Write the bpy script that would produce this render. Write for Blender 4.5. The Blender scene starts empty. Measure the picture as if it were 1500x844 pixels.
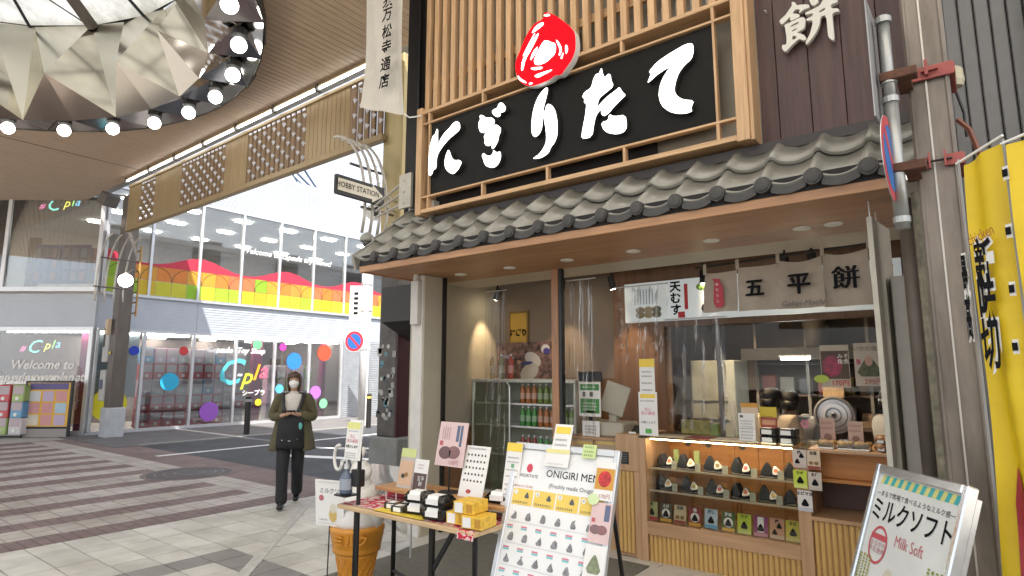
import bpy, bmesh, math, random
from mathutils import Vector, Matrix
R = math.radians
random.seed(7)
S = bpy.context.scene
C = S.collection

# ---------------------------------------------------------------- camera, sky, sun, exposure
CAM = Vector((0, 0, 1.6)); YAW = R(37.57); PIT = R(8.174); FPX = 874.4
cd = bpy.data.cameras.new('camera'); cam = bpy.data.objects.new('camera', cd); C.objects.link(cam)
cd.sensor_width = 36; cd.lens = 36 * FPX / 1500; cd.clip_start = .05; cd.clip_end = 1500
cam.location = CAM; cam.rotation_euler = (R(90) + PIT, 0, YAW); S.camera = cam
wd = bpy.data.worlds.new('World'); S.world = wd; wd.use_nodes = True
nt = wd.node_tree; bg = nt.nodes['Background']; sk = nt.nodes.new('ShaderNodeTexSky')
SUN = Vector((.5, -.40, 1)).normalized()
sk.sky_type = 'NISHITA'; sk.sun_disc = False; sk.sun_elevation = math.asin(SUN.z)
sk.sun_rotation = math.atan2(SUN.x, SUN.y); sk.air_density = 1.0; sk.dust_density = 6; sk.ozone_density = 1.0
hz = nt.nodes.new('ShaderNodeMix'); hz.data_type = 'RGBA'; hz.inputs[0].default_value = .45; hz.inputs[7].default_value = (6.0, 6.3, 6.8, 1)
nt.links.new(sk.outputs[0], hz.inputs[6]); nt.links.new(hz.outputs[2], bg.inputs[0]); bg.inputs[1].default_value = .13
sl = bpy.data.lights.new('sun', 'SUN'); so = bpy.data.objects.new('sun', sl); C.objects.link(so)
sl.energy = 4.2; sl.angle = R(.5); sl.color = (1, .95, .88)
so.rotation_euler = SUN.to_track_quat('Z', 'Y').to_euler(); so.location = (0, -20, 40)
vs = S.view_settings; vs.view_transform = 'Standard'; vs.look = 'None'; vs.exposure = 1.45; vs.gamma = 1
S.cycles.use_denoising = True; S.cycles.max_bounces = 7; S.cycles.diffuse_bounces = 4; S.cycles.glossy_bounces = 3; S.cycles.adaptive_threshold = .02
S.cycles.transparent_max_bounces = 12; S.cycles.transmission_bounces = 4; S.cycles.caustics_reflective = False
S.cycles.caustics_refractive = False; S.cycles.sample_clamp_indirect = 6

# ---------------------------------------------------------------- materials
def lk(t, a, b): t.links.new(a, b)
def M(name, col, rough=.6, metal=0, var=.12, scale=6, st=(1, 1, 1), bump=0, bscale=60, emit=0, coat=0, rnd=0, col2=None, spec=.5, alpha=1):
    m = bpy.data.materials.new(name); m.use_nodes = True; t = m.node_tree; b = t.nodes['Principled BSDF']
    c = (*col, 1)
    b.inputs['Roughness'].default_value = rough; b.inputs['Metallic'].default_value = metal
    b.inputs['Coat Weight'].default_value = coat; b.inputs['Specular IOR Level'].default_value = spec
    b.inputs['Base Color'].default_value = c
    g = t.nodes.new('ShaderNodeNewGeometry'); mp = t.nodes.new('ShaderNodeMapping'); mp.inputs['Scale'].default_value = st
    lk(t, g.outputs['Position'], mp.inputs[0])
    if var or rnd or col2:
        n = t.nodes.new('ShaderNodeTexNoise'); n.inputs['Scale'].default_value = scale; n.inputs['Detail'].default_value = 6
        n.inputs['Roughness'].default_value = .62
        lk(t, mp.outputs[0], n.inputs['Vector'])
        r = t.nodes.new('ShaderNodeValToRGB'); r.color_ramp.elements[0].position = .3; r.color_ramp.elements[1].position = .7
        c2 = col2 or col
        r.color_ramp.elements[0].color = (*[max(0, x * (1 - var)) for x in c2], 1)
        r.color_ramp.elements[1].color = (*[min(1, x * (1 + var)) for x in col], 1)
        lk(t, n.outputs['Fac'], r.inputs[0]); out = r.outputs[0]
        if rnd:
            oi = t.nodes.new('ShaderNodeObjectInfo'); mr = t.nodes.new('ShaderNodeMapRange')
            mr.inputs[3].default_value = 1 - rnd; mr.inputs[4].default_value = 1 + rnd
            lk(t, oi.outputs['Random'], mr.inputs[0])
            h = t.nodes.new('ShaderNodeHueSaturation'); lk(t, mr.outputs[0], h.inputs['Value']); lk(t, out, h.inputs['Color']); out = h.outputs[0]
        lk(t, out, b.inputs['Base Color'])
        rr = t.nodes.new('ShaderNodeMapRange'); rr.inputs[3].default_value = max(.02, rough - .08); rr.inputs[4].default_value = min(1, rough + .1)
        lk(t, n.outputs['Fac'], rr.inputs[0]); lk(t, rr.outputs[0], b.inputs['Roughness'])
    if bump:
        n2 = t.nodes.new('ShaderNodeTexNoise'); n2.inputs['Scale'].default_value = bscale; n2.inputs['Detail'].default_value = 4
        lk(t, mp.outputs[0], n2.inputs['Vector']); bp = t.nodes.new('ShaderNodeBump'); bp.inputs['Strength'].default_value = bump
        bp.inputs['Distance'].default_value = .01
        lk(t, n2.outputs['Fac'], bp.inputs['Height']); lk(t, bp.outputs[0], b.inputs['Normal'])
    if emit:
        b.inputs['Emission Color'].default_value = c; b.inputs['Emission Strength'].default_value = emit
    return m
def glassm(name, tint=(.9, .93, .92), rough=.02, k=1.0, bump=0, bs=8, base=.04, st=(1, 1, 1)):
    m = bpy.data.materials.new(name); m.use_nodes = True; t = m.node_tree; t.nodes.remove(t.nodes['Principled BSDF'])
    o = t.nodes['Material Output']; tr = t.nodes.new('ShaderNodeBsdfTransparent'); tr.inputs[0].default_value = (*tint, 1)
    gl = t.nodes.new('ShaderNodeBsdfGlossy'); gl.inputs['Roughness'].default_value = rough
    fr = t.nodes.new('ShaderNodeFresnel'); fr.inputs[0].default_value = 1.5; mx = t.nodes.new('ShaderNodeMixShader')
    mu = t.nodes.new('ShaderNodeMath'); mu.operation = 'MULTIPLY_ADD'; mu.inputs[1].default_value = k; mu.inputs[2].default_value = base; mu.use_clamp = True
    lk(t, fr.outputs[0], mu.inputs[0]); lk(t, mu.outputs[0], mx.inputs[0]); lk(t, tr.outputs[0], mx.inputs[1]); lk(t, gl.outputs[0], mx.inputs[2])
    if bump:
        g = t.nodes.new('ShaderNodeNewGeometry'); mp = t.nodes.new('ShaderNodeMapping'); mp.inputs['Scale'].default_value = st
        n = t.nodes.new('ShaderNodeTexNoise'); n.inputs['Scale'].default_value = bs; n.inputs['Detail'].default_value = 2
        bp = t.nodes.new('ShaderNodeBump'); bp.inputs['Strength'].default_value = bump; bp.inputs['Distance'].default_value = .05
        lk(t, g.outputs['Position'], mp.inputs[0]); lk(t, mp.outputs[0], n.inputs['Vector']); lk(t, n.outputs['Fac'], bp.inputs['Height'])
        lk(t, bp.outputs[0], gl.inputs['Normal']); lk(t, bp.outputs[0], fr.inputs['Normal'])
    lk(t, mx.outputs[0], o.inputs[0]); return m
def woodm(name, a, b, axis='X', rough=.45, rnd=.08, s=5):
    st = {'X': (.6, 9, 9), 'Y': (9, .6, 9), 'Z': (9, 9, .5)}[axis]
    return M(name, a, rough, 0, .1, s, st, .05, 40, col2=b, rnd=rnd)
def brickm(name, a, b, mortar, sx, sy, rough=.85, ms=.012):
    m = M(name, a, rough, 0, .15, 3, bump=.15, bscale=90); t = m.node_tree; p = t.nodes['Principled BSDF']
    old = p.inputs['Base Color'].links[0].from_socket
    g = t.nodes.new('ShaderNodeNewGeometry'); br = t.nodes.new('ShaderNodeTexBrick')
    br.inputs['Scale'].default_value = 1; br.inputs['Brick Width'].default_value = sx; br.inputs['Row Height'].default_value = sy
    br.inputs['Mortar Size'].default_value = ms; br.inputs['Color1'].default_value = (1, 1, 1, 1); br.inputs['Color2'].default_value = (*[y / max(x, .01) for x, y in zip(a, b)], 1)
    br.inputs['Mortar'].default_value = (*[y / max(x, .01) for x, y in zip(a, mortar)], 1); br.inputs['Mortar Smooth'].default_value = .3
    mx = t.nodes.new('ShaderNodeMix'); mx.data_type = 'RGBA'; mx.blend_type = 'MULTIPLY'; mx.inputs[0].default_value = 1
    lk(t, g.outputs['Position'], br.inputs['Vector']); lk(t, old, mx.inputs[6]); lk(t, br.outputs['Color'], mx.inputs[7]); lk(t, mx.outputs[2], p.inputs['Base Color'])
    return m
def spots(m, scale=2.3, size=.055, dark=.55):   # trodden gum and drip stains
    t = m.node_tree; p = t.nodes['Principled BSDF']; old = p.inputs['Base Color'].links[0].from_socket; g = t.nodes.new('ShaderNodeNewGeometry'); v = t.nodes.new('ShaderNodeTexVoronoi'); v.inputs['Scale'].default_value = scale
    n = t.nodes.new('ShaderNodeTexNoise'); n.inputs['Scale'].default_value = 1.1; n.inputs['Detail'].default_value = 7; r = t.nodes.new('ShaderNodeValToRGB'); r.color_ramp.elements[0].position = size * .7; r.color_ramp.elements[0].color = (dark, dark, dark, 1); r.color_ramp.elements[1].position = size; r.color_ramp.elements[1].color = (1, 1, 1, 1)
    r2 = t.nodes.new('ShaderNodeValToRGB'); r2.color_ramp.elements[0].position = .35; r2.color_ramp.elements[0].color = (.78, .76, .73, 1); r2.color_ramp.elements[1].position = .6
    lk(t, g.outputs['Position'], v.inputs['Vector']); lk(t, g.outputs['Position'], n.inputs['Vector']); lk(t, v.outputs['Distance'], r.inputs[0]); lk(t, n.outputs['Fac'], r2.inputs[0]); out = old
    for s_ in (r.outputs[0], r2.outputs[0]):
        mx = t.nodes.new('ShaderNodeMix'); mx.data_type = 'RGBA'; mx.blend_type = 'MULTIPLY'; mx.inputs[0].default_value = 1; lk(t, out, mx.inputs[6]); lk(t, s_, mx.inputs[7]); out = mx.outputs[2]
    lk(t, out, p.inputs['Base Color'])
MC = {}
def col(r, g, b, rough=.55, **k):       # plain printed / painted colour
    key = (r, g, b, rough, tuple(sorted(k.items())))
    if key not in MC: MC[key] = M('paint_%d' % len(MC), (r, g, b), rough, var=k.pop('var', .05), **k)
    return MC[key]
WHITE = col(.78, .78, .76); BLACK = col(.012, .012, .013, .4); PAPER = M('paper', (.80, .79, .76), .6, var=.03); INK = col(.012, .012, .014, .8, spec=.1); GREY = col(.3, .3, .3)
RED = col(.55, .03, .04); INKG = col(.13, .13, .13, .8, spec=.2); YEL = col(.85, .62, .08)

# ---------------------------------------------------------------- mesh helpers
PW = {}
class MB:
    def __init__(s): s.v = []; s.f = []
    def add(s, vs, fs):
        n = len(s.v); s.v += [tuple(p) for p in vs]; s.f += [tuple(i + n for i in f) for f in fs]; return s
    def box(s, x0, y0, z0, x1, y1, z1):
        x0, x1 = sorted((x0, x1)); y0, y1 = sorted((y0, y1)); z0, z1 = sorted((z0, z1))
        return s.add([(x0, y0, z0), (x1, y0, z0), (x1, y1, z0), (x0, y1, z0), (x0, y0, z1), (x1, y0, z1), (x1, y1, z1), (x0, y1, z1)],
                     [(3, 2, 1, 0), (4, 5, 6, 7), (0, 1, 5, 4), (1, 2, 6, 5), (2, 3, 7, 6), (3, 0, 4, 7)])
    def obox(s, o, u, v, w, a, b, c):   # box centred at o with half sizes a b c along u v w
        o, u, v, w = Vector(o), Vector(u) * a, Vector(v) * b, Vector(w) * c
        P = [o + u * i + v * j + w * k for k in (-1, 1) for i, j in ((-1, -1), (1, -1), (1, 1), (-1, 1))]
        return s.add(P, [(3, 2, 1, 0), (4, 5, 6, 7), (0, 1, 5, 4), (1, 2, 6, 5), (2, 3, 7, 6), (3, 0, 4, 7)])
    def poly(s, P): return s.add(P, [tuple(range(len(P)))])
    def prism(s, P, d):                 # planar outline P (3D points) pushed by vector d
        n = len(P); d = Vector(d); Q = [Vector(p) + d for p in P]
        return s.add([*P, *Q], [tuple(range(n))[::-1], tuple(range(n, 2 * n))] + [(i, (i + 1) % n, n + (i + 1) % n, n + i) for i in range(n)])
    def tube(s, P, r, n=8, cap=True):
        P = [Vector(p) for p in P]; rs = r if isinstance(r, (list, tuple)) else [r] * len(P); rings = []; ref = None
        for i, p in enumerate(P):
            d = (P[min(i + 1, len(P) - 1)] - P[max(i - 1, 0)]).normalized()
            if ref is None: ref = Vector((0, 0, 1)) if abs(d.z) < .9 else Vector((1, 0, 0))
            u = d.cross(ref).normalized(); w = u.cross(d).normalized(); ref = w
            rings += [p + (u * math.cos(2 * math.pi * k / n) + w * math.sin(2 * math.pi * k / n)) * rs[i] for k in range(n)]
        F = [(i * n + k, i * n + (k + 1) % n, (i + 1) * n + (k + 1) % n, (i + 1) * n + k) for i in range(len(P) - 1) for k in range(n)]
        if cap: F += [tuple(range(n))[::-1], tuple(range((len(P) - 1) * n, len(P) * n))]
        return s.add(rings, F)
    def lathe(s, prof, c=(0, 0, 0), n=20, sy=1):
        V = [(c[0] + r * math.cos(2 * math.pi * k / n), c[1] + sy * r * math.sin(2 * math.pi * k / n), c[2] + z) for r, z in prof for k in range(n)]
        F = [(i * n + k, i * n + (k + 1) % n, (i + 1) * n + (k + 1) % n, (i + 1) * n + k) for i in range(len(prof) - 1) for k in range(n)]
        F += [tuple(range(n))[::-1], tuple(range((len(prof) - 1) * n, len(prof) * n))]
        return s.add(V, F)
    def ball(s, c, rx, ry=None, rz=None, n=14):
        ry = ry or rx; rz = rz or rx; h = n // 2
        return s.lathe_xyz([(max(1e-4, math.sin(math.pi * i / h)), -math.cos(math.pi * i / h)) for i in range(h + 1)], c, rx, ry, rz, n)
    def lathe_xyz(s, prof, c, rx, ry, rz, n):
        V = [(c[0] + rx * r * math.cos(2 * math.pi * k / n), c[1] + ry * r * math.sin(2 * math.pi * k / n), c[2] + rz * z) for r, z in prof for k in range(n)]
        F = [(i * n + k, i * n + (k + 1) % n, (i + 1) * n + (k + 1) % n, (i + 1) * n + k) for i in range(len(prof) - 1) for k in range(n)]
        return s.add(V, F + [tuple(range(n))[::-1], tuple(range((len(prof) - 1) * n, len(prof) * n))])
    def grid(s, f, nu, nv):
        V = [f(i / nu, j / nv) for j in range(nv + 1) for i in range(nu + 1)]
        return s.add(V, [(j * (nu + 1) + i, j * (nu + 1) + i + 1, (j + 1) * (nu + 1) + i + 1, (j + 1) * (nu + 1) + i) for j in range(nv) for i in range(nu)])
    def mesh(s, name, bevel=0, smooth=False, solid=0):
        me = bpy.data.meshes.new(name); me.from_pydata(s.v, [], s.f); me.update()
        bm = bmesh.new(); bm.from_mesh(me)
        if solid:
            bmesh.ops.recalc_face_normals(bm, faces=bm.faces); bmesh.ops.solidify(bm, geom=bm.faces[:], thickness=solid)
        bmesh.ops.recalc_face_normals(bm, faces=bm.faces)
        if bevel: bmesh.ops.bevel(bm, geom=bm.edges[:], offset=bevel, segments=1, affect='EDGES', clamp_overlap=True)
        bm.to_mesh(me); bm.free()
        if smooth:
            for p in me.polygons: p.use_smooth = True
        return me
    def build(s, name, mat, parent=None, bevel=0, smooth=False, solid=0, W=None):
        return put(s.mesh(name, bevel, smooth, solid), name, mat, parent, W)
def put(me, name, mat, parent=None, W=None):
    o = bpy.data.objects.new(name, me); C.objects.link(o)
    if mat is not None and not me.materials: me.materials.append(mat)
    W = W or Matrix(); PW[o] = W
    if parent: o.parent = parent; o.matrix_basis = PW[parent].inverted() @ W
    else: o.matrix_basis = W
    return o
def tag(o, label=None, cat=None, group=None, kind=None):
    for k, v in (('label', label), ('category', cat), ('group', group), ('kind', kind)):
        if v: o[k] = v
    return o
def thing(name, label, cat, loc=(0, 0, 0), group=None, rz=0):
    o = bpy.data.objects.new(name, None); C.objects.link(o); o.empty_display_size = .1
    W = Matrix.Translation(loc) @ Matrix.Rotation(rz, 4, 'Z'); o.matrix_basis = W; PW[o] = W
    return tag(o, label, cat, group)
def dup(o, W, label=None, parent=None):
    c = o.copy(); C.objects.link(c); PW[c] = W
    if parent: c.parent = parent; c.matrix_basis = o.matrix_basis
    else: c.matrix_basis = W
    if label: c['label'] = label
    for ch in [x for x in KIDS(o)]: dup(ch, W, None, c)
    return c
def KIDS(o): return [x for x in list(PW) if x.parent == o]
def struct(o): o['kind'] = 'structure'; return o
def stuff(o): o['kind'] = 'stuff'; return o
def frame(o, u, v):                     # matrix with local x=u, y=v, z=u x v
    u = Vector(u).normalized(); v = Vector(v); v = (v - u * v.dot(u)).normalized(); w = u.cross(v)
    m = Matrix((u, v, w)).transposed().to_4x4(); m.translation = Vector(o); return m
TC = {}
def tmesh(s, size=1, off=0, ext=0, shear=0, ax='CENTER', ay='CENTER', lines=1.0):
    k = (s, size, off, ext, shear, ax, ay)
    if k in TC: return TC[k].copy()
    cu = bpy.data.curves.new('t', 'FONT'); cu.body = s; cu.size = size; cu.offset = off; cu.extrude = ext; cu.shear = shear
    cu.align_x = ax; cu.align_y = ay; cu.resolution_u = 2; cu.space_line = lines
    ob = bpy.data.objects.new('t', cu)
    me = bpy.data.meshes.new_from_object(ob); bpy.data.objects.remove(ob); TC[k] = me
    return me.copy()
def text(s, W, size, mat, parent, name='lettering', **k):
    me = tmesh(s, size, **k); me.materials.clear(); return put(me, name, mat, parent, W)
def shape(loops, ext=0):                # filled outline(s) with holes in local xy
    cu = bpy.data.curves.new('c', 'CURVE'); cu.dimensions = '2D'; cu.fill_mode = 'BOTH'; cu.extrude = ext
    for L in loops:
        sp = cu.splines.new('POLY'); sp.points.add(len(L) - 1); sp.use_cyclic_u = True
        for q, p in zip(sp.points, L): q.co = (p[0], p[1], 0, 1)
    ob = bpy.data.objects.new('c', cu)
    me = bpy.data.meshes.new_from_object(ob); bpy.data.objects.remove(ob); return me
def smooth_loop(L, n=1):                # Chaikin rounding of a traced outline
    for _ in range(n):
        Q = []
        for i, p in enumerate(L):
            q = L[(i + 1) % len(L)]; Q += [(p[0] * .78 + q[0] * .22, p[1] * .78 + q[1] * .22), (p[0] * .22 + q[0] * .78, p[1] * .22 + q[1] * .78)]
        L = Q
    return L
def ray(x, y):
    f = Vector((-math.sin(YAW) * math.cos(PIT), math.cos(YAW) * math.cos(PIT), math.sin(PIT))); r = Vector((math.cos(YAW), math.sin(YAW), 0)); u = r.cross(f)
    return r * (x - 750) + u * (422 - y) + f * FPX
def at(x, y, ax, val):                  # where the sight line of a pixel of the photograph meets a measured plane
    d = ray(x, y); i = 'XYZ'.index(ax); return CAM + d * ((val - CAM[i]) / d[i])
def disc(W, r, mat, parent, name, n=20, t=.004):
    return MB().lathe([(r, 0), (r, t)], (0, 0, 0), n).build(name, mat, parent, W=W)
def card(name, label, W, w, h, mat, th=.004, cat='card', parent=None, group=None):
    """a sheet standing in plane W (local x right, y up), origin bottom centre; returns object and a print function"""
    o = MB().box(-w / 2, 0, -th, w / 2, h, 0).build(name, mat, parent, W=W)
    if not parent: tag(o, label, cat, group)
    return o
def pr(o, W, x0, y0, x1, y1, mat, name='print', dz=.0015):   # flat printed field on a card
    return MB().poly([(x0, y0, dz), (x1, y0, dz), (x1, y1, dz), (x0, y1, dz)]).build(name, mat, o, W=W)
def lines_of(o, W, x0, x1, ys, h, mat, name='small_print', vert=False):   # illegible fine print as one joined sheet of strokes
    m = MB(); rr = random.Random(len(PW))
    for y in ys:
        x = x0
        while x < x1:
            w = rr.uniform(.5, 1.1) * h
            if x + w > x1: break
            if vert: m.poly([(y, x, .002), (y + h, x, .002), (y + h, x + w, .002), (y, x + w, .002)])
            else:
                m.poly([(x, y, .002), (x + w, y, .002), (x + w, y + h * .25, .002), (x, y + h * .25, .002)])
                m.poly([(x, y + h * .7, .002), (x + w * .8, y + h * .7, .002), (x + w * .8, y + h, .002), (x, y + h, .002)])
                m.poly([(x + w * .3, y + h * .25, .002), (x + w * .55, y + h * .25, .002), (x + w * .55, y + h * .7, .002), (x + w * .3, y + h * .7, .002)])
            x += w + h * .35
    return stuff(m.build(name, mat, o, W=W)) if m.v else None
# ================================================================ GROUND
stone = M('stone_base', (.38, .37, .34), .8, var=.12, scale=2, bump=.1)
asph = M('asphalt', (.055, .058, .066), .85, var=.25, scale=3, bump=.3, bscale=220)
asph2 = M('asphalt_pavement', (.13, .125, .125), .85, var=.2, scale=2, bump=.3, bscale=200)
maroon = brickm('maroon_pavers', (.215, .155, .147), (.185, .135, .128), (.12, .085, .08), .22, .11, ms=.008)
pale = brickm('pale_pavers', (.45, .41, .37), (.40, .36, .325), (.27, .24, .21), .22, .225, ms=.010)
tilem = M('stone_tile', (.55, .535, .49), .62, var=.17, scale=2.6, bump=.08, bscale=150, rnd=.1)
tiled = M('dark_stone_tile', (.24, .225, .215), .6, var=.12, scale=5, bump=.08, bscale=150, rnd=.08)
for m_ in (maroon, pale, tilem, tiled): spots(m_)
spots(asph, 1.7, .06, .7)
struct(MB().box(-600, -600, -.4, 600, 600, -.012).build('ground', stone))
rd = struct(MB().box(-15.0, 5.78, -.1, -7.3, 140, 0).build('road', asph))
paint = M('road_paint', (.7, .7, .68), .7, var=.15, scale=12)
MB().box(-12.92, 3.1 + 2.2, .0, -12.8, 40, .004).build('painted_line', paint, rd)
MB().prism([(-11.6, 8.0, .0), (-11.35, 8.0, .0), (-8.6, 9.9, .0), (-8.85, 9.95, .0)], (0, 0, .005)).build('painted_line', paint, rd)
MB().prism([(-11.2, 6.95, .0), (-10.9, 6.8, .0), (-8.3, 7.75, .0), (-8.45, 7.95, .0)], (0, 0, .005)).build('painted_line', paint, rd)
MB().box(-7.95, 9.2, 0, -7.8, 40, .004).build('painted_line', paint, rd)
fp = struct(MB().box(-19.5, 5.3, -.1, -15.0, 140, .012).build('pavement', asph2))
kb = M('kerb_stone', (.24, .235, .225), .8, var=.2, scale=6)
for i in range(16): MB().box(-15.14, 5.8 + i * 1.0, -.1, -14.98, 6.79 + i * 1.0, .02).build('kerb_block', kb, fp)
cr = struct(MB().box(-17.9, -9, -.1, -7.06, 5.78, .0).build('crossing', maroon))
MB().box(-17.75, 4.5, 0, -7.5, 4.95, .004).build('pale_border', pale, cr)
xs = [(-7.93, -7.48), (-8.83, -8.31), (-9.77, -9.24), (-10.78, -10.15)] + [(-11.7 - .92 * i, -11.25 - .92 * i) for i in range(7)]
for a, b in xs: MB().box(a, -9, 0, b, 4.5, .004).build('pale_stripe', pale, cr)
MH = M('cast_iron_rib', (.16, .145, .145), .5, .4, .2, 20); mh = thing('manhole_cover', 'round dark manhole cover at the end of the pale crossing stripes', 'manhole cover', (-10.25, 4.75, 0))
MB().lathe([(.62, .001), (.62, .008), (.58, .010), (.57, .006), (.3, .006), (.29, .009), (.05, .009)], (-10.25, 4.75, 0), 32).build('lid', M('cast_iron', (.085, .075, .08), .65, .4, .3, 30), mh)
[MB().tube([(-10.25 + r_ * math.cos(k * math.pi / 20), 4.75 + r_ * math.sin(k * math.pi / 20), .008) for k in range(41)], .009, 6, False).build('ring_rib', MH, mh) for r_ in (.5, .38, .22)]; MB().lathe([(.70, .0005), (.70, .0065), (.625, .0065), (.625, .0005)], (-10.25, 4.75, 0), 32).build('rim', M('rim_mortar', (.16, .12, .12), .8), mh)
pv = struct(MB().box(-7.06, -9, -.1, 6, 5.78, -.006).build('stone_pavement', M('tile_joint', (.13, .125, .11), .8, var=.2)))
tl = MB().box(-.1425, -.1415, 0, .1425, .1415, .0155).mesh('tile', .002)
tk = tl.copy(); tl.materials.append(tilem); tk.materials.append(tiled)
n = 0
for i in range(-1, 12):
    for j in range(0, 17):
        x = -6.91 + i * .2955; y = 1.10 + j * .293
        if x < -7.0 or (x > -4.35 and y > 3.4) : continue
        dk = (-5.52 < x - .0 < -5.2 and y < 2.97) or (2.67 < y < 2.97 and x > -5.5)
        o = put(tk if dk else tl, 'tile', None, pv, Matrix.Translation((x, y, -.006 + random.uniform(-.0012, .0012))) @ Matrix.Rotation(random.uniform(-.004, .004), 4, 'X'))
        n += 1
ps = M('pale_strip', (.46, .44, .41), .7, var=.2, scale=14, bump=.2)
a, b = Vector((-6.95, 4.80, .0105)), Vector((-3.9, 1.84, .0105)); d = (b - a).normalized(); q = d.cross(Vector((0, 0, 1)))
for i in range(14):
    MB().obox(a + d * (.15 + i * .3), d, q, (0, 0, 1), .147, .05, .004).build('strip_block', ps, pv)
carpet = M('grey_matting', (.165, .16, .14), .95, var=.18, scale=30, bump=.5, bscale=260)
struct(MB().box(-4.24, 2.2, -.006, -2.3, 4.87, .014).build('entrance_floor', carpet))
wf = M('light_floor_tile', (.56, .54, .5), .45, var=.1, scale=3, bump=.03)
fl = struct(MB().box(-5.2, 3.2, -.006, 1.5, 7.8, .004).build('shop_floor', wf))
for i in range(8): MB().box(-4.62 + i * .6, 4.885, .002, -4.03 + i * .6, 5.35, .011).build('tile', wf, fl)
MB().box(-2.28, 4.2, .002, -1.2, 4.878, .010).build('tile', wf, fl); MB().box(-1.195, 4.2, .002, .2, 4.878, .010).build('tile', wf, fl)
MB().box(-5.0, 4.28, .002, -4.25, 4.878, .010).build('tile', wf, fl); MB().box(-5.0, 3.66, .002, -4.25, 4.275, .010).build('tile', wf, fl)

# ================================================================ ARCADE ROOF
CX, CY, RI, RO, ZR = -10.0, -.5, 4.5, 5.2, 6.1
def pol(r, a, z): return Vector((CX + r * math.cos(a), CY + r * math.sin(a), z))
ceilw = woodm('ceiling_board', (.54, .405, .285), (.45, .33, .225), 'Y', .5, 0, 4)
dk = M('dark_gap', (.03, .026, .022), .8)
ar = thing('arcade_ceiling', 'brown boarded arcade ceiling round the mirrored skylight ring', 'ceiling', (-10, 0, 6.4))
m = MB(); x = -24.0; ZC = 6.35
def ycirc(x, r): 
    d = r * r - (x - CX) ** 2
    return math.sqrt(d) if d > 0 else None
pw_ = .125
while x < -4.2:
    x0, x1 = x + .006, x + pw_ - .006; e0, e1 = ycirc(x0, RO - .06), ycirc(x1, RO - .06)
    def plank(y00, y01, y10, y11):
        m.prism([(x0, y00, ZC), (x1, y10, ZC), (x1, y11, ZC), (x0, y01, ZC)], (0, 0, .03))
    if e0 is None and e1 is None: plank(-6, 5.5, -6, 5.5)
    else:
        e0 = e0 or 0; e1 = e1 or 0
        plank(CY + e0, 5.5, CY + e1, 5.5); plank(-6, CY - e0, -6, CY - e1)
    x += pw_
stuff(m.build('ceiling_boards', ceilw, ar))
m = MB(); N = 48
for i in range(N):                      # soffit backing above the boards, round the opening
    a0, a1 = 2 * math.pi * i / N, 2 * math.pi * (i + 1) / N
    def edge(a):
        c, s = math.cos(a), math.sin(a); k = min((5.8 if c > 0 else 14) / max(abs(c), 1e-6), (6.0 if s > 0 else 5.5) / max(abs(s), 1e-6)); return Vector((CX + k * c, CY + k * s, ZC + .12))
    m.poly([pol(RO - .05, a0, ZC + .12), edge(a0), edge(a1), pol(RO - .05, a1, ZC + .12)])
m.build('backing', dk, ar, solid=.05)
for xx in (-15.2, -5.2): MB().box(xx, 5.0 - 9, ZC - .004, xx + .02, 5.5, ZC + .001).build('seam', dk, ar)
uw = thing('roof_shadow_wall', 'unseen high wall added above the gold slatted fascia to cast the roof shadow', 'wall', (-11, 5.6, 6.5))  # unseen wall added to cast the roof's shadow edge over the street
MB().box(-24, 5.62, 6.46, -6.2, 5.8, 10.7).build('wall_sheet', M('shadow_wall_metal', (.4, .4, .4), .5, .3), uw)

# mirrored ring with its folded inner collar
mir = M('mirror_panel', (.62, .60, .58), .045, 1, .05, 3, bump=.02, bscale=9)
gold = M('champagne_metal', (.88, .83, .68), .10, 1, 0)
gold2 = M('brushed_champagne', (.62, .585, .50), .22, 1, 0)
facet_dark = M('facet_mirror_dark', (.34, .31, .27), .14, 1, 0); facet_dim = M('facet_mirror_dim', (.50, .46, .38), .12, 1, 0)  # all facets are one mirror; these darker tones paint in their dark reflections
rg = thing('mirror_ring', 'mirrored ring of folded metal panels round the arcade skylight', 'ceiling ornament', (CX, CY, ZR))
NS = 32
for i in range(NS):
    a0, a1 = [2 * math.pi * (i + k - .05) / NS for k in (0, 1)]; am = (a0 + a1) / 2
    A, B, Cc, D = pol(RI, a0, ZR), pol(RO, a0, ZR + .1), pol(RO, a1, ZR + .1), pol(RI, a1, ZR); P = pol((RI + RO) / 2, am, ZR + .28)
    g_ = .004
    MB().add([A, B, Cc, D, P], [(0, 1, 4), (1, 2, 4), (2, 3, 4), (3, 0, 4)]).build('ring_panel', mir, rg)
m = MB()
for i in range(64):
    a0, a1 = 2 * math.pi * i / 64, 2 * math.pi * (i + 1) / 64
    m.poly([pol(RO, a0, ZR + .08), pol(RO, a1, ZR + .08), pol(RO, a1, ZC + .04), pol(RO, a0, ZC + .04)])
m.build('outer_trim', M('dark_trim', (.05, .045, .04), .4, .6), rg, solid=.02)
NB = 16; ZT = 7.9
m = MB()
for i in range(64):                     # hidden backing added behind the panels to stop sun leaking through
    a0, a1 = 2 * math.pi * i / 64, 2 * math.pi * (i + 1) / 64
    m.poly([pol(4.53, a0, ZR + .34), pol(4.53, a1, ZR + .34), pol(RO, a1, ZR + .34), pol(RO, a0, ZR + .34)]); m.poly([pol(4.40, a0, ZT + .09), pol(4.40, a1, ZT + .09), pol(RO, a1, ZT + .09), pol(RO, a0, ZT + .09)]); m.poly([pol(4.52, a0, ZR + .3), pol(4.52, a1, ZR + .3), pol(4.52, a1, ZT + .1), pol(4.52, a0, ZT + .1)])
m.build('shell', dk, rg)
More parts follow.
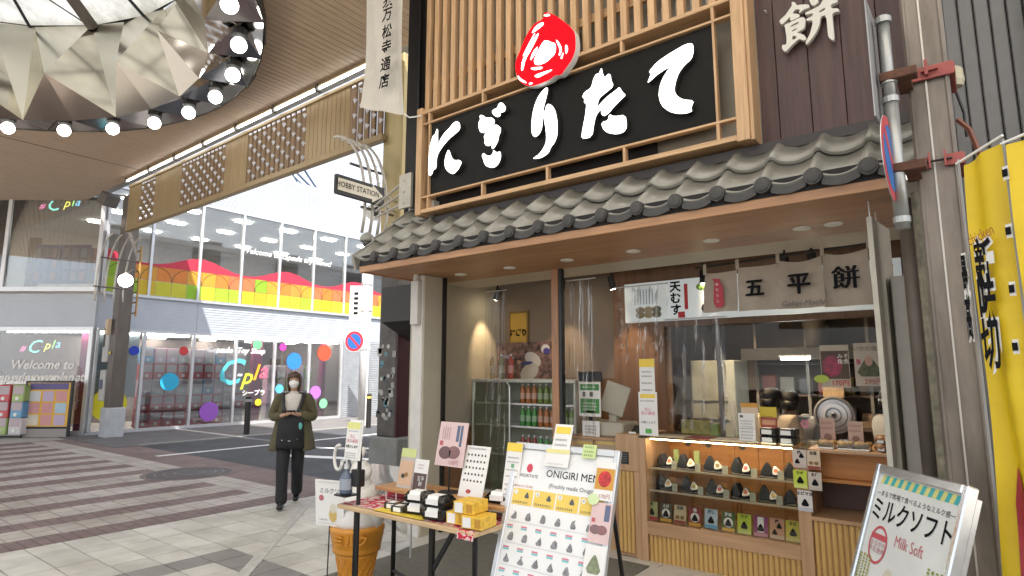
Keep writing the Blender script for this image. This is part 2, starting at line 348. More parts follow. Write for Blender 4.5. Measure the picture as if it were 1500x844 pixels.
for i in range(NB):
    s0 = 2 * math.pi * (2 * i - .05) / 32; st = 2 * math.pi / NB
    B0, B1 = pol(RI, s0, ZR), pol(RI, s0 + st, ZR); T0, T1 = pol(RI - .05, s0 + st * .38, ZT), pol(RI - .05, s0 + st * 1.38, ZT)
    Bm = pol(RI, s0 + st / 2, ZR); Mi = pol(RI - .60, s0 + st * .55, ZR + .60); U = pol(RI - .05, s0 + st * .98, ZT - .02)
    for k, (tri, mt) in enumerate((((B0, Bm, Mi), facet_dark), ((Bm, B1, Mi), facet_dark), ((B0, Mi, T0), facet_dim), ((Mi, U, T0), gold2), ((Mi, B1, U), gold), ((B1, T1, U), gold2))):
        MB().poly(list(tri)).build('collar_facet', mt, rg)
bulbm = M('lit_globe', (1, .97, .9), .3, emit=7, var=0); sock = M('lamp_socket', (.03, .03, .03), .4)
ring_bulbs = []
for i in range(NS):
    am = 2 * math.pi * (i + .45) / NS; p = pol((RI + RO) / 2 + .03, am, ZR - .02)
    if i == 0:
        t0 = thing('globe_lamp', 'lit round globe lamp hanging under the mirrored skylight ring', 'lamp', p, 'globe lamps of the ring')
        MB().ball((0, 0, -.0), .105, n=18).build('globe', bulbm, t0, smooth=True, W=PW[t0]); MB().lathe([(.07, .09), (.11, .13), (.11, .22), (.06, .26)], n=14).build('socket', sock, t0, W=PW[t0])
    else: dup(t0, Matrix.Translation(p))
# skylight
tg = bpy.data.materials.new('frosted_skylight'); tg.use_nodes = True; t = tg.node_tree; b_ = t.nodes['Principled BSDF']; t.nodes.remove(b_)
o_ = t.nodes['Material Output']; tr = t.nodes.new('ShaderNodeBsdfTranslucent'); df = t.nodes.new('ShaderNodeBsdfDiffuse'); mx = t.nodes.new('ShaderNodeMixShader'); mx.inputs[0].default_value = .18
g_ = t.nodes.new('ShaderNodeNewGeometry'); n_ = t.nodes.new('ShaderNodeTexNoise'); n_.inputs['Scale'].default_value = 1.6; n_.inputs['Detail'].default_value = 8; n_.inputs['Roughness'].default_value = .7
r_ = t.nodes.new('ShaderNodeValToRGB'); r_.color_ramp.elements[0].position = .36; r_.color_ramp.elements[0].color = (.24, .24, .22, 1); r_.color_ramp.elements[1].position = .62; r_.color_ramp.elements[1].color = (.42, .43, .41, 1)
lk(t, g_.outputs['Position'], n_.inputs['Vector']); lk(t, n_.outputs['Fac'], r_.inputs[0]); lk(t, r_.outputs[0], tr.inputs[0]); lk(t, r_.outputs[0], df.inputs[0])
lk(t, tr.outputs[0], mx.inputs[1]); lk(t, df.outputs[0], mx.inputs[2]); lk(t, mx.outputs[0], o_.inputs[0])
bar = M('skylight_bar', (.05, .055, .06), .5, .5); beam = M('skylight_beam', (.17, .15, .13), .5, .3)
sky_ = thing('skylight', 'large domed frosted skylight with dark glazing bars over the arcade', 'skylight', (CX, CY, 8))
rad = [RI - .05, 3.4, 2.2, 1.0, .05]; zz = [ZT, ZT + .55, ZT + .95, ZT + 1.15, ZT + 1.2]
ND = 24
for i in range(ND):
    a0, a1 = 2 * math.pi * i / ND, 2 * math.pi * (i + 1) / ND
    for k in range(4):
        MB().poly([pol(rad[k], a0, zz[k]), pol(rad[k], a1, zz[k]), pol(rad[k + 1], a1, zz[k + 1]), pol(rad[k + 1], a0, zz[k + 1])]).build('pane', tg, sky_)
    MB().tube([pol(rad[k], a0, zz[k] - .03) for k in range(5)], .028 if i % 4 else .11, 6).build('glazing_bar', bar if i % 4 else beam, sky_)
for k in range(1, 4): MB().tube([pol(rad[k], 2 * math.pi * i / ND, zz[k] - .03) for i in range(ND + 1)], .026, 6).build('ring_bar', bar, sky_)
for i in range(0, ND, 2):
    MB().tube([pol(rad[0], 2 * math.pi * i / ND, zz[0] - .06), pol(rad[1], 2 * math.pi * (i + 1) / ND, zz[1] - .06), pol(rad[2], 2 * math.pi * (i + 2) / ND, zz[2] - .06)], .012, 5).build('tie_rod', bar, sky_)

# slatted gold fascia over the side street
fa = thing('slatted_fascia', 'long gold slatted fascia board hanging over the side street', 'fascia', (-11, 5.5, 5.1))
fm = M('gold_board', (.31, .225, .115), .42, .25, .1, 4, (4, 4, .6), rnd=.06); fm2 = M('brown_slat', (.20, .125, .06), .5, .1, .1, 4, rnd=.06)
X0, X1 = -16.15, -6.66
MB().box(X0, 5.50, 5.03, X1, 5.62, 5.13).build('bottom_rail', fm, fa, .008)
MB().box(X0, 5.50, 6.13, X1, 5.62, 6.2).build('top_rail', fm, fa, .008)
slots = [(-15.4, -14.6), (-13.35, -11.5), (-10.55, -8.65), (-7.5, -6.6)]
x = X0; k = 0; dm = MB(); rs = random.Random(3)
stud = M('crystal_stud', (.85, .87, .95), .1, 0, var=0, coat=1); sv = []
w = .12
while x < X1 - .1:
    inslot = any(a < x + .08 < b for a, b in slots); w = .158 if inslot else .12
    if inslot:
        MB().box(x + .045, 5.53, 5.13, x + w - .012, 5.57, 6.13).build('slat', fm2, fa); MB().box(x + .05, 5.515, 6.07, x + w - .02, 5.529, 6.11).build('bright_tab', stud, fa)
        for z in [5.22 + .25 * q + (.125 if k % 2 else 0) for q in range(4)]:
            if z < 6.05: sv.append((x + w - .012, z))
    else: MB().box(x + .003, 5.525, 5.13, x + w - .003, 5.57 , 6.13).build('board', fm, fa, .003)
    x += w; k += 1
for q, (sx, sz) in enumerate(sv):
    MB().add([(sx - .03, 5.52, sz - .05), (sx - .03, 5.52, sz + .05), (sx + .05, 5.52, sz), (sx, 5.47, sz)], [(0, 1, 3), (1, 2, 3), (2, 0, 3)]).build('crystal_stud', stud, fa)
lm = M('lit_tube', (.93, .97, 1), .4, emit=5, var=0)
br = M('tube_bracket', (.1, .09, .08), .5, .4)
xx = X0 + .1; k = 0; tubes = []
while xx < X1 - .5:
    L = 1.22
    t1 = thing('tube_light', 'lit strip light on the ceiling edge, %s from the left column' % ['first', 'second', 'third', 'fourth', 'fifth', 'sixth', 'seventh', 'eighth'][k], 'strip light', (xx, 5.42, 6.28), 'strip lights along the fascia')
    MB().box(xx, 5.42, 6.26, xx + L, 5.445, 6.29).build('tube', lm, t1); MB().box(xx - .06, 5.38, 6.22, xx - .005, 5.48, 6.345).build('bracket', br, t1); MB().box(xx, 5.395, 6.291, xx + L, 5.465, 6.33).build('housing', fm, t1)
    xx += 1.31; k += 1
# arcade columns
steel = M('dark_steel', (.15, .128, .112), .45, .5, .2, 5, (1, 1, .3)); wbase = M('column_base', (.42, .44, .46), .6, var=.15, scale=5)
def column(x, y, label, wx, wy, zt, base):
    c = thing('arcade_column', label, 'column', (x, y, 0)); MB().box(x - wx, y - wy, base, x + wx, y + wy, zt).build('shaft', steel, c, .01)
    return c
cl = column(-17.55, 6.1, 'dark steel arcade column with white base beside the capsule toy shop', .165, .165, 6.3, .75)
MB().box(-17.77, 5.89, 0, -17.33, 6.32, .75).build('base', wbase, cl, .02)
MB().box(-17.75, 5.82, 2.6, -17.6, 5.9, 3.0).build('notice', col(.6, .45, .3), cl); MB().box(-17.62, 5.9, 2.1, -17.5, 5.911, 2.16).build('notice', YEL, cl)
for z, h in ((1.9, 1.1), (.9, .8)):
    MB().box(-18.3, 5.98, z, -17.95, 6.2, z + h).build('switch_box', M('box_grey%.1f' % z, (.5, .5, .48), .5, var=.1), cl, .015)
MB().box(-18.25, 5.97, 2.3, -18.17, 5.978, 2.8).build('box_door', BLACK, cl); MB().box(-18.22, 5.965, 1.2, -18.06, 5.974, 1.45).build('box_door', col(.1, .12, .2), cl)
fl_ = thing('floodlight', 'dark square floodlight on the far end of the slatted fascia', 'floodlight', (-17.2, 5.4, 6.0))
MB().obox((-16.9, 5.35, 5.93), Vector((.8, .3, -.5)).normalized(), Vector((-.3, .8, 0)).normalized(), Vector((.8, .3, -.5)).normalized().cross(Vector((-.3, .8, 0)).normalized()), .12, .2, .16).build('housing', M('flood_case', (.12, .11, .1), .5, .3), fl_, .02)
MB().tube([(-17.2, 5.8, 6.2), (-17.0, 5.5, 6.1)], .03).build('arm', steel, fl_)
cr_ = thing('arcade_column', 'sticker covered dark column with gold upper cladding at the shop corner', 'column', (-6.45, 5.75, 0))
sc = M('worn_steel', (.10, .092, .085), .5, .3, .35, 5); mar = M('maroon_paint', (.055, .012, .018), .45, var=.2)
MB().box(-6.72, 5.62, .74, -6.36, 5.98, 3.2).build('shaft', sc, cr_, .012)
MB().box(-6.355, 5.63, .74, -6.33, 5.97, 2.6).build('maroon_side', mar, cr_)
MB().box(-6.80, 5.55, 0, -6.22, 6.06, .74).build('base', M('grey_plinth', (.22, .225, .22), .65, var=.15), cr_, .02)
MB().box(-6.75, 5.60, 3.2, -6.33, 5.98, 6.35).build('gold_cladding', M('gold_cladding', (.42, .34, .17), .4, .3, .1, 3, (3, 3, .3)), cr_, .012)
rs = random.Random(11)
for i in range(34):                     # stickers
    zx = -6.70 + rs.random() * .31; zz_ = .98 + rs.random() ** 1.2 * 1.1; s_ = rs.uniform(.018, .045)
    W = Matrix.Translation((zx, 5.618, zz_)) @ Matrix.Rotation(R(90), 4, 'X') @ Matrix.Rotation(rs.uniform(-.3, .3), 4, 'Z')
    mt = rs.choice([col(.42, .42, .4), col(.3, .3, .3), col(.5, .48, .42), col(.1, .25, .3), col(.08, .08, .09), col(.45, .44, .43)])
    if i % 3: MB().poly([(-s_, -s_ * 1.2, 0), (s_, -s_ * 1.2, 0), (s_, s_ * 1.2, 0), (-s_, s_ * 1.2, 0)]).build('sticker', mt, cr_, W=W)
    else: MB().poly([(s_ * math.cos(q * .6283), s_ * math.sin(q * .6283), 0) for q in range(10)]).build('sticker', mt, cr_, W=W)
sp = thing('loudspeaker', 'black box loudspeaker fixed to the sticker covered column', 'loudspeaker', (-6.1, 5.5, 2.3))
MB().add([(-6.42, 5.4, 2.78), (-5.86, 5.4, 2.78), (-5.86, 5.75, 2.78), (-6.42, 5.75, 2.78), (-6.42, 5.4, 2.3), (-5.86, 5.4, 2.3), (-5.86, 5.75, 2.05), (-6.25, 5.75, 2.05), (-6.42, 5.75, 2.3)],
         [(0, 1, 2, 3), (0, 1, 5, 4), (1, 2, 6, 5), (4, 5, 6, 7), (4, 7, 8), (0, 4, 8, 3), (2, 3, 8, 7, 6)]).build('cabinet', M('speaker_black', (.018, .017, .017), .45, bump=.2, bscale=300), sp)
MB().box(-6.33, 5.7, 2.4, -6.1, 5.98, 2.6).build('bracket', steel, sp)
# curved pipes
pipe = M('painted_pipe', (.50, .47, .42), .4, .3, .1); lampw = M('lit_ball', (1, .97, .92), .3, emit=6, var=0)
def arcs(name, label, sx, xc, y, n, dy, zt, zb):
    a = thing(name, label, 'ornament', (xc, y, zb))
    for i in range(n):
        P = []
        for k in range(14):
            q = k / 13; ang = q * R(88)
            P.append((xc + sx * (1.0 - math.cos(ang)) * .80, y + i * dy, zb + (zt - zb) * math.sin(ang) ** .9))
        MB().tube([(xc + sx * .05, y + i * dy, zb - .25)] + P, .021, 8).build('pipe', pipe, a, smooth=True)
    for z in (zb + .1, zb + (zt - zb) * .6): MB().tube([(xc + sx * (.02 if z < zb + .2 else .3), y - .05, z), (xc + sx * (.02 if z < zb + .2 else .3), y + n * dy, z)], .02, 6).build('tie', steel, a)
    return a
arcs('curved_pipes', 'four curved grey pipes bending from the shop corner column over the street', -1, -6.42, 5.05, 4, .13, 5.05, 3.75)
arcs('curved_pipes', 'four curved pale pipes bending from the far column beside the orange ladder', 1, -16.75, 5.2, 4, .2, 4.9, 3.6)
bl = thing('globe_lamp', 'single lit white globe on the curved pipes of the far column', 'lamp', (-16.1, 5.1, 3.75)); gq = at(184, 411, 'Y', 5.1); MB().ball(tuple(gq), .145, n=20).build('globe', lampw, bl, smooth=True); MB().tube([(gq.x, 5.1, gq.z + .16), (gq.x - .1, 5.25, gq.z + .3)], .03).build('arm', steel, bl)
ld = thing('ladder', 'narrow orange ladder hanging beside the far arcade column', 'ladder', (-16.6, 6.3, 2.9)); om = col(.5, .29, .08); lx = at(197, 430, 'Y', 6.4).x
for x in (lx - .2, lx + .2): MB().tube([(x, 6.4, 3.1), (x, 6.4, 5.0)], .025, 6).build('rail', om, ld)
for k in range(7): MB().tube([(lx - .2, 6.4, 3.2 + k * .28), (lx + .2, 6.4, 3.2 + k * .28)], .02, 6).build('rung', om, ld)
# arrow sign
hs = thing('arrow_sign', 'black and cream arrow sign reading HOBBY STATION on the curved pipes', 'sign', (-6.3, 4.85, 4.1)); cream = col(.72, .66, .54)
MB().box(-6.33, 4.47, 3.885, -6.27, 5.26, 4.145).build('board', BLACK, hs, .005)
W = frame((-6.265, 4.865, 4.015), (0, 1, 0), (0, 0, 1)) @ Matrix.Scale(.895, 4)
MB().poly([(-.42, -.09, 0), (.2, -.09, 0), (.2, -.14, 0), (.41, 0, 0), (.2, .14, 0), (.2, .09, 0), (-.42, .09, 0)]).build('arrow', cream, hs, W=W)
text('HOBBY STATION', W @ Matrix.Translation((-.06, 0, .003)) @ Matrix.Scale(.86, 4, (1, 0, 0)), .118, INK, hs, off=.0008)
for z in (4.2, 4.35): MB().tube([(-6.3, 5.2, z - .25), (-6.45, 5.65, z - .3)], .012, 6).build('stay', pipe, hs)

dl = thing('dome_camera', 'small grey dome camera at the left end of the tiled awning', 'camera', at(538, 360, 'Y', 4.3)); q = at(538, 352, 'Y', 4.3); MB().lathe([(.02, .09), (.065, .06), (.085, .02), (.085, -.01), (.07, -.02)], tuple(q), 18).build('hood', M('camera_grey', (.30, .30, .27), .4), dl, smooth=True); MB().ball((q.x, q.y, q.z - .03), .055, .055, .06, 14).build('dome', M('camera_dome', (.06, .055, .05), .15), dl, smooth=True); MB().tube([(q.x, q.y, q.z + .02), (q.x + .25, q.y + .1, q.z + .0)], .012, 6).build('arm', pipe, dl)
ms = thing('round_sign', 'round white sign with black crescent hung behind the curved pipes', 'sign', at(549, 311, 'Y', 5.85)); q = at(549, 311, 'Y', 5.85); Wd = frame(q, (.75, .66, 0), (0, 0, 1)); disc(Wd, .135, M('sign_white', (.8, .8, .78), .4, var=0), ms, 'disc', 28, .02); disc(Wd @ Matrix.Translation((.05, 0, .021)), .085, BLACK, ms, 'crescent', 24, .003); MB().box(.10, -.17, -.05, .16, .17, -.01).build('green_post', col(.04, .14, .08), ms, W=Wd)
# ================================================================ CAPSULE TOY SHOP ACROSS THE STREET
FX = -18.6; Y0 = 5.85; UD = Vector((.793, .610, 0)).normalized(); UN = Vector((UD.y, -UD.x, 0)); KC = Vector((FX, Y0, 0))
panelw = M('pale_metal_panel', (.51, .55, .61), .45, .1, .05, 2, bump=.02); rib = M('panel_joint', (.42, .45, .5), .5); alu = M('aluminium', (.68, .69, .71), .35, .6, .06)
glas = glassm('shop_glass', (.90, .93, .93), .01, 1.3, base=.09); inter = M('interior_wall', (.46, .41, .37), .7, var=.1); intd = M('interior_dark', (.22, .17, .15), .7, var=.1)
cb = thing('capsule_toy_shop', 'two storey capsule toy shop with pale ribbed bands and glazed corner', 'building', (FX, Y0, 0))
def yz(y0, z0, y1, z1, t0=0, t1=.02): return MB().box(FX - t1, y0, z0, FX - t0, y1, z1)
YE = 22.0
def cbx(a0, a1, z0, z1, d0, d1):       # box along the chamfer wall: a = distance left of the corner, d = depth behind it
    P = [KC - UD * a - UN * d for a, d in ((a0, d0), (a1, d0), (a1, d1), (a0, d1))]
    return MB().prism([(p.x, p.y, z0) for p in P], (0, 0, z1 - z0))
# bands and wall on the street side, then the same on the cut corner
for nm, z0, z1 in (('middle_band', 2.82, 3.74), ('upper_band', 6.82, 8.3)):
    yz(Y0, z0, YE, z1, 0, .25).build(nm, panelw, cb); cbx(0.02, 6, z0, z1, 0, .25).build(nm, panelw, cb)
    m = MB(); mc = MB(); z = z0 + .06
    while z < z1 - .03:
        m.box(FX, Y0, z, FX + .012, YE, z + .022); P = [KC - UD * a + UN * d for a, d in ((0, .012), (6, .012), (6, -.01), (0, -.01))]
        mc.prism([(p.x, p.y, z) for p in P], (0, 0, .022)); z += .075
    stuff(m.build('ribs', panelw, cb)); stuff(mc.build('ribs', panelw, cb))
for k, y in enumerate([Y0 + .02, 8.49, 11.13, 13.8, 16.4]): MB().box(FX, y, 2.82, FX + .016, y + .012, 3.74).build('joint', rib, cb); MB().box(FX, y, 6.82, FX + .016, y + .012, 8.3).build('joint', rib, cb)
ys = [7.02 + 1.35 * 0, 7.1, 8.46, 9.77, 11.12, 12.45, 13.8]
MY = [5.93, 7.08, 8.45, 9.77, 11.11, 12.44, 13.79, 15.1, 16.4, 17.7, 19.0]
def muls(z0, z1, MYs, wd=.075):
    for y in MYs: MB().box(FX - .06, y - wd / 2, z0, FX + .05, y + wd / 2, z1).build('mullion', alu, cb, .006)
    MB().box(FX - .06, MYs[0], z1 - .03, FX + .04, MYs[-1], z1 + .04).build('head', alu, cb); MB().box(FX - .08, MYs[0], z0 - .05, FX + .07, MYs[-1], z0 + .03).build('sill', alu, cb)
    for a, b in zip(MYs, MYs[1:]):
        yz(a + wd / 2, z0 + .03, b - wd / 2, z1 - .03, .01, .02).build('pane', glas, cb)
muls(3.79, 6.79, MY); muls(.06, 2.78, MY[:7])
MB().box(FX - .3, Y0, 0, FX + .05, 13.8, .05).build('base', panelw, cb)
# shutter bay
m = MB(); z = .02
while z < 2.78: m.box(FX - .02, 13.85, z, FX + .02, 16.6, z + .055); z += .07
stuff(m.build('shutter', M('shutter_metal', (.47, .5, .53), .4, .4), cb)); MB().box(FX - .04, 16.6, 0, FX + .06, YE, 2.8).build('side_wall', panelw, cb)
# corner glazing (cut corner)
for z0, z1 in ((3.86, 6.82), (.06, 2.8)):
    for a in (.05, 2.62, 5.2): cbx(a - .05, a + .06, z0, z1, -.05, .06).build('mullion', alu, cb, .008)
    cbx(0, 5.2, z1 - .06, z1 + .04, -.06, .05).build('head', alu, cb); cbx(0, 5.2, z0 - .06, z0 + .06, -.07, .06).build('sill', alu, cb)
    for a in (.11, 2.68): cbx(a, a + 2.45, z0 + .05, z1 - .05, .0, .012).build('pane', glas, cb)
cbx(-.05, 6, 6.82, 7.14, -.012, .0).build('head_panel', panelw, cb)
# inside
il = M('lit_panel', (1, .97, .92), .5, emit=14, var=0)
ceil_ = M('white_ceiling', (.55, .53, .5), .7)
for z0, nm in ((0, 'floor'), (3.3, 'floor'), (2.86, 'ceiling'), (6.85, 'ceiling')):
    MB().poly([(FX - .06, Y0, z0 + .012), (FX - .06, YE, z0 + .012), (-27, YE, z0 + .012), (-27, -1, z0 + .012), (-24.2, 1.6, z0 + .012)]).build(nm, ceil_ if nm == 'ceiling' else inter, cb)
MB().box(-26.9, 0, 0, -26.8, YE, 7).build('back_wall', inter, cb); MB().box(-27, YE - .1, 0, FX - .05, YE, 8).build('end_wall', inter, cb); MB().box(-24, 13.9, 0, FX - .1, 14.0, 2.8).build('partition', intd, cb)
MB().box(-27, -1, 8.28, FX - .1, YE, 8.4).build('roof', panelw, cb); MB().box(-23, 3.5, 0, -22.9, 12, 2.8).build('partition', intd, cb)
for zc, n_, x_ in ((2.84, 5, (-19.4, -21.0, -22.4)), (6.83, 6, (-19.6, -21.6, -23.6))):
    for x in x_:
        for i in range(n_):
            y = 6.6 + i * 1.75 + (.4 if x < -20 else 0); MB().box(x - .3, y, zc - .02, x - .05, y + .5, zc).build('ceiling_light', il, cb)
wl_ = M('added_strip', (1, .96, .9), .5, emit=16, var=0)  # strips added behind the glass to brighten the machine fronts
for a, b in zip(MY[:6], MY[1:7]): MB().box(FX - .12, a + .1, 2.70, FX - .07, b - .1, 2.73).build('added_strip_light', wl_, cb)
for a in (.2, 2.8): cbx(a, a + 2.2, 2.70, 2.73, .08, .13).build('added_strip_light', wl_, cb)
# coloured window film: squares with arches, red wave
yc = [col(.58, .42, .02), col(.50, .48, .03), col(.24, .44, .02), col(.60, .36, .02), col(.32, .46, .03)]; oc = [col(.58, .19, .03), col(.56, .16, .06), col(.23, .40, .02), col(.60, .29, .03), col(.56, .24, .04)]
redf = col(.50, .03, .06, .5); thin = col(.10, .06, .02)
def film(W, L, sq, ph, parent, seed):
    rs = random.Random(seed); n_ = int(L / sq)
    for i in range(n_):
        for r_ in (0, 1):
            x = i * sq; z = r_ * sq; mt = rs.choice(yc if r_ == 0 else oc)
            MB().poly([(x + .006, z + .006, 0), (x + sq - .006, z + .006, 0), (x + sq - .006, z + sq - .006, 0), (x + .006, z + sq - .006, 0)]).build('film_square', mt, parent, W=W)
        if i % 2 == 0 and i + 1 < n_:
            c = i * sq + sq; P = []
            Q = [(c + sq * math.cos(math.pi * k / 16), sq + sq * .98 * math.sin(math.pi * k / 16)) for k in range(17)]
            MB().add([(a, b, .003) for a, b in Q] + [(c + (a - c) * .96, sq + (b - sq) * .96, .003) for a, b in Q], [(k, k + 1, 18 + k, 17 + k) for k in range(16)]).build('arch_line', thin, parent, W=W)
    NP = 40; top = [(L * k / NP, 2 * sq + .06 + .34 * (.5 + .5 * math.sin(L * k / NP * 2.15 + ph)) ** 1.2, -.002) for k in range(NP + 1)]
    MB().add([(p[0], 2 * sq - .02, -.002) for p in top] + top, [(k, k + 1, NP + 2 + k, NP + 1 + k) for k in range(NP)]).build('red_wave', redf, parent, W=W)
film(frame((FX + .004 - .012 + .01, 5.97, 3.83), (0, 1, 0), (0, 0, 1)), 13.0, .43, 2.4, cb, 5)
# lettering and dots on the glass
W0 = frame((FX + .006, 0, 0), (0, 1, 0), (0, 0, 1)); LW = M('white_letter', (.85, .85, .85), .5, var=0)
def gl(s, y, z, size, mt, **k): return text(s, W0 @ Matrix.Translation((y, z, 0)), size, mt, cb, **k)
gl('Welcome to capsule toy planet!', 11.45, 5.6, .265, LW, shear=.25, off=.004)
gl('Capsule  Toy Shop', 9.8, 2.33, .25, LW, shear=.25, off=.007)
for ch, y, z, s, mt in (('C', 9.55, 1.62, 1.15, col(.1, .5, .6)), ('-', 9.92, 1.6, .5, LW), ('p', 10.18, 1.5, .72, col(.55, .6, .05)), ('l', 10.45, 1.62, .72, col(.75, .35, .03)), ('a', 10.72, 1.68, .72, col(.65, .12, .2))):
    gl(ch, y, z, s, mt, shear=.3, off=.012)
gl('シープラ', 10.45, .98, .2, LW, off=.004)
def dot(y, z, r, c, sy=1):
    o = MB().poly([(r * math.cos(q * math.pi / 14), r * math.sin(q * math.pi / 14), .002) for q in range(28)]).build('round_sticker', col(*c, .5), cb, W=W0 @ Matrix.Translation((y, z, 0)))
for a in ((6.85, 2.24, .13, (.02, .06, .5)), (8.18, 2.27, .13, (.55, .05, .05)), (7.85, 1.37, .26, (.03, .4, .65)), (9.05, .46, .29, (.3, .1, .5)), (6.35, .78, .44, (.68, .6, .02)), (10.48, 2.55, .16, (.15, .55, .25)),
          (10.62, .68, .11, (.75, .6, .03)), (11.85, 2.03, .29, (.03, .2, .65)), (11.4, 2.5, .14, (.35, .05, .3)), (13.05, 2.35, .29, (.65, .08, .04)), (11.35, 1.1, .15, (.1, .4, .6)), (12.75, .95, .23, (.4, .15, .55)), (13.1, .55, .17, (.2, .6, .3))): dot(*a)
# red/magenta posts behind the glass
mag = col(.28, .02, .10); yz(10.55, .1, 10.85, 2.75, .3, .5).build('magenta_post', mag, cb); yz(13.2, .1, 13.35, 2.7, .3, .5).build('magenta_post', mag, cb)
yz(Y0 + .1, .95, 7.0, 2.75, .10, .12).build('white_panel', col(.55, .62, .66), cb)
# neon word and white words on the cut corner
def WC(a, z, d=.01): return frame(KC - UD * a + UN * d + Vector((0, 0, z)), UD, (0, 0, 1))
neon = lambda r, g, b: col(r, g, b, .4, emit=1.2, var=0)
for zz_, aa, sc_ in ((6.25, 1.45, 1.0), (2.32, 1.55, .95)):
    for ch, da, s, mt in (('#', -.42, .3, neon(.8, .2, .4)), ('C', -.12, .62, neon(.2, .6, .5)), ('-', .12, .3, LW), ('p', .27, .4, neon(.75, .65, .1)), ('l', .42, .4, neon(.3, .7, .2)), ('a', .56, .4, neon(.2, .5, .7))):
        text(ch, WC(aa - da * sc_, zz_ + da * .12, -.09), s * sc_ * .85, mt, cb, shear=.3)
text('Welcome to', WC(1.3, 1.83), .33, LW, cb, shear=.25, off=.007); text('Capsule toy planet!', WC(1.35, 1.5), .33, LW, cb, shear=.25, off=.007)
text('Capsule Toy', WC(.32, 1.2) @ Matrix.Rotation(R(90), 4, 'Z'), .22, col(.4, .3, .3), cb, shear=.25, off=.004)
cbx(.2, .5, .1, 2.75, .25, .3).build('magenta_post', mag, cb)
for i, (a, z, w_, h_, c_) in enumerate(((1.1, 4.1, .75, 1.1, (.05, .06, .2)), (1.9, 4.1, .7, 1.1, (.04, .07, .25)), (.5, 4.1, .5, 1.0, (.15, .08, .12)), (2.3, 4.0, .3, 1.4, (.1, .03, .03)))):
    cbx(a - w_ / 2, a + w_ / 2, z, z + h_, .5, .6).build('display_panel', col(*c_), cb)
    for r_ in range(3):
        for q in range(3): cbx(a - w_ / 2 + .05 + q * w_ / 3.1, a - w_ / 2 + q * w_ / 3.1 + w_ / 3.6, z + .08 + r_ * .33, z + .33 + r_ * .33, .485, .499).build('poster', col(*random.Random(i * 9 + r_ * 3 + q).choice([(.1, .12, .3), (.3, .25, .35), (.12, .16, .25), (.35, .1, .12), (.15, .22, .3), (.08, .09, .2)])), cb)
# stacked capsule machines
def machine(c1, nm_label):
    t_ = thing('capsule_machine', nm_label, 'vending machine', (0, 0, 0), 'capsule toy machines behind the shop windows')
    MB().box(-.16, -.155, 0, .16, .155, .44).build('body', col(*c1), t_, .01)
    MB().box(.161, -.13, .2, .166, .13, .41).build('poster', col(.5, .42, .44), t_); MB().box(.161, -.13, .02, .167, .13, .18).build('front_plate', col(*[min(.6, x * 1.2 + .05) for x in c1]), t_)
    MB().lathe([(.045, 0), (.045, .02)], n=12).build('crank', WHITE, t_, W=Matrix.Translation((.167, 0, .1)) @ Matrix.Rotation(R(90), 4, 'Y'))
    return t_
MK = [((.55, .07, .08), 'red'), ((.66, .62, .64), 'white'), ((.62, .36, .44), 'pink'), ((.12, .3, .5), 'blue'), ((.3, .4, .14), 'green')]
protos = [[machine(c_, '%s capsule toy machine stacked behind the shop window' % n_), 0] for c_, n_ in MK]
def mplace(W, k):
    p = protos[k]
    if not p[1]: p[0].matrix_basis = W; PW[p[0]] = W; p[1] = 1
    else: dup(p[0], W)
rs = random.Random(4)
for c_ in range(9):
    for r_ in range(5):
        mplace(Matrix.Translation((FX - .42, 7.32 + c_ * .335 + (.1 if c_ > 3 else 0) - (0 if c_ < 7 else 0), .08 + r_ * .455 - (0 if r_ else 0))), (0 if r_ in (0, 1, 3) else rs.choice([1, 2, 3, 2])) if c_ < 7 else rs.choice([1, 2, 0]))
for c_ in range(5):
    for r_ in range(4): mplace(Matrix.Translation((FX - .9, 11.5 + c_ * .36, .08 + r_ * .455)), rs.choice([0, 1, 2, 4]))
for c_ in range(4):
    for r_ in range(3):
        p = KC - UD * (1.35 + c_ * .36 ) + UN * .45; mplace(Matrix.Translation((p.x, p.y, .08 + r_ * .40)) @ Matrix.Rotation(math.atan2(UN.y, UN.x), 4, 'Z'), rs.choice([4, 0, 3, 4, 1]))
# notice board at the corner
nb = thing('notice_board', 'black framed notice board of coloured flyers at the shop corner', 'notice board', KC - UD * .75 + UN * .35)
def NBW(a, z, d): return KC - UD * a + UN * d + Vector((0, 0, z))
Wn = frame(KC - UD * .72 + UN * .42, UD, (0, 0, 1))
MB().box(-.56, 0, -.03, .56, .22, 0).build('lower_panel', col(.3, .28, .27), nb, W=Wn)
for x in (-.58, .58): MB().box(x - .025, 0, -.05, x + .025, 1.42, .01).build('post', BLACK, nb, W=Wn)
for y in (.24, 1.40): MB().box(-.56, y - .025, -.04, .56, y + .02, .01).build('rail', BLACK, nb, W=Wn)
MB().box(-.555, .27, -.02, .555, 1.37, .0).build('panel', col(.72, .42, .05), nb, W=Wn); MB().box(-.5, 1.2, 0, .5, 1.36, .006).build('heading', col(.12, .1, .25), nb, W=Wn)
for i in range(3):
    for j in range(3): MB().box(-.48 + i * .34, .3 + j * .3, 0, -.20 + i * .34, .56 + j * .3, .006).build('flyer', col(*random.Random(i * 3 + j).choice([(.6, .6, .65), (.6, .3, .3), (.4, .55, .65), (.65, .6, .5), (.5, .4, .55)])), nb, W=Wn)
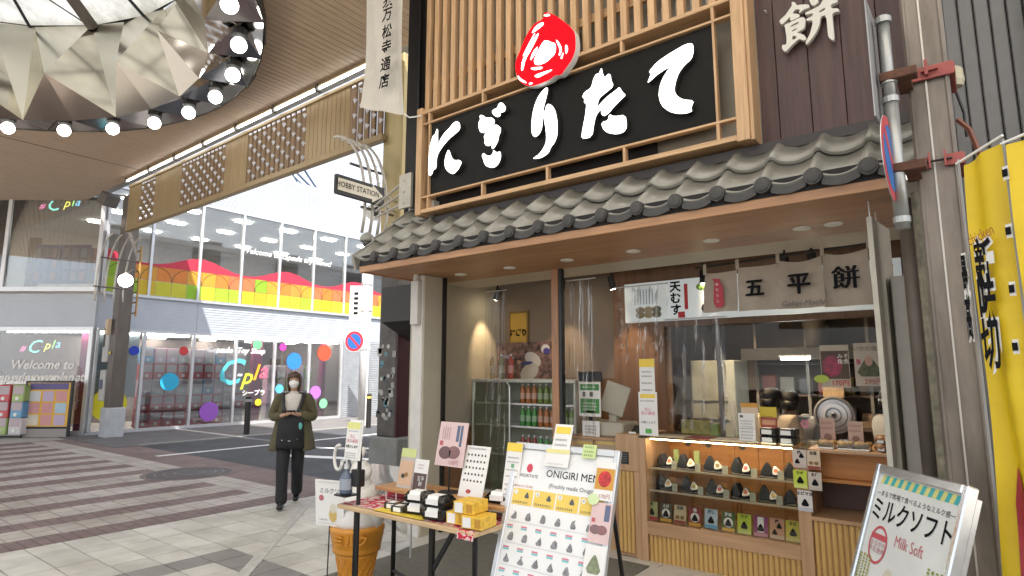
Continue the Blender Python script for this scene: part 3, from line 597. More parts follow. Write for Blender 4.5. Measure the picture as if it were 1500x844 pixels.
# bollards, poles, sign
bm_ = M('bollard_metal', (.03, .028, .027), .45, .4)
for x, y, lb in ((-15.45, 8.55, 'slim black bollard at the kerb in front of the toy shop lettering'), (-14.6, 11.9, 'slim black bollard at the kerb beside the no parking sign')):
    b_ = thing('bollard', lb, 'bollard', (x, y, 0)); MB().lathe([(.075, .012), (.075, .98), (.06, 1.0)], (x, y, 0), 14).build('post', bm_, b_); MB().lathe([(.079, .86), (.079, .93)], (x, y, 0), 14).build('band', col(.5, .42, .1) if y > 10 else GREY, b_)
pp = M('white_pole', (.72, .72, .72), .4, .2, .05)
np_ = thing('no_parking_sign', 'round blue and red no parking sign on a white post across the street', 'road sign', (-15.2, 12.3, 0))
MB().tube([(-15.1, 12.2, 0), (-15.1, 12.2, 3.0)], .035, 8).build('post', pp, np_)
Wd = frame(at(519, 500, 'Y', 12.12), (math.cos(YAW * .6), math.sin(YAW * .6), 0), (0, 0, 1))
disc(Wd, .34, WHITE, np_, 'backing'); disc(Wd @ Matrix.Translation((0, 0, .004)), .325, col(.6, .03, .05), np_, 'red_border'); disc(Wd @ Matrix.Translation((0, 0, .008)), .24, col(.02, .13, .5), np_, 'blue_field')
MB().obox((0, 0, .0145), (.707, -.707, 0), (.707, .707, 0), (0, 0, 1), .24, .035, .001).build('red_bar', col(.6, .03, .05), np_, W=Wd)
wp = thing('utility_pole', 'thick white pole with a narrow upright banner across the street', 'pole', (-15.6, 13, 0))
pt = at(535, 500, 'Y', 13.0); MB().tube([(pt.x, 13, 0), (pt.x, 13, 5.2)], .17, 14).build('shaft', pp, wp, smooth=True)
for z in (2.4, 3.7, 4.6): MB().lathe([(.19, z), (.19, z + .09)], (pt.x, 13, 0), 14).build('band', alu, wp)
pb = at(521, 445, 'Y', 12.9); Wb = frame((pb.x, 12.9, pb.z), (math.cos(YAW), math.sin(YAW), 0), (0, 0, 1)); MB().box(-.2, -.62, 0, .2, .62, .02).build('banner', PAPER, wp, W=Wb)
for i in range(5): MB().box(-.06, .3 - i * .17, .021, .09, .4 - i * .17, .023).build('banner_mark', INK, wp, W=Wb)
# street beyond
wb = M('far_wall', (.55, .55, .55), .7, var=.1); wg = M('far_glass', (.06, .07, .08), .1)
def block(lb, x0, y0, x1, y1, h, mt, nx, nz):
    b_ = thing('building', lb, 'building', (x0, y0, 0)); MB().box(x0, y0, 0, x1, y1, h).build('wall', mt, b_); MB().box(x0 - .1, y0 - .1, h, x1 + .1, y1 + .1, h + .25).build('parapet', mt, b_)
    for i in range(nx):
        for k in range(nz):
            y = y0 + (i + .25) * (y1 - y0) / nx; z = 1 + k * 3.0; xs_ = x1 if x0 < -12 else x0
            f_ = MB().box(xs_ - .06, y, z, xs_ + .06, y + 1.6, z + 1.5).build('window', alu, b_); MB().box(xs_ - .07, y + .08, z + .08, xs_ + .07, y + 1.52, z + 1.42).build('pane', wg, f_)
    return b_
block('low pale building beyond the toy shop down the street', -30, 24, -18.4, 42, 7, wb, 5, 2)
block('far beige building at the end of the side street', -22, 70, -17.5, 95, 9, M('far_beige', (.45, .42, .38), .7), 5, 3)
block('white building standing behind the rice ball shop', -6.1, 7.9, 4, 40, 8.0, M('side_white', (.78, .78, .77), .7, var=.08), 7, 3)
up = thing('electric_pole', 'concrete electric pole with transformers and wires down the street', 'pole', (-14.2, 19, 0)); cg = M('pole_concrete', (.36, .38, .42), .7, var=.1)
q = at(548, 250, 'Y', 20.0); px, py = q.x, 20.0
MB().tube([(px, py, 0), (px, py, 13.5)], [.2, .14], 12).build('shaft', cg, up, smooth=True)
for z in (9.5, 10.6, 11.6, 12.6):
    MB().box(px - 1.1, py - .06, z, px + 1.1, py + .06, z + .1).build('cross_arm', cg, up)
    for k in range(5): MB().lathe([(.05, 0), (.07, .06), (.04, .12), (.06, .2)], (px - 1 + k * .5, py, z + .1), 8).build('insulator', cg, up)
for s_ in (-1, 1): MB().lathe([(.28, 0), (.3, .05), (.3, .75), (.2, .85)], (px + s_ * .5, py, 8.2), 12).build('transformer', col(.3, .34, .38), up)
MB().tube([(px - .6, py, 7.4), (px - .2, py - .3, 7.6), (px + .4, py - .2, 7.5)], .1, 8).build('cable_joint', col(.05, .08, .15), up)
cabm = M('cable', (.03, .05, .10), .5)
def cable(P, lb, r=.03):
    tag(MB().tube(P, r, 5).build('overhead_cable', cabm), lb, 'cable', 'overhead cables down the side street')
rs = random.Random(9); ends = [at(418, 236, 'X', FX + .3), at(440, 240, 'X', FX + .3), at(400, 225, 'X', FX + .4), at(492, 300, 'X', -17.5)]
k = 0
for e, z in ((ends[0], 9.0), (ends[1], 8.6), (ends[2], 9.9), (ends[0], 8.2)):
    P = []
    for i in range(13):
        t_ = i / 12; p = Vector((px, py, z)) * (1 - t_) + Vector((e.x, e.y, e.z)) * t_; p.z -= .9 * 4 * t_ * (1 - t_) * (.3 + .25 * k); P.append(p)
    cable(P, 'dark %s overhead cable sagging from the electric pole towards the toy shop' % ['upper', 'second', 'topmost', 'lowest'][k], .04 if k < 2 else .025); k += 1
for i in range(4):
    a_, b_ = at(500 + i * 9, 288, 'Y', 17), at(528 + i * 8, 292, 'Y', 17); P = [Vector(a_) * (1 - t_ / 10) + Vector(b_) * (t_ / 10) - Vector((0, 0, (.9 + .2 * (i % 2)) * 4 * t_ / 10 * (1 - t_ / 10))) for t_ in range(11)]
    cable(P, 'coiled slack cable hanging in a loop below the arrow sign, %s loop' % ['first', 'second', 'third', 'fourth'][i], .022)
# ================================================================ RICE BALL SHOP: FRONT
wl = woodm('light_cedar', (.60, .39, .22), (.47, .29, .15), 'Z', .45, .07); wlx = woodm('light_cedar_rail', (.60, .39, .22), (.47, .29, .15), 'X', .45, .05)
wsof = woodm('soffit_cedar', (.47, .26, .135), (.36, .185, .09), 'X', .45, .05, 3); wctr = woodm('counter_wood', (.50, .315, .18), (.42, .25, .135), 'X', .4, .03, 2); wcv = woodm('counter_wood_upright', (.50, .315, .18), (.42, .25, .135), 'Z', .4, .03, 2)
plum = woodm('plum_board', (.085, .045, .043), (.045, .022, .022), 'Z', .5, .2, 3); dwall = M('dark_cladding', (.022, .020, .021), .6, var=.1, spec=.25); cream_w = M('cream_wall', (.46, .42, .33), .7, var=.06, bump=.05)
whitep = M('white_render', (.62, .60, .56), .7, var=.08, bump=.15, bscale=120); meshm = M('perforated_metal', (.30, .27, .22), .5, .4, .1)
sb = thing('shop_building', 'front wall of the rice ball shop with cream pillar and dark cladding', 'building', (-2.5, 4.4, 0))
MB().box(-5.02, 4.5, 3.1, -4.50, 4.9, 7.5).build('corner_cladding', dwall, sb); MB().box(-4.80, 4.46, 3.0, -4.775, 4.5, 7.5).build('corner_joint', BLACK, sb)
MB().box(-4.5, 4.55, 3.1, -1.1, 4.8, 7.5).build('upper_wall', M('upper_beige', (.38, .31, .22), .7, var=.1), sb)
MB().box(-1.1, 4.46, 3.1, .0, 4.8, 7.5).build('upper_wall', dwall, sb)
for i in range(6): MB().box(-1.17 + i * .212, 4.40, 3.17, -1.17 + i * .212 + .208, 4.455, 7.2).build('plank', plum, sb, .003)
MB().box(-1.12, 4.38, 3.2, -1.08, 4.42, 7.2).build('edge_strip', meshm, sb)
MB().box(-4.9, 4.29, 3.145, -.13, 4.46, 3.215).build('flashing', M('dark_flashing', (.045, .04, .04), .4, .4), sb)
pl = MB().box(-4.63, 4.30, 0, -4.475, 4.60, 2.62).build('pillar', whitep, sb, .006)
MB().box(-4.475, 4.32, 0, -4.462, 4.58, 2.62).build('pillar_shade_side', cream_w, sb); MB().box(-4.462, 4.575, 0, -4.43, 4.615, 2.62).build('frame_edge', BLACK, sb)  # beige slab puts the shade on the pillar's side into colour
MB().box(-4.60, 4.24, 2.1, -4.49, 4.30, 2.56).build('junction_box', whitep, sb, .008); MB().tube([(-4.55, 4.27, 2.56), (-4.55, 4.27, 2.63)], .025, 8).build('conduit', whitep, sb)
MB().box(-4.80, 4.62, 0, -4.74, 4.66, 2.6).build('red_edge', col(.5, .02, .03), sb)
MB().box(-4.97, 4.9, 2.64, .2, 5.47, 2.95).build('header', M('cream_soffit', (.60, .56, .46), .6, var=.04), sb)
MB().box(-4.97, 4.6, 0, -4.86, 7.8, 2.75).build('side_wall', cream_w, sb)
MB().box(-.25, 4.5, 0, .25, 7.8, 2.75).build('side_wall', M('grey_panel', (.30, .285, .26), .6, var=.08), sb)
MB().box(-4.86, 5.0, .003, -4.85, 6.0, .98).build('wainscot', woodm('wainscot', (.28, .145, .075), (.22, .11, .055), 'Y', .5), sb)
# soffit, fascia, downlights
cn = thing('tiled_awning', 'grey tiled awning roof with cedar soffit over the shop counter', 'awning roof', (-2.6, 3.8, 2.6))
for i in range(7): MB().box(-4.85, 3.81 + i * .1565, 2.625, -.28, 3.81 + i * .1565 + .154, 2.645).build('soffit_board', wsof, cn)
MB().box(-4.86, 3.78, 2.612, -.27, 3.808, 2.675).build('fascia', wsof, cn, .004); MB().box(-4.87, 3.81, 2.612, -4.852, 4.9, 2.69).build('side_fascia', wsof, cn, .004)
MB().box(-4.85, 3.86, 2.66, -.28, 4.46, 2.69).build('deck', dwall, cn); MB().box(-4.86, 3.785, 2.677, -.30, 3.80, 2.78).build('eave_closure', dwall, cn); MB().box(-4.86, 3.80, 2.66, -.30, 4.28, 2.72).build('underlay', dwall, cn)
dlm = M('downlight_glass', (.8, .78, .7), .4, var=0)
for i in range(7):
    x = (-4.17, -3.52, -2.86, -2.20, -1.54, -.89, -.69)[i]
    d_ = thing('downlight', 'round recessed downlight in the awning soffit, %s from the left' % ['first', 'second', 'third', 'fourth', 'fifth', 'sixth', 'seventh'][i], 'downlight', (x, 4.54, 2.62), 'downlights of the awning')
    MB().lathe([(.058, -.004), (.062, .0), (.062, .006)], (x, 4.54, 2.621), 20).build('rim', WHITE, d_); MB().lathe([(.045, -.005), (.045, .002)], (x, 4.54, 2.6205), 16).build('lens', dlm, d_)
# kawara tiles: profile = trough and roll
tg_ = M('glazed_tile', (.25, .242, .212), .30, var=.16, scale=5, rnd=.10, coat=.45, bump=.05, bscale=25); tf_ = M('tile_front', (.05, .048, .046), .5, var=.25, scale=20, bump=.15)
PT = .2816; EX = -4.60
def prof(t):                            # t 0..1 across one tile; roll crest near 0/1
    q = (t + .12) % 1.0
    if q < .26: return .031 * math.sin(math.pi * q / .26) ** .8
    return -.027 * math.sin(math.pi * (q - .26) / .74) ** .9
SL = Vector((0, .60, .50)).normalized(); SNv = Vector((0, -SL.z, SL.y)); CL = .40
def tilemesh(L, th=.022):
    nu = 18; ts = [-.12 + 1.06 * i / nu for i in range(nu + 1)]; m = MB(); V = []
    for s_ in (0, L):
        for sgn in (0, -th):
            for t in ts:
                lift = .027 if s_ == 0 else 0
                p = Vector((t * PT, 0, 0)) + SL * s_ + SNv * (prof(t) + sgn + lift); V.append(p)
    n_ = nu + 1; F = []
    for i in range(nu):
        F += [(i, i + 1, 2 * n_ + i + 1, 2 * n_ + i), (n_ + i + 1, n_ + i, 3 * n_ + i, 3 * n_ + i + 1), (n_ + i, n_ + i + 1, i + 1, i), (2 * n_ + i, 2 * n_ + i + 1, 3 * n_ + i + 1, 3 * n_ + i)]
    F += [(0, n_, 3 * n_, 2 * n_), (nu, 2 * n_ + nu, 3 * n_ + nu, n_ + nu)]
    m.add(V, F); me = m.mesh('roof_tile'); me.materials.append(tg_)
    for p in me.polygons: p.use_smooth = abs(p.normal.dot(SNv)) > .3
    return me
tm = tilemesh(CL); tm_s = tilemesh(.31); base = Vector((0, 3.77, 2.735))
# eave front pieces
nu = 14; ts = [.18 + .70 * i / nu for i in range(nu + 1)]; m = MB()
V = [Vector((t * PT, -.012, prof(t) + .012)) for t in ts] + [Vector((t * PT, -.012, prof(t) - .036)) for t in ts] + [Vector((t * PT, .03, prof(t) + .012)) for t in ts] + [Vector((t * PT, .03, prof(t) - .036)) for t in ts]
n_ = nu + 1; m.add(V, [f for i in range(nu) for f in ((i, i + 1, n_ + i + 1, n_ + i), (i, 2 * n_ + i, 2 * n_ + i + 1, i + 1), (n_ + i, n_ + i + 1, 3 * n_ + i + 1, 3 * n_ + i))])
em = m.mesh('eave_drop'); em.materials.append(tf_)
dm_ = MB().lathe([(.045, 0), (.052, .006), (.052, .045), (.05, .05)], n=20).mesh('eave_disc', smooth=False); dm_.materials.append(tf_)
dm2 = MB().lathe([(.040, 0), (.040, .006), (.03, .010), (.012, .013)], n=20).mesh('eave_boss'); dm2.materials.append(tf_)
for i in range(-1, 16):
    x = EX + i * PT - .03 * PT
    for c_ in range(2 if i > 0 else 4):
        j = Vector((random.uniform(-.003, .003), 0, random.uniform(-.003, .003)))
        if i == 15 and c_ == 0: pass
        put(tm_s if (i > 0 and c_ == 1) else tm, 'roof_tile', None, cn, Matrix.Translation(Vector((x, 0, 0)) + base + SL * (c_ * .335) + SNv * (.008 * c_) + j))
    if i >= 0:
        put(em, 'eave_drop', None, cn, Matrix.Translation(Vector((x, 0, 0)) + base + Vector((0, -.002, .0))))
        Wd = Matrix.Translation((x + .03 * PT, base.y - .012, base.z + .012)) @ Matrix.Rotation(R(90), 4, 'X')
        o = put(dm_, 'eave_disc', None, cn, Wd @ Matrix.Translation((0, 0, -.03))); put(dm2, 'boss', None, o, Wd @ Matrix.Translation((0, 0, .0205)))
for c_ in range(4):                     # verge tiles closing the left end
    p = Vector((-4.93, 0, 0)) + base + SL * (c_ * .335) + SNv * (.008 * c_)
    MB().prism([p + Vector((0, 0, -.09)), p + SNv * .07, p + SL * .40 + SNv * .05, p + SL * .40 + Vector((0, 0, -.09))], (.035, 0, 0)).build('verge_tile', tg_, cn)
# ---------------------------------------------------------------- main sign
SY = 4.20
sg = thing('shop_sign', 'black sign board with white brush letters and red emblem in cedar frame', 'sign', (-2.8, SY, 3.25))
def rail(z0, z1, x0, x1, y0, y1, nm='rail', mt=None): return MB().box(x0, y0, z0, x1, y1, z1).build(nm, mt or wlx, sg, .003)
rail(3.245, 3.285, -4.50, -1.11, 4.19, 4.54, 'bottom_board'); rail(3.405, 3.425, -4.42, -1.20, 4.195, 4.25); rail(4.205, 4.225, -4.42, -1.20, 4.195, 4.25); rail(4.325, 4.36, -4.50, -1.11, 4.19, 4.50, 'top_board')
for x0, x1 in ((-4.50, -4.42), (-1.20, -1.11)): MB().box(x0, 4.18, 3.23, x1, 4.54, 4.40 if x0 < -3 else 5.6).build('post', wl, sg, .004)
MB().box(-1.11, 4.2, 3.23, -1.085, 4.40, 5.6).build('post_return', wl, sg, .003)
for x in (-4.33, -3.59, -2.84, -2.09, -1.335):
    MB().box(x - .011, 4.195, 3.285, x + .011, 4.245, 3.405).build('stud', wl, sg); MB().box(x - .011, 4.195, 4.225, x + .011, 4.245, 4.325).build('stud', wl, sg)
MB().box(-1.345, 4.20, 3.425, -1.328, 4.25, 4.205).build('stud', wl, sg); MB().box(-4.335, 4.20, 3.425, -4.318, 4.25, 4.205).build('stud', wl, sg)
bp_ = M('black_sign_panel', (.008, .0075, .007), .45, var=.2, scale=2, spec=.18)
MB().box(-4.315, 4.225, 3.43, -1.348, 4.26, 4.20).build('panel', bp_, sg); MB().box(-4.41, 4.4, 3.29, -1.9, 4.44, 4.32).build('backing', dwall, sg)
MB().box(-1.90, 4.42, 3.29, -1.21, 4.44, 4.32).build('mesh_infill', meshm, sg); MB().box(-4.41, 4.30, 3.29, -4.34, 4.38, 3.40).build('bracket', whitep, sg)
sl_ = thing('slat_screen', 'screen of upright cedar slats above the black sign board', 'slat screen', (-2.8, 4.3, 4.36))
for i in range(27): MB().box(-4.475 + i * .1235, 4.27, 4.362, -4.475 + i * .1235 + .058, 4.33, 5.9).build('slat', wl, sl_, .003)
MB().box(-4.5, 4.34, 4.7, -1.1, 4.38, 4.78).build('cross_rail', wlx, sl_); MB().box(-4.5, 4.46, 4.37, -1.1, 4.52, 5.9).build('backing', meshm, sl_)
for i in range(0, 27, 1): MB().box(-4.44 + i * .1235 + .03, 4.40, 4.50, -4.44 + i * .1235 + .068, 4.44, 4.62).build('fixing_block', whitep, sl_)
lw = M('lit_white_letter', (1, .99, .96), .4, emit=1.25, var=0); lr = M('lit_red', (.72, .002, .008), .5, emit=.42, var=0, spec=.1); rim = M('letter_side', (.03, .03, .03), .4)
def traced(loops, x0, y0, sc, Y, sm=1):
    out = []
    for L in loops:
        Q = [at(x0 + a * sc, y0 + b * sc, 'Y', Y) for a, b in L]; out.append(smooth_loop([(p.x, p.z) for p in Q], sm))
    return out
WX = lambda Y: Matrix.Translation((0, Y, 0)) @ Matrix.Rotation(R(90), 4, 'X')   # local x,y -> world x,z facing -Y
LT = {
 'letter_ni': ((620, 140, .154), [[(130,315),(143,330),(140,380),(145,510),(155,430),(200,360),(250,310),(285,265),(320,243),(350,265),(352,325),(300,370),(250,410),(190,480),(150,540),(130,590),(125,700),(100,700),(85,750),(65,768),(50,745),(52,640),(60,500),(75,440),(95,380),(115,372)],
   [(240,515),(255,535),(270,590),(300,620),(340,612),(370,635),(350,675),(335,705),(290,750),(250,735),(215,700),(203,650),(210,590),(225,545)]]),
 'letter_gi': ((620, 140, .154), [[(740,65),(770,85),(788,120),(775,155),(735,165),(735,195),(710,207),(680,195),(655,165),(660,140),(690,125),(710,115),(715,85)],
   [(555,183),(605,215),(650,208),(680,235),(680,255),(668,285),(700,277),(740,310),(738,350),(720,385),(715,430),(690,480),(665,512),(650,500),(660,455),(635,480),(600,480),(580,445),(590,425),(578,400),(585,375),(610,335),(575,360),(540,345),(528,300),(527,260),(545,230),(537,195)],
   [(575,545),(600,570),(640,578),(665,550),(668,515),(700,545),(735,530),(742,580),(725,640),(690,680),(650,690),(600,672),(580,640),(570,600),(558,572)]]),
 'letter_ri': ((760, 80, .1895), [[(215,253),(228,265),(215,330),(195,400),(185,470),(183,560),(165,610),(130,642),(103,620),(97,550),(108,450),(130,370),(160,310),(195,270)],
   [(225,380),(260,395),(285,440),(300,520),(300,620),(280,680),(250,715),(230,765),(170,803),(103,808),(160,770),(200,710),(215,660),(210,580),(195,500),(190,460),(205,430),(212,400)]]),
 'letter_ta': ((760, 80, .1895), [[(640,98),(650,150),(665,180),(690,150),(710,155),(715,200),(735,245),(680,290),(620,340),(605,410),(640,370),(690,320),(740,285),(780,250),(800,290),(830,315),(790,350),(740,400),(700,450),(665,478),(640,465),(635,420),(600,470),(585,520),(568,640),(482,655),(495,570),(515,470),(525,380),(505,375),(508,340),(490,330),(510,290),(560,260),(580,180),(600,150),(620,150)],
   [(700,460),(740,480),(825,465),(838,560),(815,600),(760,618),(690,608),(655,580),(640,540),(650,520),(690,512)]]),
 'letter_te': ((930, 50, .154), [[(520,88),(555,97),(560,170),(540,240),(470,300),(420,370),(390,450),(375,540),(400,590),(460,625),(565,633),(535,705),(548,735),(490,757),(400,760),(320,735),(255,680),(228,600),(232,520),(260,430),(310,350),(338,318),(300,330),(210,390),(130,465),(122,458),(155,380),(132,360),(210,270),(300,205),(400,145),(470,105)]])}
for nm, ((x0, y0, sc), L) in LT.items():
    LL = traced(L, x0, y0, sc, SY - .022)
    for l_ in LL:
        me = shape([l_], .03); put(me, 'letter_side', rim, sg, WX(SY + .006)); me = shape([l_], .0); put(me, nm, lw, sg, WX(SY - .0245))
x0, y0, sc = 745, 10, .154
RO_ = [(360,50),(420,70),(500,120),(580,185),(630,240),(640,330),(635,420),(600,510),(550,580),(500,650),(440,650),(400,690),(330,720),(250,750),(180,755),(120,725),(80,660),(62,580),(70,510),(100,440),(120,390),(155,300),(200,220),(250,160),(320,120),(345,85),(330,65)]
RW = [[(330,325),(370,320),(410,340),(440,345),(452,390),(440,450),(400,490),(355,530),(290,555),(250,550),(240,510),(270,440)], [(275,250),(290,260),(220,400),(160,500),(135,610),(118,605),(125,520),(190,390)], [(330,145),(335,170),(280,215),(215,260),(245,200),(290,160)], [(445,310),(475,330),(510,400),(490,465),(475,460),(490,410)], [(525,420),(510,500),(492,490)], [(540,360),(560,370),(565,410),(548,455),(538,420)], [(205,580),(330,570),(310,595),(230,603)], [(240,650),(410,595),(415,605),(330,650),(270,680)], [(90,650),(110,680),(170,715),(165,730),(110,705),(88,675)], [(195,722),(240,725),(195,745)], [(330,80),(380,65),(400,85),(350,92)], [(205,500),(230,430),(280,370),(270,420),(215,510)], [(245,250),(255,255),(145,470),(132,468)]]
e = put(shape(traced([RO_], x0, y0, sc, 4.12), .035), 'emblem', M('emblem_white_side', (.75, .75, .73), .4, var=0), sg, WX(4.156))
put(shape(traced([RO_], x0, y0, sc, 4.12), 0), 'red_face', lr, e, WX(4.119))
for L in RW: put(shape(traced([L], x0, y0, sc, 4.116), 0), 'white_stroke', lw, e, WX(4.116))
# white character on the plum boards
sgn = thing('wall_letter', 'thick white wooden character mounted on the plum coloured boards', 'sign letter', (-.95, 4.38, 4.2)); wt = M('white_cut_letter', (.70, .68, .62), .5, var=.05)
x0, y0, sc = 1130, 0, .1007
G1 = [[(290,30),(320,25),(355,45),(360,75),(440,65),(530,60),(555,85),(545,110),(470,135),(410,185),(395,180),(420,140),(360,125),(330,150),(300,195),(390,200),(415,225),(400,250),(265,310),(275,240),(240,270),(150,365),(115,320),(125,285),(200,220),(250,150),(300,75)]]
G2 = [[(185,360),(250,330),(440,245),(480,255),(495,290),(480,400),(440,430),(360,475),(460,495),(510,550),(490,585),(440,580),(400,560),(260,690),(205,760),(150,710),(155,650),(215,650),(220,560),(200,420)], [(270,375),(395,310),(395,340),(285,390)], [(290,440),(385,400),(340,445),(300,455)], [(305,515),(370,525),(350,560),(300,580)]]
G3 = [[(480,185),(600,130),(700,80),(745,0),(770,-60),(840,-70),(850,-5),(960,-30),(960,25),(860,65),(870,120),(970,115),(995,160),(880,185),(890,300),(915,560),(895,590),(840,550),(820,510),(795,210),(710,240),(700,350),(650,470),(560,590),(510,650),(490,620),(560,490),(600,330),(590,290),(510,300),(500,275),(600,225),(605,185),(500,215)], [(680,165),(775,105),(780,140),(700,180)]]
G4 = [[(550,0),(545,-50),(660,-60),(690,10),(640,70),(600,80),(570,50)]]
for k, g_ in enumerate((G1, G2, G3, G4)): put(shape(traced(g_, x0, y0, sc, 4.33), .018), 'stroke', wt, sgn, WX(4.35 + .0007 * k))
for x, z in ((-1.0, 4.25), (-.8, 4.3)): MB().tube([(x, 4.36, z), (x, 4.401, z)], .006, 6).build('stand_off', wt, sgn)
# hanging cloth banner
cl_ = M('banner_cloth', (.62, .59, .53), .8, var=.06, bump=.08, bscale=200)
bn = thing('hanging_banner', 'tall white cloth banner with black characters beside the sign', 'banner', (-4.9, 4.0, 4.4))
pa, pb = at(526, 140, 'Y', 4.02), at(592, 158, 'Y', 4.06)
def bf(u, v):
    x = pa.x + (pb.x - pa.x) * u; z = 4.60 + (4.32 - 4.60) * u; z = z + (6.1 - z) * v
    return (x, 4.04 + .035 * math.sin(u * 9 + v * 2) + .05 * math.sin(v * 3 + u * 3) * (1 - v), z)
MB().grid(bf, 22, 30).build('cloth', cl_, bn, smooth=True)
for i, ch in enumerate('須万松寺通店'):
    q = at((568, 567, 566.5, 565.5, 564.5, 562.5)[i], (2, 22, 47, 70, 95, 120)[i], 'Y', 3.96); text(ch, frame((q.x, 3.962, q.z), (1, 0, -.10), (0, 0, 1)), .165, INK, bn, off=.004)
MB().tube([(pb.x, 4.06, 4.33), (pb.x + .04, 4.1, 4.29), (pb.x + .14, 4.18, 4.31)], .008, 5).build('cord', WHITE, bn)
hk = thing('bracket_plate', 'pale square bracket plate with three stays on the dark corner cladding', 'bracket', (-4.95, 4.5, 3.7))
q0, q1 = at(587, 258, 'Y', 4.48), at(603, 303, 'Y', 4.48); MB().box(q0.x, 4.46, q1.z, q1.x, 4.495, q0.z).build('plate', M('plate_paint', (.5, .48, .42), .5), hk)
for k in range(3): MB().tube([((q0.x + q1.x) / 2, 4.46, q0.z - .08 - k * .13), (q0.x - .75, 4.75, q0.z - .15 - k * .08)], .014, 6).build('stay', pipe, hk)
# ================================================================ SHOP: COUNTER AND INSIDE
def F(x, y, z, rz=0, lean=0): return frame((x, y, z), (1, 0, 0), (0, 0, 1)) @ Matrix.Rotation(rz, 4, 'Y') @ Matrix.Rotation(lean, 4, 'X')   # card plane facing the street
slatm = M('half_round_slat', (.58, .37, .13), .4, var=.1, scale=6, st=(4, 4, .4), rnd=.06)
ct = thing('sales_counter', 'wooden sales counter with glazed rice ball showcase and ribbed front', 'counter', (-1.8, 5.0, 0))
def W_(x0, y0, z0, x1, y1, z1, nm, mt=None, bv=.003): return MB().box(x0, y0, z0, x1, y1, z1).build(nm, mt or wctr, ct, bv)
hr = MB()
def hrmesh(h):
    m = MB(); n_ = 8; P = [(.017 * math.cos(math.pi * k / n_), -.017 * math.sin(math.pi * k / n_)) for k in range(n_ + 1)]
    m.add([(a, b, 0) for a, b in P] + [(a, b, h) for a, b in P], [(k, k + 1, n_ + 2 + k, n_ + 1 + k) for k in range(n_)] + [tuple(range(n_ + 1)), tuple(range(n_ + 1, 2 * n_ + 2))])
    me = m.mesh('slat'); me.materials.append(slatm); return me
# left cabinet
W_(-2.66, 5.0, .02, -2.48, 5.5, .03, 'plinth'); W_(-2.66, 5.0, .74, -2.42, 5.6, 1.06, 'panel', wcv); W_(-2.66, 5.02, .03, -2.48, 5.5, .74, 'carcass', wcv); W_(-2.475, 4.99, .0, -2.42, 5.55, .739, 'post', wcv)
h1 = hrmesh(.69)
for i in range(4): put(h1, 'slat', None, ct, Matrix.Translation((-2.63 + i * .04, 5.019, .045)))
W_(-3.20, 5.1, .0, -2.665, 5.6, .98, 'till_counter', wcv); W_(-3.24, 5.07, .981, -2.40, 5.65, 1.005, 'till_top')
# showcase
W_(-2.418, 4.985, .0, -2.36, 5.55, 1.045, 'post', wcv); W_(-1.14, 4.985, .0, -1.05, 5.55, 1.045, 'post', wcv)
W_(-2.36, 4.985, .232, -1.14, 5.55, .338, 'sill'); W_(-2.36, 5.02, .0, -1.14, 5.5, .231, 'carcass')
h2 = hrmesh(.222)
for i in range(31): put(h2, 'slat', None, ct, Matrix.Translation((-2.34 + i * .0392, 5.019, .006)))
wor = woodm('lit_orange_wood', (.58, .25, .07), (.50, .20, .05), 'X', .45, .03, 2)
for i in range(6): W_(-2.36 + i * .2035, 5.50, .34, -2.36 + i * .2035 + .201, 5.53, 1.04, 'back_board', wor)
sg_ = glassm('shelf_glass', (.86, .9, .86), .02, .6, base=.03); cg_ = glassm('case_glass', (.94, .95, .94), .01, .7, base=.015)
for z in (.775, .585): W_(-2.358, 5.06, z, -1.142, 5.49, z + .008, 'glass_shelf', sg_, 0); W_(-2.358, 5.052, z - .004, -1.142, 5.059, z + .012, 'shelf_edge', col(.55, .45, .3), 0)
W_(-2.36, 4.995, .34, -1.14, 5.0, 1.045, 'front_glass', cg_, 0); W_(-2.42, 4.98, 1.046, -1.05, 5.6, 1.056, 'glass_top', sg_, 0); W_(-2.42, 4.979, 1.040, -1.05, 4.986, 1.045, 'trim', BLACK, 0)
for x in (-2.17, -1.98, -1.68): disc(frame((x, 5.495, .965), (1, 0, 0), (0, 0, 1)), .028, col(.06, .05, .045), ct, 'cable_cap')
wm = M('case_strip', (1, .78, .5), .4, emit=22, var=0)
W_(-2.33, 5.03, 1.028, -1.17, 5.05, 1.038, 'strip_lamp', wm, 0)
# right part
W_(-1.05, 5.02, .0, -.28, 5.4, .53, 'carcass'); W_(-1.05, 4.985, .531, -.28, 5.42, .56, 'ledge'); h3 = hrmesh(.52)
for i in range(19): put(h3, 'slat', None, ct, Matrix.Translation((-1.03 + i * .0392, 5.019, .006)))
W_(-1.05, 5.40, .561, -.28, 5.45, .80, 'recess_back', woodm('dark_recess', (.12, .06, .045), (.09, .045, .03), 'X')); W_(-1.05, 5.08, .80, -.28, 5.45, .825, 'shelf', wor)
W_(-1.05, 5.15, .826, -.28, 5.18, 1.02, 'apron', wor); W_(-1.05, 5.0, 1.021, -.28, 5.6, 1.045, 'worktop', wctr)
W_(-2.36, 5.6, 1.0, -.28, 5.75, 1.03, 'rear_ledge', woodm('rear_ledge', (.2, .09, .05), (.16, .07, .04), 'X'))
# timber post of the entrance
ps_ = thing('timber_post', 'upright timber post between the shop entrance and the counter', 'post', (-3.22, 4.9, 0)); MB().box(-3.26, 4.87, .004, -3.18, 4.95, 2.625).build('post', woodm('post_wood', (.40, .21, .11), (.31, .155, .08), 'Z'), ps_, .004); MB().box(-3.178, 4.88, .004, -3.15, 4.94, 2.625).build('channel', BLACK, ps_)
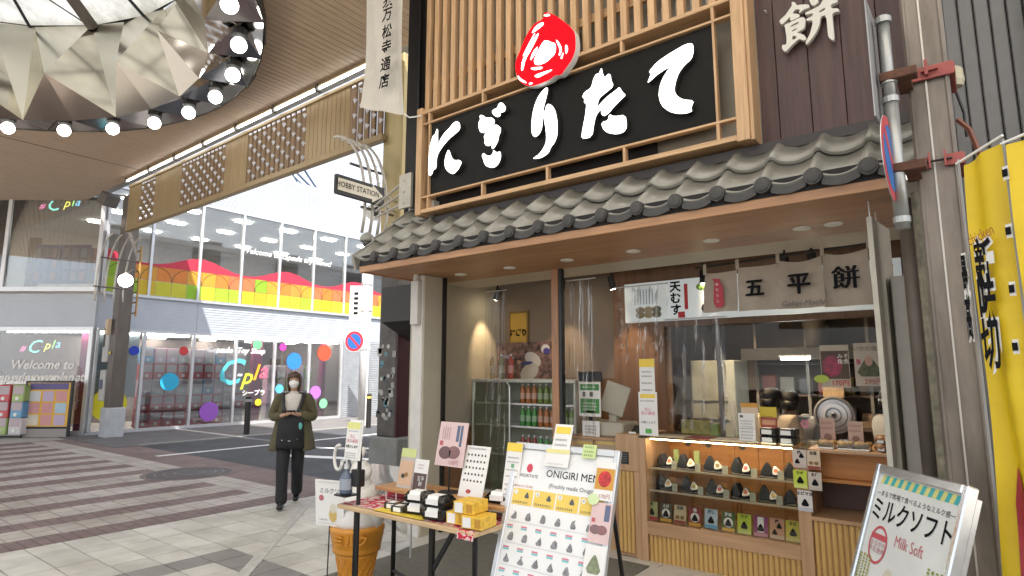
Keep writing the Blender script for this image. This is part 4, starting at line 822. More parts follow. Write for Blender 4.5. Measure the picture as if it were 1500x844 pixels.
# room shell
rm = thing('shop_interior', 'warm brown interior walls of the rice ball shop behind the counter', 'interior', (-2.6, 6, 0))
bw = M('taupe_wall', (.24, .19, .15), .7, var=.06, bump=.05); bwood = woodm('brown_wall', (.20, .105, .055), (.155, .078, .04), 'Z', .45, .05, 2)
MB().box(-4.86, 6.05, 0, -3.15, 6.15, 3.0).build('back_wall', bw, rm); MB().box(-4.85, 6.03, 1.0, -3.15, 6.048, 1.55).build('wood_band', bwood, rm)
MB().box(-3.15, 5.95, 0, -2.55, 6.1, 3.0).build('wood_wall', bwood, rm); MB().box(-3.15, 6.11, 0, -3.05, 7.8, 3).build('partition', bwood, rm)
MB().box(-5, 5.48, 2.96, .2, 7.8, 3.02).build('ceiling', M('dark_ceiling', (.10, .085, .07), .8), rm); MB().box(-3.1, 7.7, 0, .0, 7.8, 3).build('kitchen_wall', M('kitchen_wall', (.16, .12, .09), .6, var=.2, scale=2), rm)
# kitchen window frame
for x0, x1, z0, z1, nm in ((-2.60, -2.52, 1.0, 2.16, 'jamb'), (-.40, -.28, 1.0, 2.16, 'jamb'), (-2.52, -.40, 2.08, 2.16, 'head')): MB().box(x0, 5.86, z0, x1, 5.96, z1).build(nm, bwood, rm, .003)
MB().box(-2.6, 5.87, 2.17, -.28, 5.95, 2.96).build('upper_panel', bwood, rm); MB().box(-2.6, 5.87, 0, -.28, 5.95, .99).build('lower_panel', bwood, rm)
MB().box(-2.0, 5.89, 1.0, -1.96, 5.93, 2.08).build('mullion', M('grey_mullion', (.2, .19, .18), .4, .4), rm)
kg = glassm('kitchen_glass', (.92, .92, .90), .03, .4, base=.005, bump=.02, bs=2); MB().box(-2.52, 5.905, 1.0, -2.0, 5.91, 2.08).build('pane', kg, rm); MB().box(-1.96, 5.905, 1.45, -.40, 5.91, 2.08).build('pane', kg, rm)
# kitchen kit
kt = thing('kitchen_cabinet', 'tall pale steel cabinet seen through the left kitchen pane', 'cabinet', (-2.5, 6.9, 0)); MB().box(-2.62, 6.8, .2, -2.12, 7.3, 1.75).build('body', M('pale_steel', (.52, .56, .52), .35, .3), kt, .01)
for k in range(5): MB().box(-2.60, 6.785, .5 + k * .2, -2.2, 6.799, .505 + k * .2).build('seam', GREY, kt)
MB().box(-2.16, 6.77, .9, -2.14, 6.799, 1.3).build('handle', alu, kt)
hd = thing('extractor_duct', 'grey extractor duct and hood in the kitchen', 'duct', (-1.3, 7.2, 2)); MB().tube([(-1.35, 7.3, 1.9), (-1.42, 7.3, 2.9)], .13, 14).build('duct', M('galvanised', (.3, .29, .27), .4, .6), hd, smooth=True); MB().box(-2.1, 7.0, 1.75, -.6, 7.65, 1.88).build('hood', M('hood_steel', (.08, .075, .07), .35, .7), hd)
kl = thing('kitchen_tube_light', 'lit white tube lamp under the kitchen hood', 'lamp', (-1.55, 7.05, 1.7)); q = at(1165, 525, 'Y', 7.0); MB().box(q.x - .14, 6.98, q.z - .015, q.x + .14, 7.03, q.z + .015).build('tube', M('kitchen_tube', (.95, 1, .97), .4, emit=22, var=0), kl); MB().box(q.x - .16, 6.97, q.z + .016, q.x + .16, 7.04, q.z + .035).build('housing', alu, kl)
sh = thing('kitchen_shelf', 'dark kitchen shelving with boxes behind the staff', 'shelf', (-1.5, 7.5, 0))
for z in (1.0, 1.35, 1.7): MB().box(-2.05, 7.35, z, -.35, 7.69, z + .025).build('board', M('shelf_d%.1f' % z, (.14, .10, .08), .6), sh)
for x in (-2.05, -1.5, -.9, -.38): MB().box(x, 7.34, .1, x + .03, 7.37, 2.2).build('upright', M('shelf_up%.1f' % x, (.3, .28, .25), .5, .4), sh)
rs = random.Random(6)
for i in range(16):
    x = -2.0 + (i % 8) * .2; z = (1.026, 1.376)[i // 8]; s_ = rs.uniform(.12, .22)
    tag(MB().box(x, 7.4, z, x + .15, 7.55, z + s_).build('storage_box', col(*rs.choice([(.28, .2, .13), (.35, .33, .3), (.12, .13, .14), (.4, .3, .1), (.3, .08, .06)])), bevel=.006), 'small storage box on the dark kitchen shelving', 'box', 'boxes on the kitchen shelves')
wc = thing('wall_cabinet', 'light wood kitchen cupboard lit beside the duct', 'cupboard', (-1.6, 7.5, 1.4)); MB().box(-1.32, 7.2, 1.35, -1.12, 7.33, 1.75).build('door', woodm('cup', (.5, .33, .17), (.42, .27, .13), 'Z'), wc, .004); MB().box(-1.15, 7.19, 1.5, -1.14, 7.199, 1.6).build('handle', BLACK, wc)
# big round steel lid
rl = thing('round_steel_lid', 'large round steel lid with rings standing behind the counter', 'lid', (-1.22, 6.6, 1.2)); q = at(1222, 608, 'Y', 6.4); Wl = frame((q.x, 6.4, q.z), (1, 0, 0), (0, 0, 1))
ms_ = M('lid_steel', (.55, .53, .5), .32, .6); MB().lathe([(.175, 0), (.175, .01), (.16, .016), (.155, .006), (.115, .012), (.11, .022), (.072, .026), (.068, .016), (.03, .02), (.012, .03)], n=36).build('plate', ms_, rl, smooth=False, W=Wl)
for r_ in (.15, .105, .06): MB().tube([(r_ * math.cos(k * math.pi / 18), r_ * math.sin(k * math.pi / 18), .018) for k in range(37)], .004, 6, False).build('ring', col(.12, .11, .1), rl, W=Wl)
disc(Wl @ Matrix.Translation((0, 0, .03)), .014, BLACK, rl, 'knob')
# track lights
lampglow = M('spot_glow', (1, .85, .6), .4, emit=40, var=0)
def spot(x, y, z, tx, ty, tz, lb, power=45, cone=60):
    s_ = thing('track_spotlight', lb, 'spotlight', (x, y, z)); d = (Vector((tx, ty, tz)) - Vector((x, y, z))).normalized(); p = Vector((x, y, z))
    MB().tube([p - d * .07, p + d * .07], .035, 14).build('can', BLACK, s_); MB().tube([p + d * .0705, p + d * .073], .027, 12).build('lens', lampglow, s_); MB().tube([p - d * .02, p + Vector((0, 0, .16))], .01, 6).build('stem', BLACK, s_)
    l = bpy.data.lights.new('spot', 'SPOT'); l.energy = power; l.color = (1, .74, .45); l.spot_size = R(cone); l.spot_blend = .7; l.shadow_soft_size = .03
    lo = bpy.data.objects.new('lamp', l); C.objects.link(lo); lo.parent = s_; lo.matrix_basis = PW[s_].inverted() @ Matrix.Translation(p + d * .09) @ d.to_track_quat('-Z', 'Y').to_matrix().to_4x4()
spot(-4.55, 5.62, 2.56, -4.86, 5.72, 1.9, 'black track spotlight shining on the cream side wall of the entrance', 14, 50)
spot(-2.95, 5.55, 2.55, -2.9, 5.9, 1.5, 'black track spotlight near the vinyl curtains', 14)
spot(-2.0, 5.62, 2.52, -1.9, 5.3, 1.0, 'black track spotlight over the showcase', 16); spot(-1.2, 5.35, 2.53, -1.1, 5.2, 1.0, 'black track spotlight behind the cloth curtain, left one of the pair', 16); spot(-1.0, 5.4, 2.55, -.8, 5.2, 1.0, 'black track spotlight behind the cloth curtain, right one of the pair', 16)
spot(-2.1, 6.15, 2.75, -1.65, 6.5, 1.2, 'black track spotlight in the kitchen above the staff', 70, 110); spot(-3.6, 5.6, 2.6, -3.9, 6.0, 1.6, 'black track spotlight over the drinks fridge', 12)
# long menu panel
mp_ = thing('menu_sign', 'long white lit menu sign above the kitchen window', 'menu sign', (-1.7, 5.6, 2.1)); Wm = F(0, 5.6, 0)
MB().box(-2.83, 5.605, 2.12, -.4, 5.66, 2.52).build('board', M('lit_menu_white', (.62, .68, .70), .35, emit=.12, var=.03), mp_)
Wp = F(0, 5.603, 0)
text('天\nむ\nす', Wp @ Matrix.Translation((-2.28, 2.33, 0)), .115, INK, mp_, off=.004); MB().box(-2.19, 2.22, -.001, -2.155, 2.47, .0).build('red_strip', RED, mp_, W=Wp); MB().box(-2.26, 2.14, -.001, -2.19, 2.2, 0).build('seal', RED, mp_, W=Wp)
lines_of(mp_, Wp, 2.3, 2.46, [-2.72 + k * .032 for k in range(7)], .012, col(.15, .2, .4), vert=True)
for k in range(6): MB().ball((-2.66 + (k % 3) * .09, 2.19 + (k // 3) * .05, 0), .05, .035, .002, 12).build('food_print', col(*[(.30, .24, .14), (.4, .33, .2), (.12, .13, .08)][k % 3]), mp_, W=Wp)
for k in range(2): MB().ball((-2.02 + k * .09, 2.43 - k * .03, 0), .05, .035, .002, 12).build('food_print', col(.16, .30, .06), mp_, W=Wp)
MB().ball((-1.98, 2.22, 0), .05, .05, .002, 10).build('food_print', col(.03, .03, .03), mp_, W=Wp)
for k in range(3): disc(Wp @ Matrix.Translation((-.47 - k * .02, 2.46 - k * .1, 0)), .02, RED, mp_, 'red_dot', t=.001)
# noren
nm_ = M('hemp_cloth', (.40, .34, .27), .85, var=.08, scale=9, bump=.12, bscale=260); nr = thing('shop_curtain', 'beige split shop curtain with black characters hung over the counter', 'curtain', (-1.1, 4.72, 2.1))
MB().tube([(-1.75, 4.74, 2.455), (-.42, 4.74, 2.50)], .009, 8).build('rod', BLACK, nr)
bx = [at(1032, 400, 'Y', 4.72).x, at(1080, 400, 'Y', 4.72).x, at(1140, 400, 'Y', 4.72).x, at(1206, 400, 'Y', 4.72).x, at(1275, 400, 'Y', 4.72).x]
for k in range(4):
    a_, b_ = bx[k], bx[k + 1] - .006
    def nf(u, v, a_=a_, b_=b_, k=k):
        x = a_ + (b_ - a_) * u; top = 2.405 + .02 * k - (.028 if k > 1 else .01) * math.sin(math.pi * u); z0 = 2.085 - .005 * k; x += (u - .5) * .02 * (1 - v) - (.02 * (1 - v) if k == 0 else 0)
        return (x, 4.73 + .018 * math.sin(u * 7 + k * 2) * (1 - v * .6) + .006 * math.sin(v * 8 + u * 5), z0 + (top - z0) * v)
    MB().grid(nf, 16, 14).build('cloth_panel', nm_, nr, smooth=True)
for k, x in enumerate(bx): MB().box(x - .012, 4.722, 2.39 + .018 * k, x + .014, 4.728, 2.475 + .012 * k).build('loop', nm_, nr)
ny = 4.688
for ch_, px_, py_, sz_ in (('五', 1105, 423, .145), ('平', 1170, 417, .165)):
    q = at(px_, py_, 'Y', ny)
    for k_, (dx_, dz_) in enumerate(((0, 0), (.006, .003), (-.006, -.003), (.003, -.006))): text(ch_, F(q.x + dx_, ny - .0005 * k_, q.z + dz_), sz_, INK, nr, name='character')
q = at(1239, 409, 'Y', ny); [text('餅', F(q.x + dx_, ny - dz_, q.z), .175, INK, nr, name='character') for dx_, dz_ in ((0, 0), (.006, .0006), (-.006, .0012))]
q = at(1175, 444, 'Y', ny); text('Gohei-Mochi', F(q.x, ny, q.z), .055, INKG, nr, shear=.3)
P_ = traced([[(128,212),(190,215),(195,250),(215,270),(228,420),(205,450),(165,450),(145,420),(140,400),(145,240)]], 1020, 370, .18, ny, 0); put(shape(P_, 0), 'red_seal', col(.42, .03, .05), nr, WX(ny)); 
for k, ch in enumerate('みたらし'): q = at(1050 + k * .6, 417 + k * 8, 'Y', ny); text(ch, F(q.x, ny - .002, q.z), .03, PAPER, nr)
# vinyl curtains
vn = glassm('clear_vinyl', (.93, .92, .90), .10, .45, bump=.35, bs=5, base=.0, st=(3, 3, .6))
def vinyl(lb, x0, x1, z0, z1, y, a=.02, n=20):
    t_ = thing('vinyl_curtain', lb, 'vinyl curtain', ((x0 + x1) / 2, y, z0)); rs = random.Random(int(x0 * -100)); ph = [rs.uniform(0, 6) for _ in range(4)]
    MB().grid(lambda u, v: (x0 + (x1 - x0) * u, y + a * (math.sin(u * 19 + ph[0] + v * 2) + .6 * math.sin(u * 37 + ph[1] - v * 5) + .4 * math.sin(v * 17 + u * 9 + ph[2])) * (1.1 - v * .7), z0 + (z1 - z0) * v), n * 2, n * 2).build('sheet', vn, t_, smooth=True)
    MB().tube([(x0 - .02, y, z1 + .01), (x1 + .02, y, z1 + .01)], .006, 6).build('rail', alu, t_)
vinyl('clear vinyl curtain hanging beside the timber post', -3.12, -2.83, 1.0, 2.50, 4.96); vinyl('wrinkled clear vinyl sheet gathered under the ceiling left of the menu panel', -2.72, -2.2, 1.7, 2.42, 5.2, .03); vinyl('long clear vinyl curtain across the entrance in front of the fridge', -4.3, -4.02, .55, 2.5, 5.1, .015); vinyl('clear vinyl curtain in front of the kitchen window', -2.3, -1.75, 1.1, 2.1, 5.4, .015)
# posters in the entrance
fr_ = thing('framed_picture', 'gold framed yellow picture on the entrance back wall', 'picture', (-4.3, 6.0, 2)); q0, q1 = at(746, 457, 'Y', 6.03), at(774, 512, 'Y', 6.03); W0_ = F(0, 6.03, 0)
MB().box(q0.x, q1.z, -.02, q1.x, q0.z, 0).build('frame', col(.22, .13, .04), fr_, W=W0_); MB().box(q0.x + .025, q1.z, .001, q1.x - .025, q0.z - .03, .004).build('print', col(.52, .33, .06), fr_, W=W0_)
text('にぎり', W0_ @ Matrix.Translation(((q0.x + q1.x) / 2, q0.z - .28, .006)), .09, INK, fr_, off=.006)
pp_ = thing('sports_poster', 'wide poster with a player in white above the drinks fridge', 'poster', (-4.4, 5.98, 1.5)); q0, q1 = at(728, 503, 'Y', 5.98), at(810, 555, 'Y', 5.98); Wq = F(0, 5.98, 0); w_, h_ = q1.x - q0.x, q0.z - q1.z
MB().box(q0.x, q1.z, -.006, q1.x, q0.z, 0).build('sheet', M('poster_crowd', (.17, .10, .09), .5, var=.9, scale=16, col2=(.03, .03, .07)), pp_, W=Wq)
def blob(x, y, rx, ry, c, ang=0, dz=.002): return MB().ball((0, 0, 0), rx, ry, .001, 12).build('printed_shape', col(*c), pp_, W=Wq @ Matrix.Translation((q0.x + x * w_, q1.z + y * h_, dz)) @ Matrix.Rotation(ang, 4, 'Z'))
for a in ((.66, .52, .13, .085, (.52, .5, .48), -.5), (.60, .18, .15, .1, (.42, .40, .38), .5, .003), (.88, .8, .065, .055, (.55, .55, .6), 0, .005), (.90, .74, .05, .04, (.07, .06, .25), 0, .006), (.55, .42, .1, .022, (.05, .06, .2), .1, .006), (.42, .45, .03, .025, (.5, .3, .2), 0, .007), (.2, .6, .12, .02, (.3, .3, .45), -.1, .004)): blob(*a)
# drinks fridge and bottles
fg = thing('drinks_fridge', 'open fronted silver drinks fridge in the shop entrance', 'fridge', (-4.3, 5.7, 0)); sv_ = M('fridge_grey', (.56, .57, .50), .4, .2); fx0, fx1 = -4.80, -3.35
MB().box(fx0, 5.94, .05, fx1, 5.99, 1.5).build('back', sv_, fg); MB().box(fx0, 5.45, .05, fx0 + .03, 5.93, 1.5).build('side', sv_, fg, .006); MB().box(fx1 - .03, 5.45, .05, fx1, 5.93, 1.5).build('side', sv_, fg, .006); MB().box(fx0, 5.45, 1.5, fx1, 5.99, 1.54).build('top', sv_, fg, .006); MB().box(fx0, 5.4, .01, fx1, 5.99, .3).build('base', sv_, fg, .006)
gs = glassm('fridge_glass', (.88, .91, .84), .03, .9, base=.05); MB().box(fx0 + .05, 5.435, .3, -4.22, 5.445, 1.5).build('side_glass', gs, fg); MB().tube([(-4.22, 5.44, .3), (-4.22, 5.44, 1.46), (-4.27, 5.44, 1.52), (-4.75, 5.44, 1.52)], .012, 6).build('trim', alu, fg)
SZ = (.35, .68, 1.0, 1.25)
for z in SZ[1:]: MB().box(fx0 + .03, 5.5, z, fx1 - .03, 5.93, z + .02).build('shelf', WHITE, fg)
def bottle(x, y, z, c, cap, lb, h=.22):
    b_ = thing('drink_bottle', lb, 'bottle', (x, y, z), 'bottles in the drinks fridge'); MB().lathe([(.028, 0), (.032, .01), (.032, h * .62), (.028, h * .72), (.012, h * .88), (.012, h * .9)], (x, y, z), 10).build('body', col(*[v * .6 + .03 for v in c], .25), b_, smooth=True); MB().lathe([(.0326, h * .22), (.0326, h * .52)], (x, y, z), 10).build('label', col(*[min(.6, v * .5 + .25) for v in c]), b_); MB().lathe([(.014, 0), (.014, .02)], (x, y, z + h * .9), 10).build('cap', col(*cap), b_); return b_
rs = random.Random(2); cols = [((.22, .35, .04), (.7, .7, .65), 'green tea'), ((.4, .04, .03), (.6, .6, .6), 'red'), ((.06, .4, .05), (.8, .8, .8), 'bright green'), ((.62, .2, .03), (.7, .7, .7), 'orange')]
for r_, z in enumerate(SZ):
    for k in range(9):
        if k > 5 and r_ == 3: continue
        c_ = cols[(k // 3 + r_) % 4]; bottle(-4.12 + k * .082, 5.56, z + .021, c_[0], c_[1], '%s drink bottle on the %s fridge shelf' % (c_[2], ['bottom', 'second', 'third', 'top'][r_]))
for k, c_ in enumerate(((.65, .4, .04), (.4, .42, .2), (.65, .08, .04))): bottle(-4.62 + k * .14, 5.62, 1.541, c_, (.7, .7, .7), '%s juice bottle standing on top of the fridge' % ['yellow', 'pale', 'red'][k], .3)
# ---------------------------------------------------------------- showcase goods
nori = M('seaweed', (.014, .016, .018), .45, var=.4, scale=40, bump=.4, bscale=120); rice = M('rice', (.72, .70, .64), .6, bump=.5, bscale=200)
tr_ = MB().box(-.085, -.045, 0, .085, .045, .010).mesh('serving_tray', .003); tr_.materials.append(col(.012, .012, .013, .3))
def onim(s, d, mt):
    P = smooth_loop([(-s * .58, 0), (s * .58, 0), (s * .12, s * 1.05), (-s * .12, s * 1.05)], 2); me = MB().prism([(a, -d, b) for a, b in P], (0, 2 * d, 0)).mesh('rice_ball', .006); me.materials.append(mt); return me
o1 = onim(.108, .034, nori); o2 = onim(.082, .026, nori); o2r = onim(.072, .004, rice)
fill = [col(.5, .12, .06), col(.5, .3, .12), col(.2, .16, .05), col(.45, .08, .1)]
ordn = ['first', 'second', 'third', 'fourth', 'fifth', 'sixth']
for r_, (z, XS) in enumerate(((.784, (-2.24, -2.05, -1.82, -1.59, -1.36, -1.19)), (.594, (-2.26, -2.03, -1.81, -1.6, -1.39, -1.2)))):
    rw = ['upper', 'lower'][r_]
    for k, x in enumerate(XS):
        w_ = '%s %s tray' % (ordn[k], rw)
        tag(put(tr_, 'serving_tray', None, None, Matrix.Translation((x + .01, 5.14, z))), 'black serving tray on the %s glass shelf, %s from the left' % (rw, ordn[k]), 'tray', 'rice ball trays')
        tag(put(o1, 'rice_ball', None, None, Matrix.Translation((x - .03, 5.15, z + .0105)) @ Matrix.Rotation(random.uniform(-.4, .4), 4, 'Z') @ Matrix.Diagonal((random.uniform(.9, 1.08), 1, random.uniform(.88, 1.1), 1))), 'whole seaweed wrapped rice ball on the %s glass shelf, %s from the left' % (rw, ordn[k]), 'rice ball', 'whole rice balls')
        if k == 5: continue
        cu_ = thing('cut_rice_ball', 'cut open rice ball on the %s glass shelf, %s from the left' % (rw, ordn[k]), 'rice ball', (x + .048, 5.13, z + .0105), 'cut rice balls')
        Wc = Matrix.Translation((x + .055, 5.12, z + .014)) @ Matrix.Rotation(random.uniform(-.25, .25), 4, 'Z') @ Matrix.Rotation(R(-34), 4, 'X') @ Matrix.Rotation(R(-15), 4, 'Y')
        put(o2, 'seaweed', None, cu_, Wc); put(o2r, 'rice', None, cu_, Wc @ Matrix.Translation((0, -.0275, .003))); disc(Wc @ Matrix.Translation((0, -.0325, .035)) @ Matrix.Rotation(R(90), 4, 'X'), .018, fill[(k + r_) % 4], cu_, 'filling', 10, .002)
        if k < 5:
            cc = card('price_card', 'pale price card on the %s glass shelf, %s from the left' % (rw, ordn[k]), F((x + XS[k + 1]) / 2 + .0, 5.09, z), .045, .065, col(.5, .5, .38), .003, 'price card', None, 'showcase price cards'); lines_of(cc, PW[cc], -.015, .015, [.02, .035, .05], .006, INKG)
        if r_ == 1 and k in (0, 2, 3, 4): tag(MB().box(-.03, 0, -.002, .03, .04, 0).build('orange_tag', col(.72, .28, .03), W=F(x + .05, 5.2, z + .06)), 'orange tag behind the %s cut rice ball of the lower shelf' % ordn[k], 'tag', 'orange tags')
        if r_ == 0 and k in (0, 1): tag(MB().box(-.025, 0, -.02, .025, .14, 0).build('tea_pack', col(.35, .42, .15), bevel=.004, W=F(x + .03, 5.3, z)), 'tall green pack behind the %s tray of the upper shelf' % ordn[k], 'packet', 'green packs')
# product cards in the bottom row
cdat = [((.42, .45, .2), (.5, .05, .08), 0, '鮭'), ((.08, .06, .03), (.7, .4, .04), 1, 'えび'), ((.62, .5, .3), (.3, .06, .04), 2, '五目'), ((.28, .03, .03), (.68, .38, .04), 1, '梅'), ((.5, .62, .7), (.15, .4, .65), 0, 'だし'), ((.08, .14, .03), (.7, .42, .04), 1, '昆布'), ((.5, .6, .04), (.6, .66, .2), 0, 'ツナ'), ((.3, .06, .18), (.6, .3, .35), 3, '鮪'), ((.62, .33, .2), (.6, .45, .3), 4, '肉'), ((.58, .5, .06), (.65, .58, .2), 0, 'エビ')]
tri = smooth_loop([(-.034, 0), (.034, 0), (.006, .055), (-.006, .055)], 1)
def ricepic(parent, W, x, y, s=1, c=INK):
    return MB().poly([(x + a * s, y + b * s, .003) for a, b in tri]).build('rice_ball_print', c, parent, W=W)
def product_card(lb, W, w_, h_, d, parent=None):
    bgc, band, kind, ch = d; cc = card('product_card', lb, W, w_, h_, col(*bgc), .004, 'product card', parent, 'product cards of the showcase'); W = PW[cc]; k = w_ / .1
    pr(cc, W, -w_ / 2 + .002, .002, w_ / 2 - .002, .026 * k, col(*band), 'band'); text(ch, W @ Matrix.Translation((0, h_ - .022 * k, .003)), .028 * k, INK if sum(bgc) > .6 else PAPER, cc, off=.001)
    if kind == 1: MB().poly([(.036 * k * math.cos(a * .349), .066 * k + .036 * k * math.sin(a * .349), .002) for a in range(18)]).build('white_disc', PAPER, cc, W=W)
    if kind == 3: pr(cc, W, -.022 * k, .03 * k, .022 * k, h_ - .006, PAPER, 'white_field')
    if kind == 2:
        for s_ in (-1, 1): MB().poly([(s_ * .02 * k + .018 * k * math.cos(a * .6283), .05 * k + .015 * k * math.sin(a * .6283), .003) for a in range(10)]).build('food_print', col(.25, .15, .05), cc, W=W)
    elif kind == 4: ricepic(cc, W, .016 * k, .075 * k, .7 * k); ricepic(cc, W, -.016 * k, .03 * k, .7 * k)
    else: ricepic(cc, W, 0, .038 * k, .95 * k)
    return cc
tn = ['first', 'second', 'third', 'fourth', 'fifth', 'sixth', 'seventh', 'eighth', 'ninth', 'tenth']
for k, d in enumerate(cdat): product_card('upright product card in the bottom row of the showcase, %s from the left' % tn[k], F((-2.345, -2.215, -2.09, -1.96, -1.825, -1.685, -1.56, -1.435, -1.315, -1.2)[k], 5.04, .345 + (.003 if k == 4 else 0), 0, R(-8)), .105, .15, d)
# cards stuck on the right post of the case
for k, (x, z, w_, h_, d) in enumerate(((-1.105, .905, .095, .13, ((.6, .52, .45), (.55, .45, .4), 4, '肉')), (-1.008, .90, .09, .135, ((.62, .5, .36), (.3, .06, .04), 2, '五目')), (-1.108, .755, .095, .13, ((.5, .6, .06), (.6, .66, .2), 0, 'ツナ')), (-1.008, .75, .09, .13, ((.58, .52, .44), (.5, .45, .4), 0, 'えび')), (-1.085, .592, .1, .148, ((.66, .64, .62), (.5, .5, .55), 0, 'エビマヨ')))):
    product_card('product card stuck on the showcase post, %s' % ['upper left of the cluster', 'upper right of the cluster', 'green one below', 'pale one below right', 'lowest white one'][k], F(x, 4.972, z), w_, h_, d)
bk = card('dark_notice', 'small black notice on the counter front beside the menu board', F(-2.565, 4.996, .80), .075, .105, BLACK, .003, 'notice'); lines_of(bk, PW[bk], -.028, .028, [.02, .04, .06, .08], .009, GREY)
# ================================================================ RIGHT EDGE OF THE SHOP
alc = M('weathered_aluminium', (.20, .172, .148), .48, .65, .4, 2.5, (3, 3, .6), bump=.04); rdm = M('red_clamp', (.33, .085, .075), .55, .2, .25, 14)
acol = thing('metal_column', 'weathered aluminium clad column with red clamps at the right of the shop', 'column', (-.06, 3.7, 0))
MB().box(-.155, 3.60, 0, .025, 3.86, 7).build('cladding', alc, acol, .018)
MB().box(-.078, 3.592, 0, -.070, 3.5995, 7).build('seam', M('seam_bright', (.5, .47, .43), .4, .7), acol)
for x in (-.145, .005): MB().box(x, 3.588, 0, x + .012, 3.5995, 7).build('edge_bead', alc, acol, .002)
for k, y_ in enumerate((105, 238)):
    z = at(1365, y_, 'Y', 3.58).z
    if k == 0: MB().box(-.17, 3.575, z - .035, .045, 3.587, z + .035).build('clamp', rdm, acol, .003); MB().box(-.09, 3.55, z + .0, -.02, 3.574, z + .02).build('clamp_bolt', rdm, acol); MB().box(-.075, 3.545, z - .02, -.06, 3.574, z + .06).build('clamp_lug', rdm, acol)
    else:
        MB().box(-.17, 3.575, z - .03, -.09, 3.587, z + .03).build('clamp', rdm, acol, .003); MB().box(-.03, 3.575, z - .03, .045, 3.587, z + .03).build('clamp', rdm, acol, .003); MB().tube([(-.12, 3.56, z), (.0, 3.56, z)], .006, 6).build('clamp_bolt', BLACK, acol)
        for x in (-.092, -.028): MB().box(x - .004, 3.545, z - .035, x + .004, 3.574, z + .045).build('clamp_lug', rdm, acol)
    MB().box(.026, 3.58, z - .025, .05, 3.88, z + .025).build('clamp_side', rdm, acol, .003)
for z in (1.95, 1.55, 1.0):
    for x in (-.14, .01): MB().ball((x, 3.598, z), .006, .004, .006, 8).build('screw', alu, acol)
rw = thing('corrugated_wall', 'grey ribbed metal wall behind the aluminium column', 'wall', (.3, 4.4, 0)); gm = M('grey_ribbed_metal', (.18, .178, .18), .5, .3, .1)
for i in range(6): MB().box(.03 + i * .075, 4.35, 0, .03 + i * .075 + .069, 4.40, 7).build('rib', gm, rw, .006)
MB().box(.0, 4.405, 0, .6, 4.45, 7).build('backing', M('rib_gap', (.05, .05, .05), .6), rw); MB().tube([(.44, 4.2, 2.5), (.44, 4.2, 7)], .014, 6).build('conduit', M('cream_pipe', (.5, .45, .36), .5), rw)
MB().box(.50, 4.1, 0, 1.6, 4.3, 7).build('blue_wall', M('dark_blue_wall', (.05, .065, .10), .6, var=.15, bump=.3, bscale=150), rw)
cbm = M('cable_brown', (.2, .07, .045), .5)
cbx_ = thing('cable_bundle', 'dark and brown cables looping behind the aluminium column', 'cable', (.1, 3.9, 2.6)); P0 = [at(1400, 75 + 0, 'Y', 3.95), at(1410, 180, 'Y', 3.95), at(1430, 205, 'Y', 3.95), at(1438, 260, 'Y', 3.95)]
MB().tube([at(1398, 128, 'Y', 3.95), at(1412, 165, 'Y', 3.95), at(1416, 200, 'Y', 3.95)], .008, 6).build('cable', BLACK, cbx_); MB().tube([at(1402, 175, 'Y', 3.92), at(1420, 190, 'Y', 3.92), at(1435, 225, 'Y', 3.92), at(1436, 260, 'Y', 3.92)], .014, 6).build('cable', cbm, cbx_); MB().lathe([(.04, 0), (.05, .03), (.045, .1), (.02, .12)], tuple(at(1398, 128, 'Y', 3.95)), 10).build('junction', M('cream_box', (.5, .46, .34), .5), cbx_)
# post with the edge-on no parking sign
gp = M('galvanised_pipe', (.38, .39, .38), .35, .6, .12); pst = thing('sign_post', 'grey pipe with a no parking sign seen nearly edge on, before the awning', 'road sign', (-.22, 3.4, 2.4))
MB().tube([(-.222, 3.42, 2.30), (-.222, 3.42, 2.95)], .033, 14).build('pipe', gp, pst, smooth=True); MB().tube([(-.222, 3.42, 2.951), (-.222, 3.42, 3.42)], .027, 14).build('pipe', gp, pst, smooth=True)
for z in (2.33, 2.95, 3.05, 3.38): MB().lathe([(.038, z), (.038, z + .03)], (-.222, 3.42, 0), 14).build('collar', gp, pst)
rust = M('rusty_strap', (.12, .055, .035), .8, .2, .4, 20)
for z in (2.58, 3.06): MB().box(-.26, 3.38, z, -.1, 3.46, z + .045).build('strap', rust, pst, .004); MB().box(-.19, 3.46, z, -.13, 3.62, z + .045).build('strap_arm', rust, pst)
q = at(1306, 236, 'Y', 3.40); Wd = frame((q.x - .004, 3.36, q.z), (.065, .998, 0), (0, 0, 1))
disc(Wd, .215, alu, pst, 'disc_back', 32, .003); disc(Wd @ Matrix.Translation((0, 0, .0035)), .212, col(.5, .06, .07), pst, 'red_border', 32, .001); disc(Wd @ Matrix.Translation((0, 0, .005)), .165, col(.03, .14, .42), pst, 'blue_field', 32, .001); MB().obox((0, 0, .007), (.707, -.707, 0), (.707, .707, 0), (0, 0, 1), .165, .025, .0006).build('red_bar', col(.5, .06, .07), pst, W=Wd)
q0 = at(1277, 15, 'Y', 3.42); q1 = at(1290, 185, 'Y', 3.42); MB().obox(((q0.x + q1.x) / 2 - .005, 3.42, (q0.z + q1.z) / 2), (.03, 1, 0), (1, -.03, 0), (0, 0, 1), .16, .003, (q0.z - q1.z) / 2).build('side_plate', M('sign_back', (.33, .33, .34), .5, .4), pst)
cpipe = thing('rain_pipe', 'brown rain pipe and grey panel box beside the counter', 'pipe', (-.3, 4.2, 0)); MB().tube([(-.235, 4.05, 1.0), (-.235, 4.05, 2.6)], .045, 12).build('pipe', M('brown_pipe', (.13, .105, .085), .5), cpipe, smooth=True); MB().tube([(-.19, 4.0, .0), (-.19, 4.0, 2.62)], .018, 8).build('thin_pipe', M('mossy_pipe', (.22, .2, .14), .6, var=.4, scale=18), cpipe)
MB().box(-.36, 4.2, .0, -.20, 4.45, 2.18).build('panel_box', M('warm_grey_box', (.27, .25, .22), .5, var=.08), cpipe, .006)
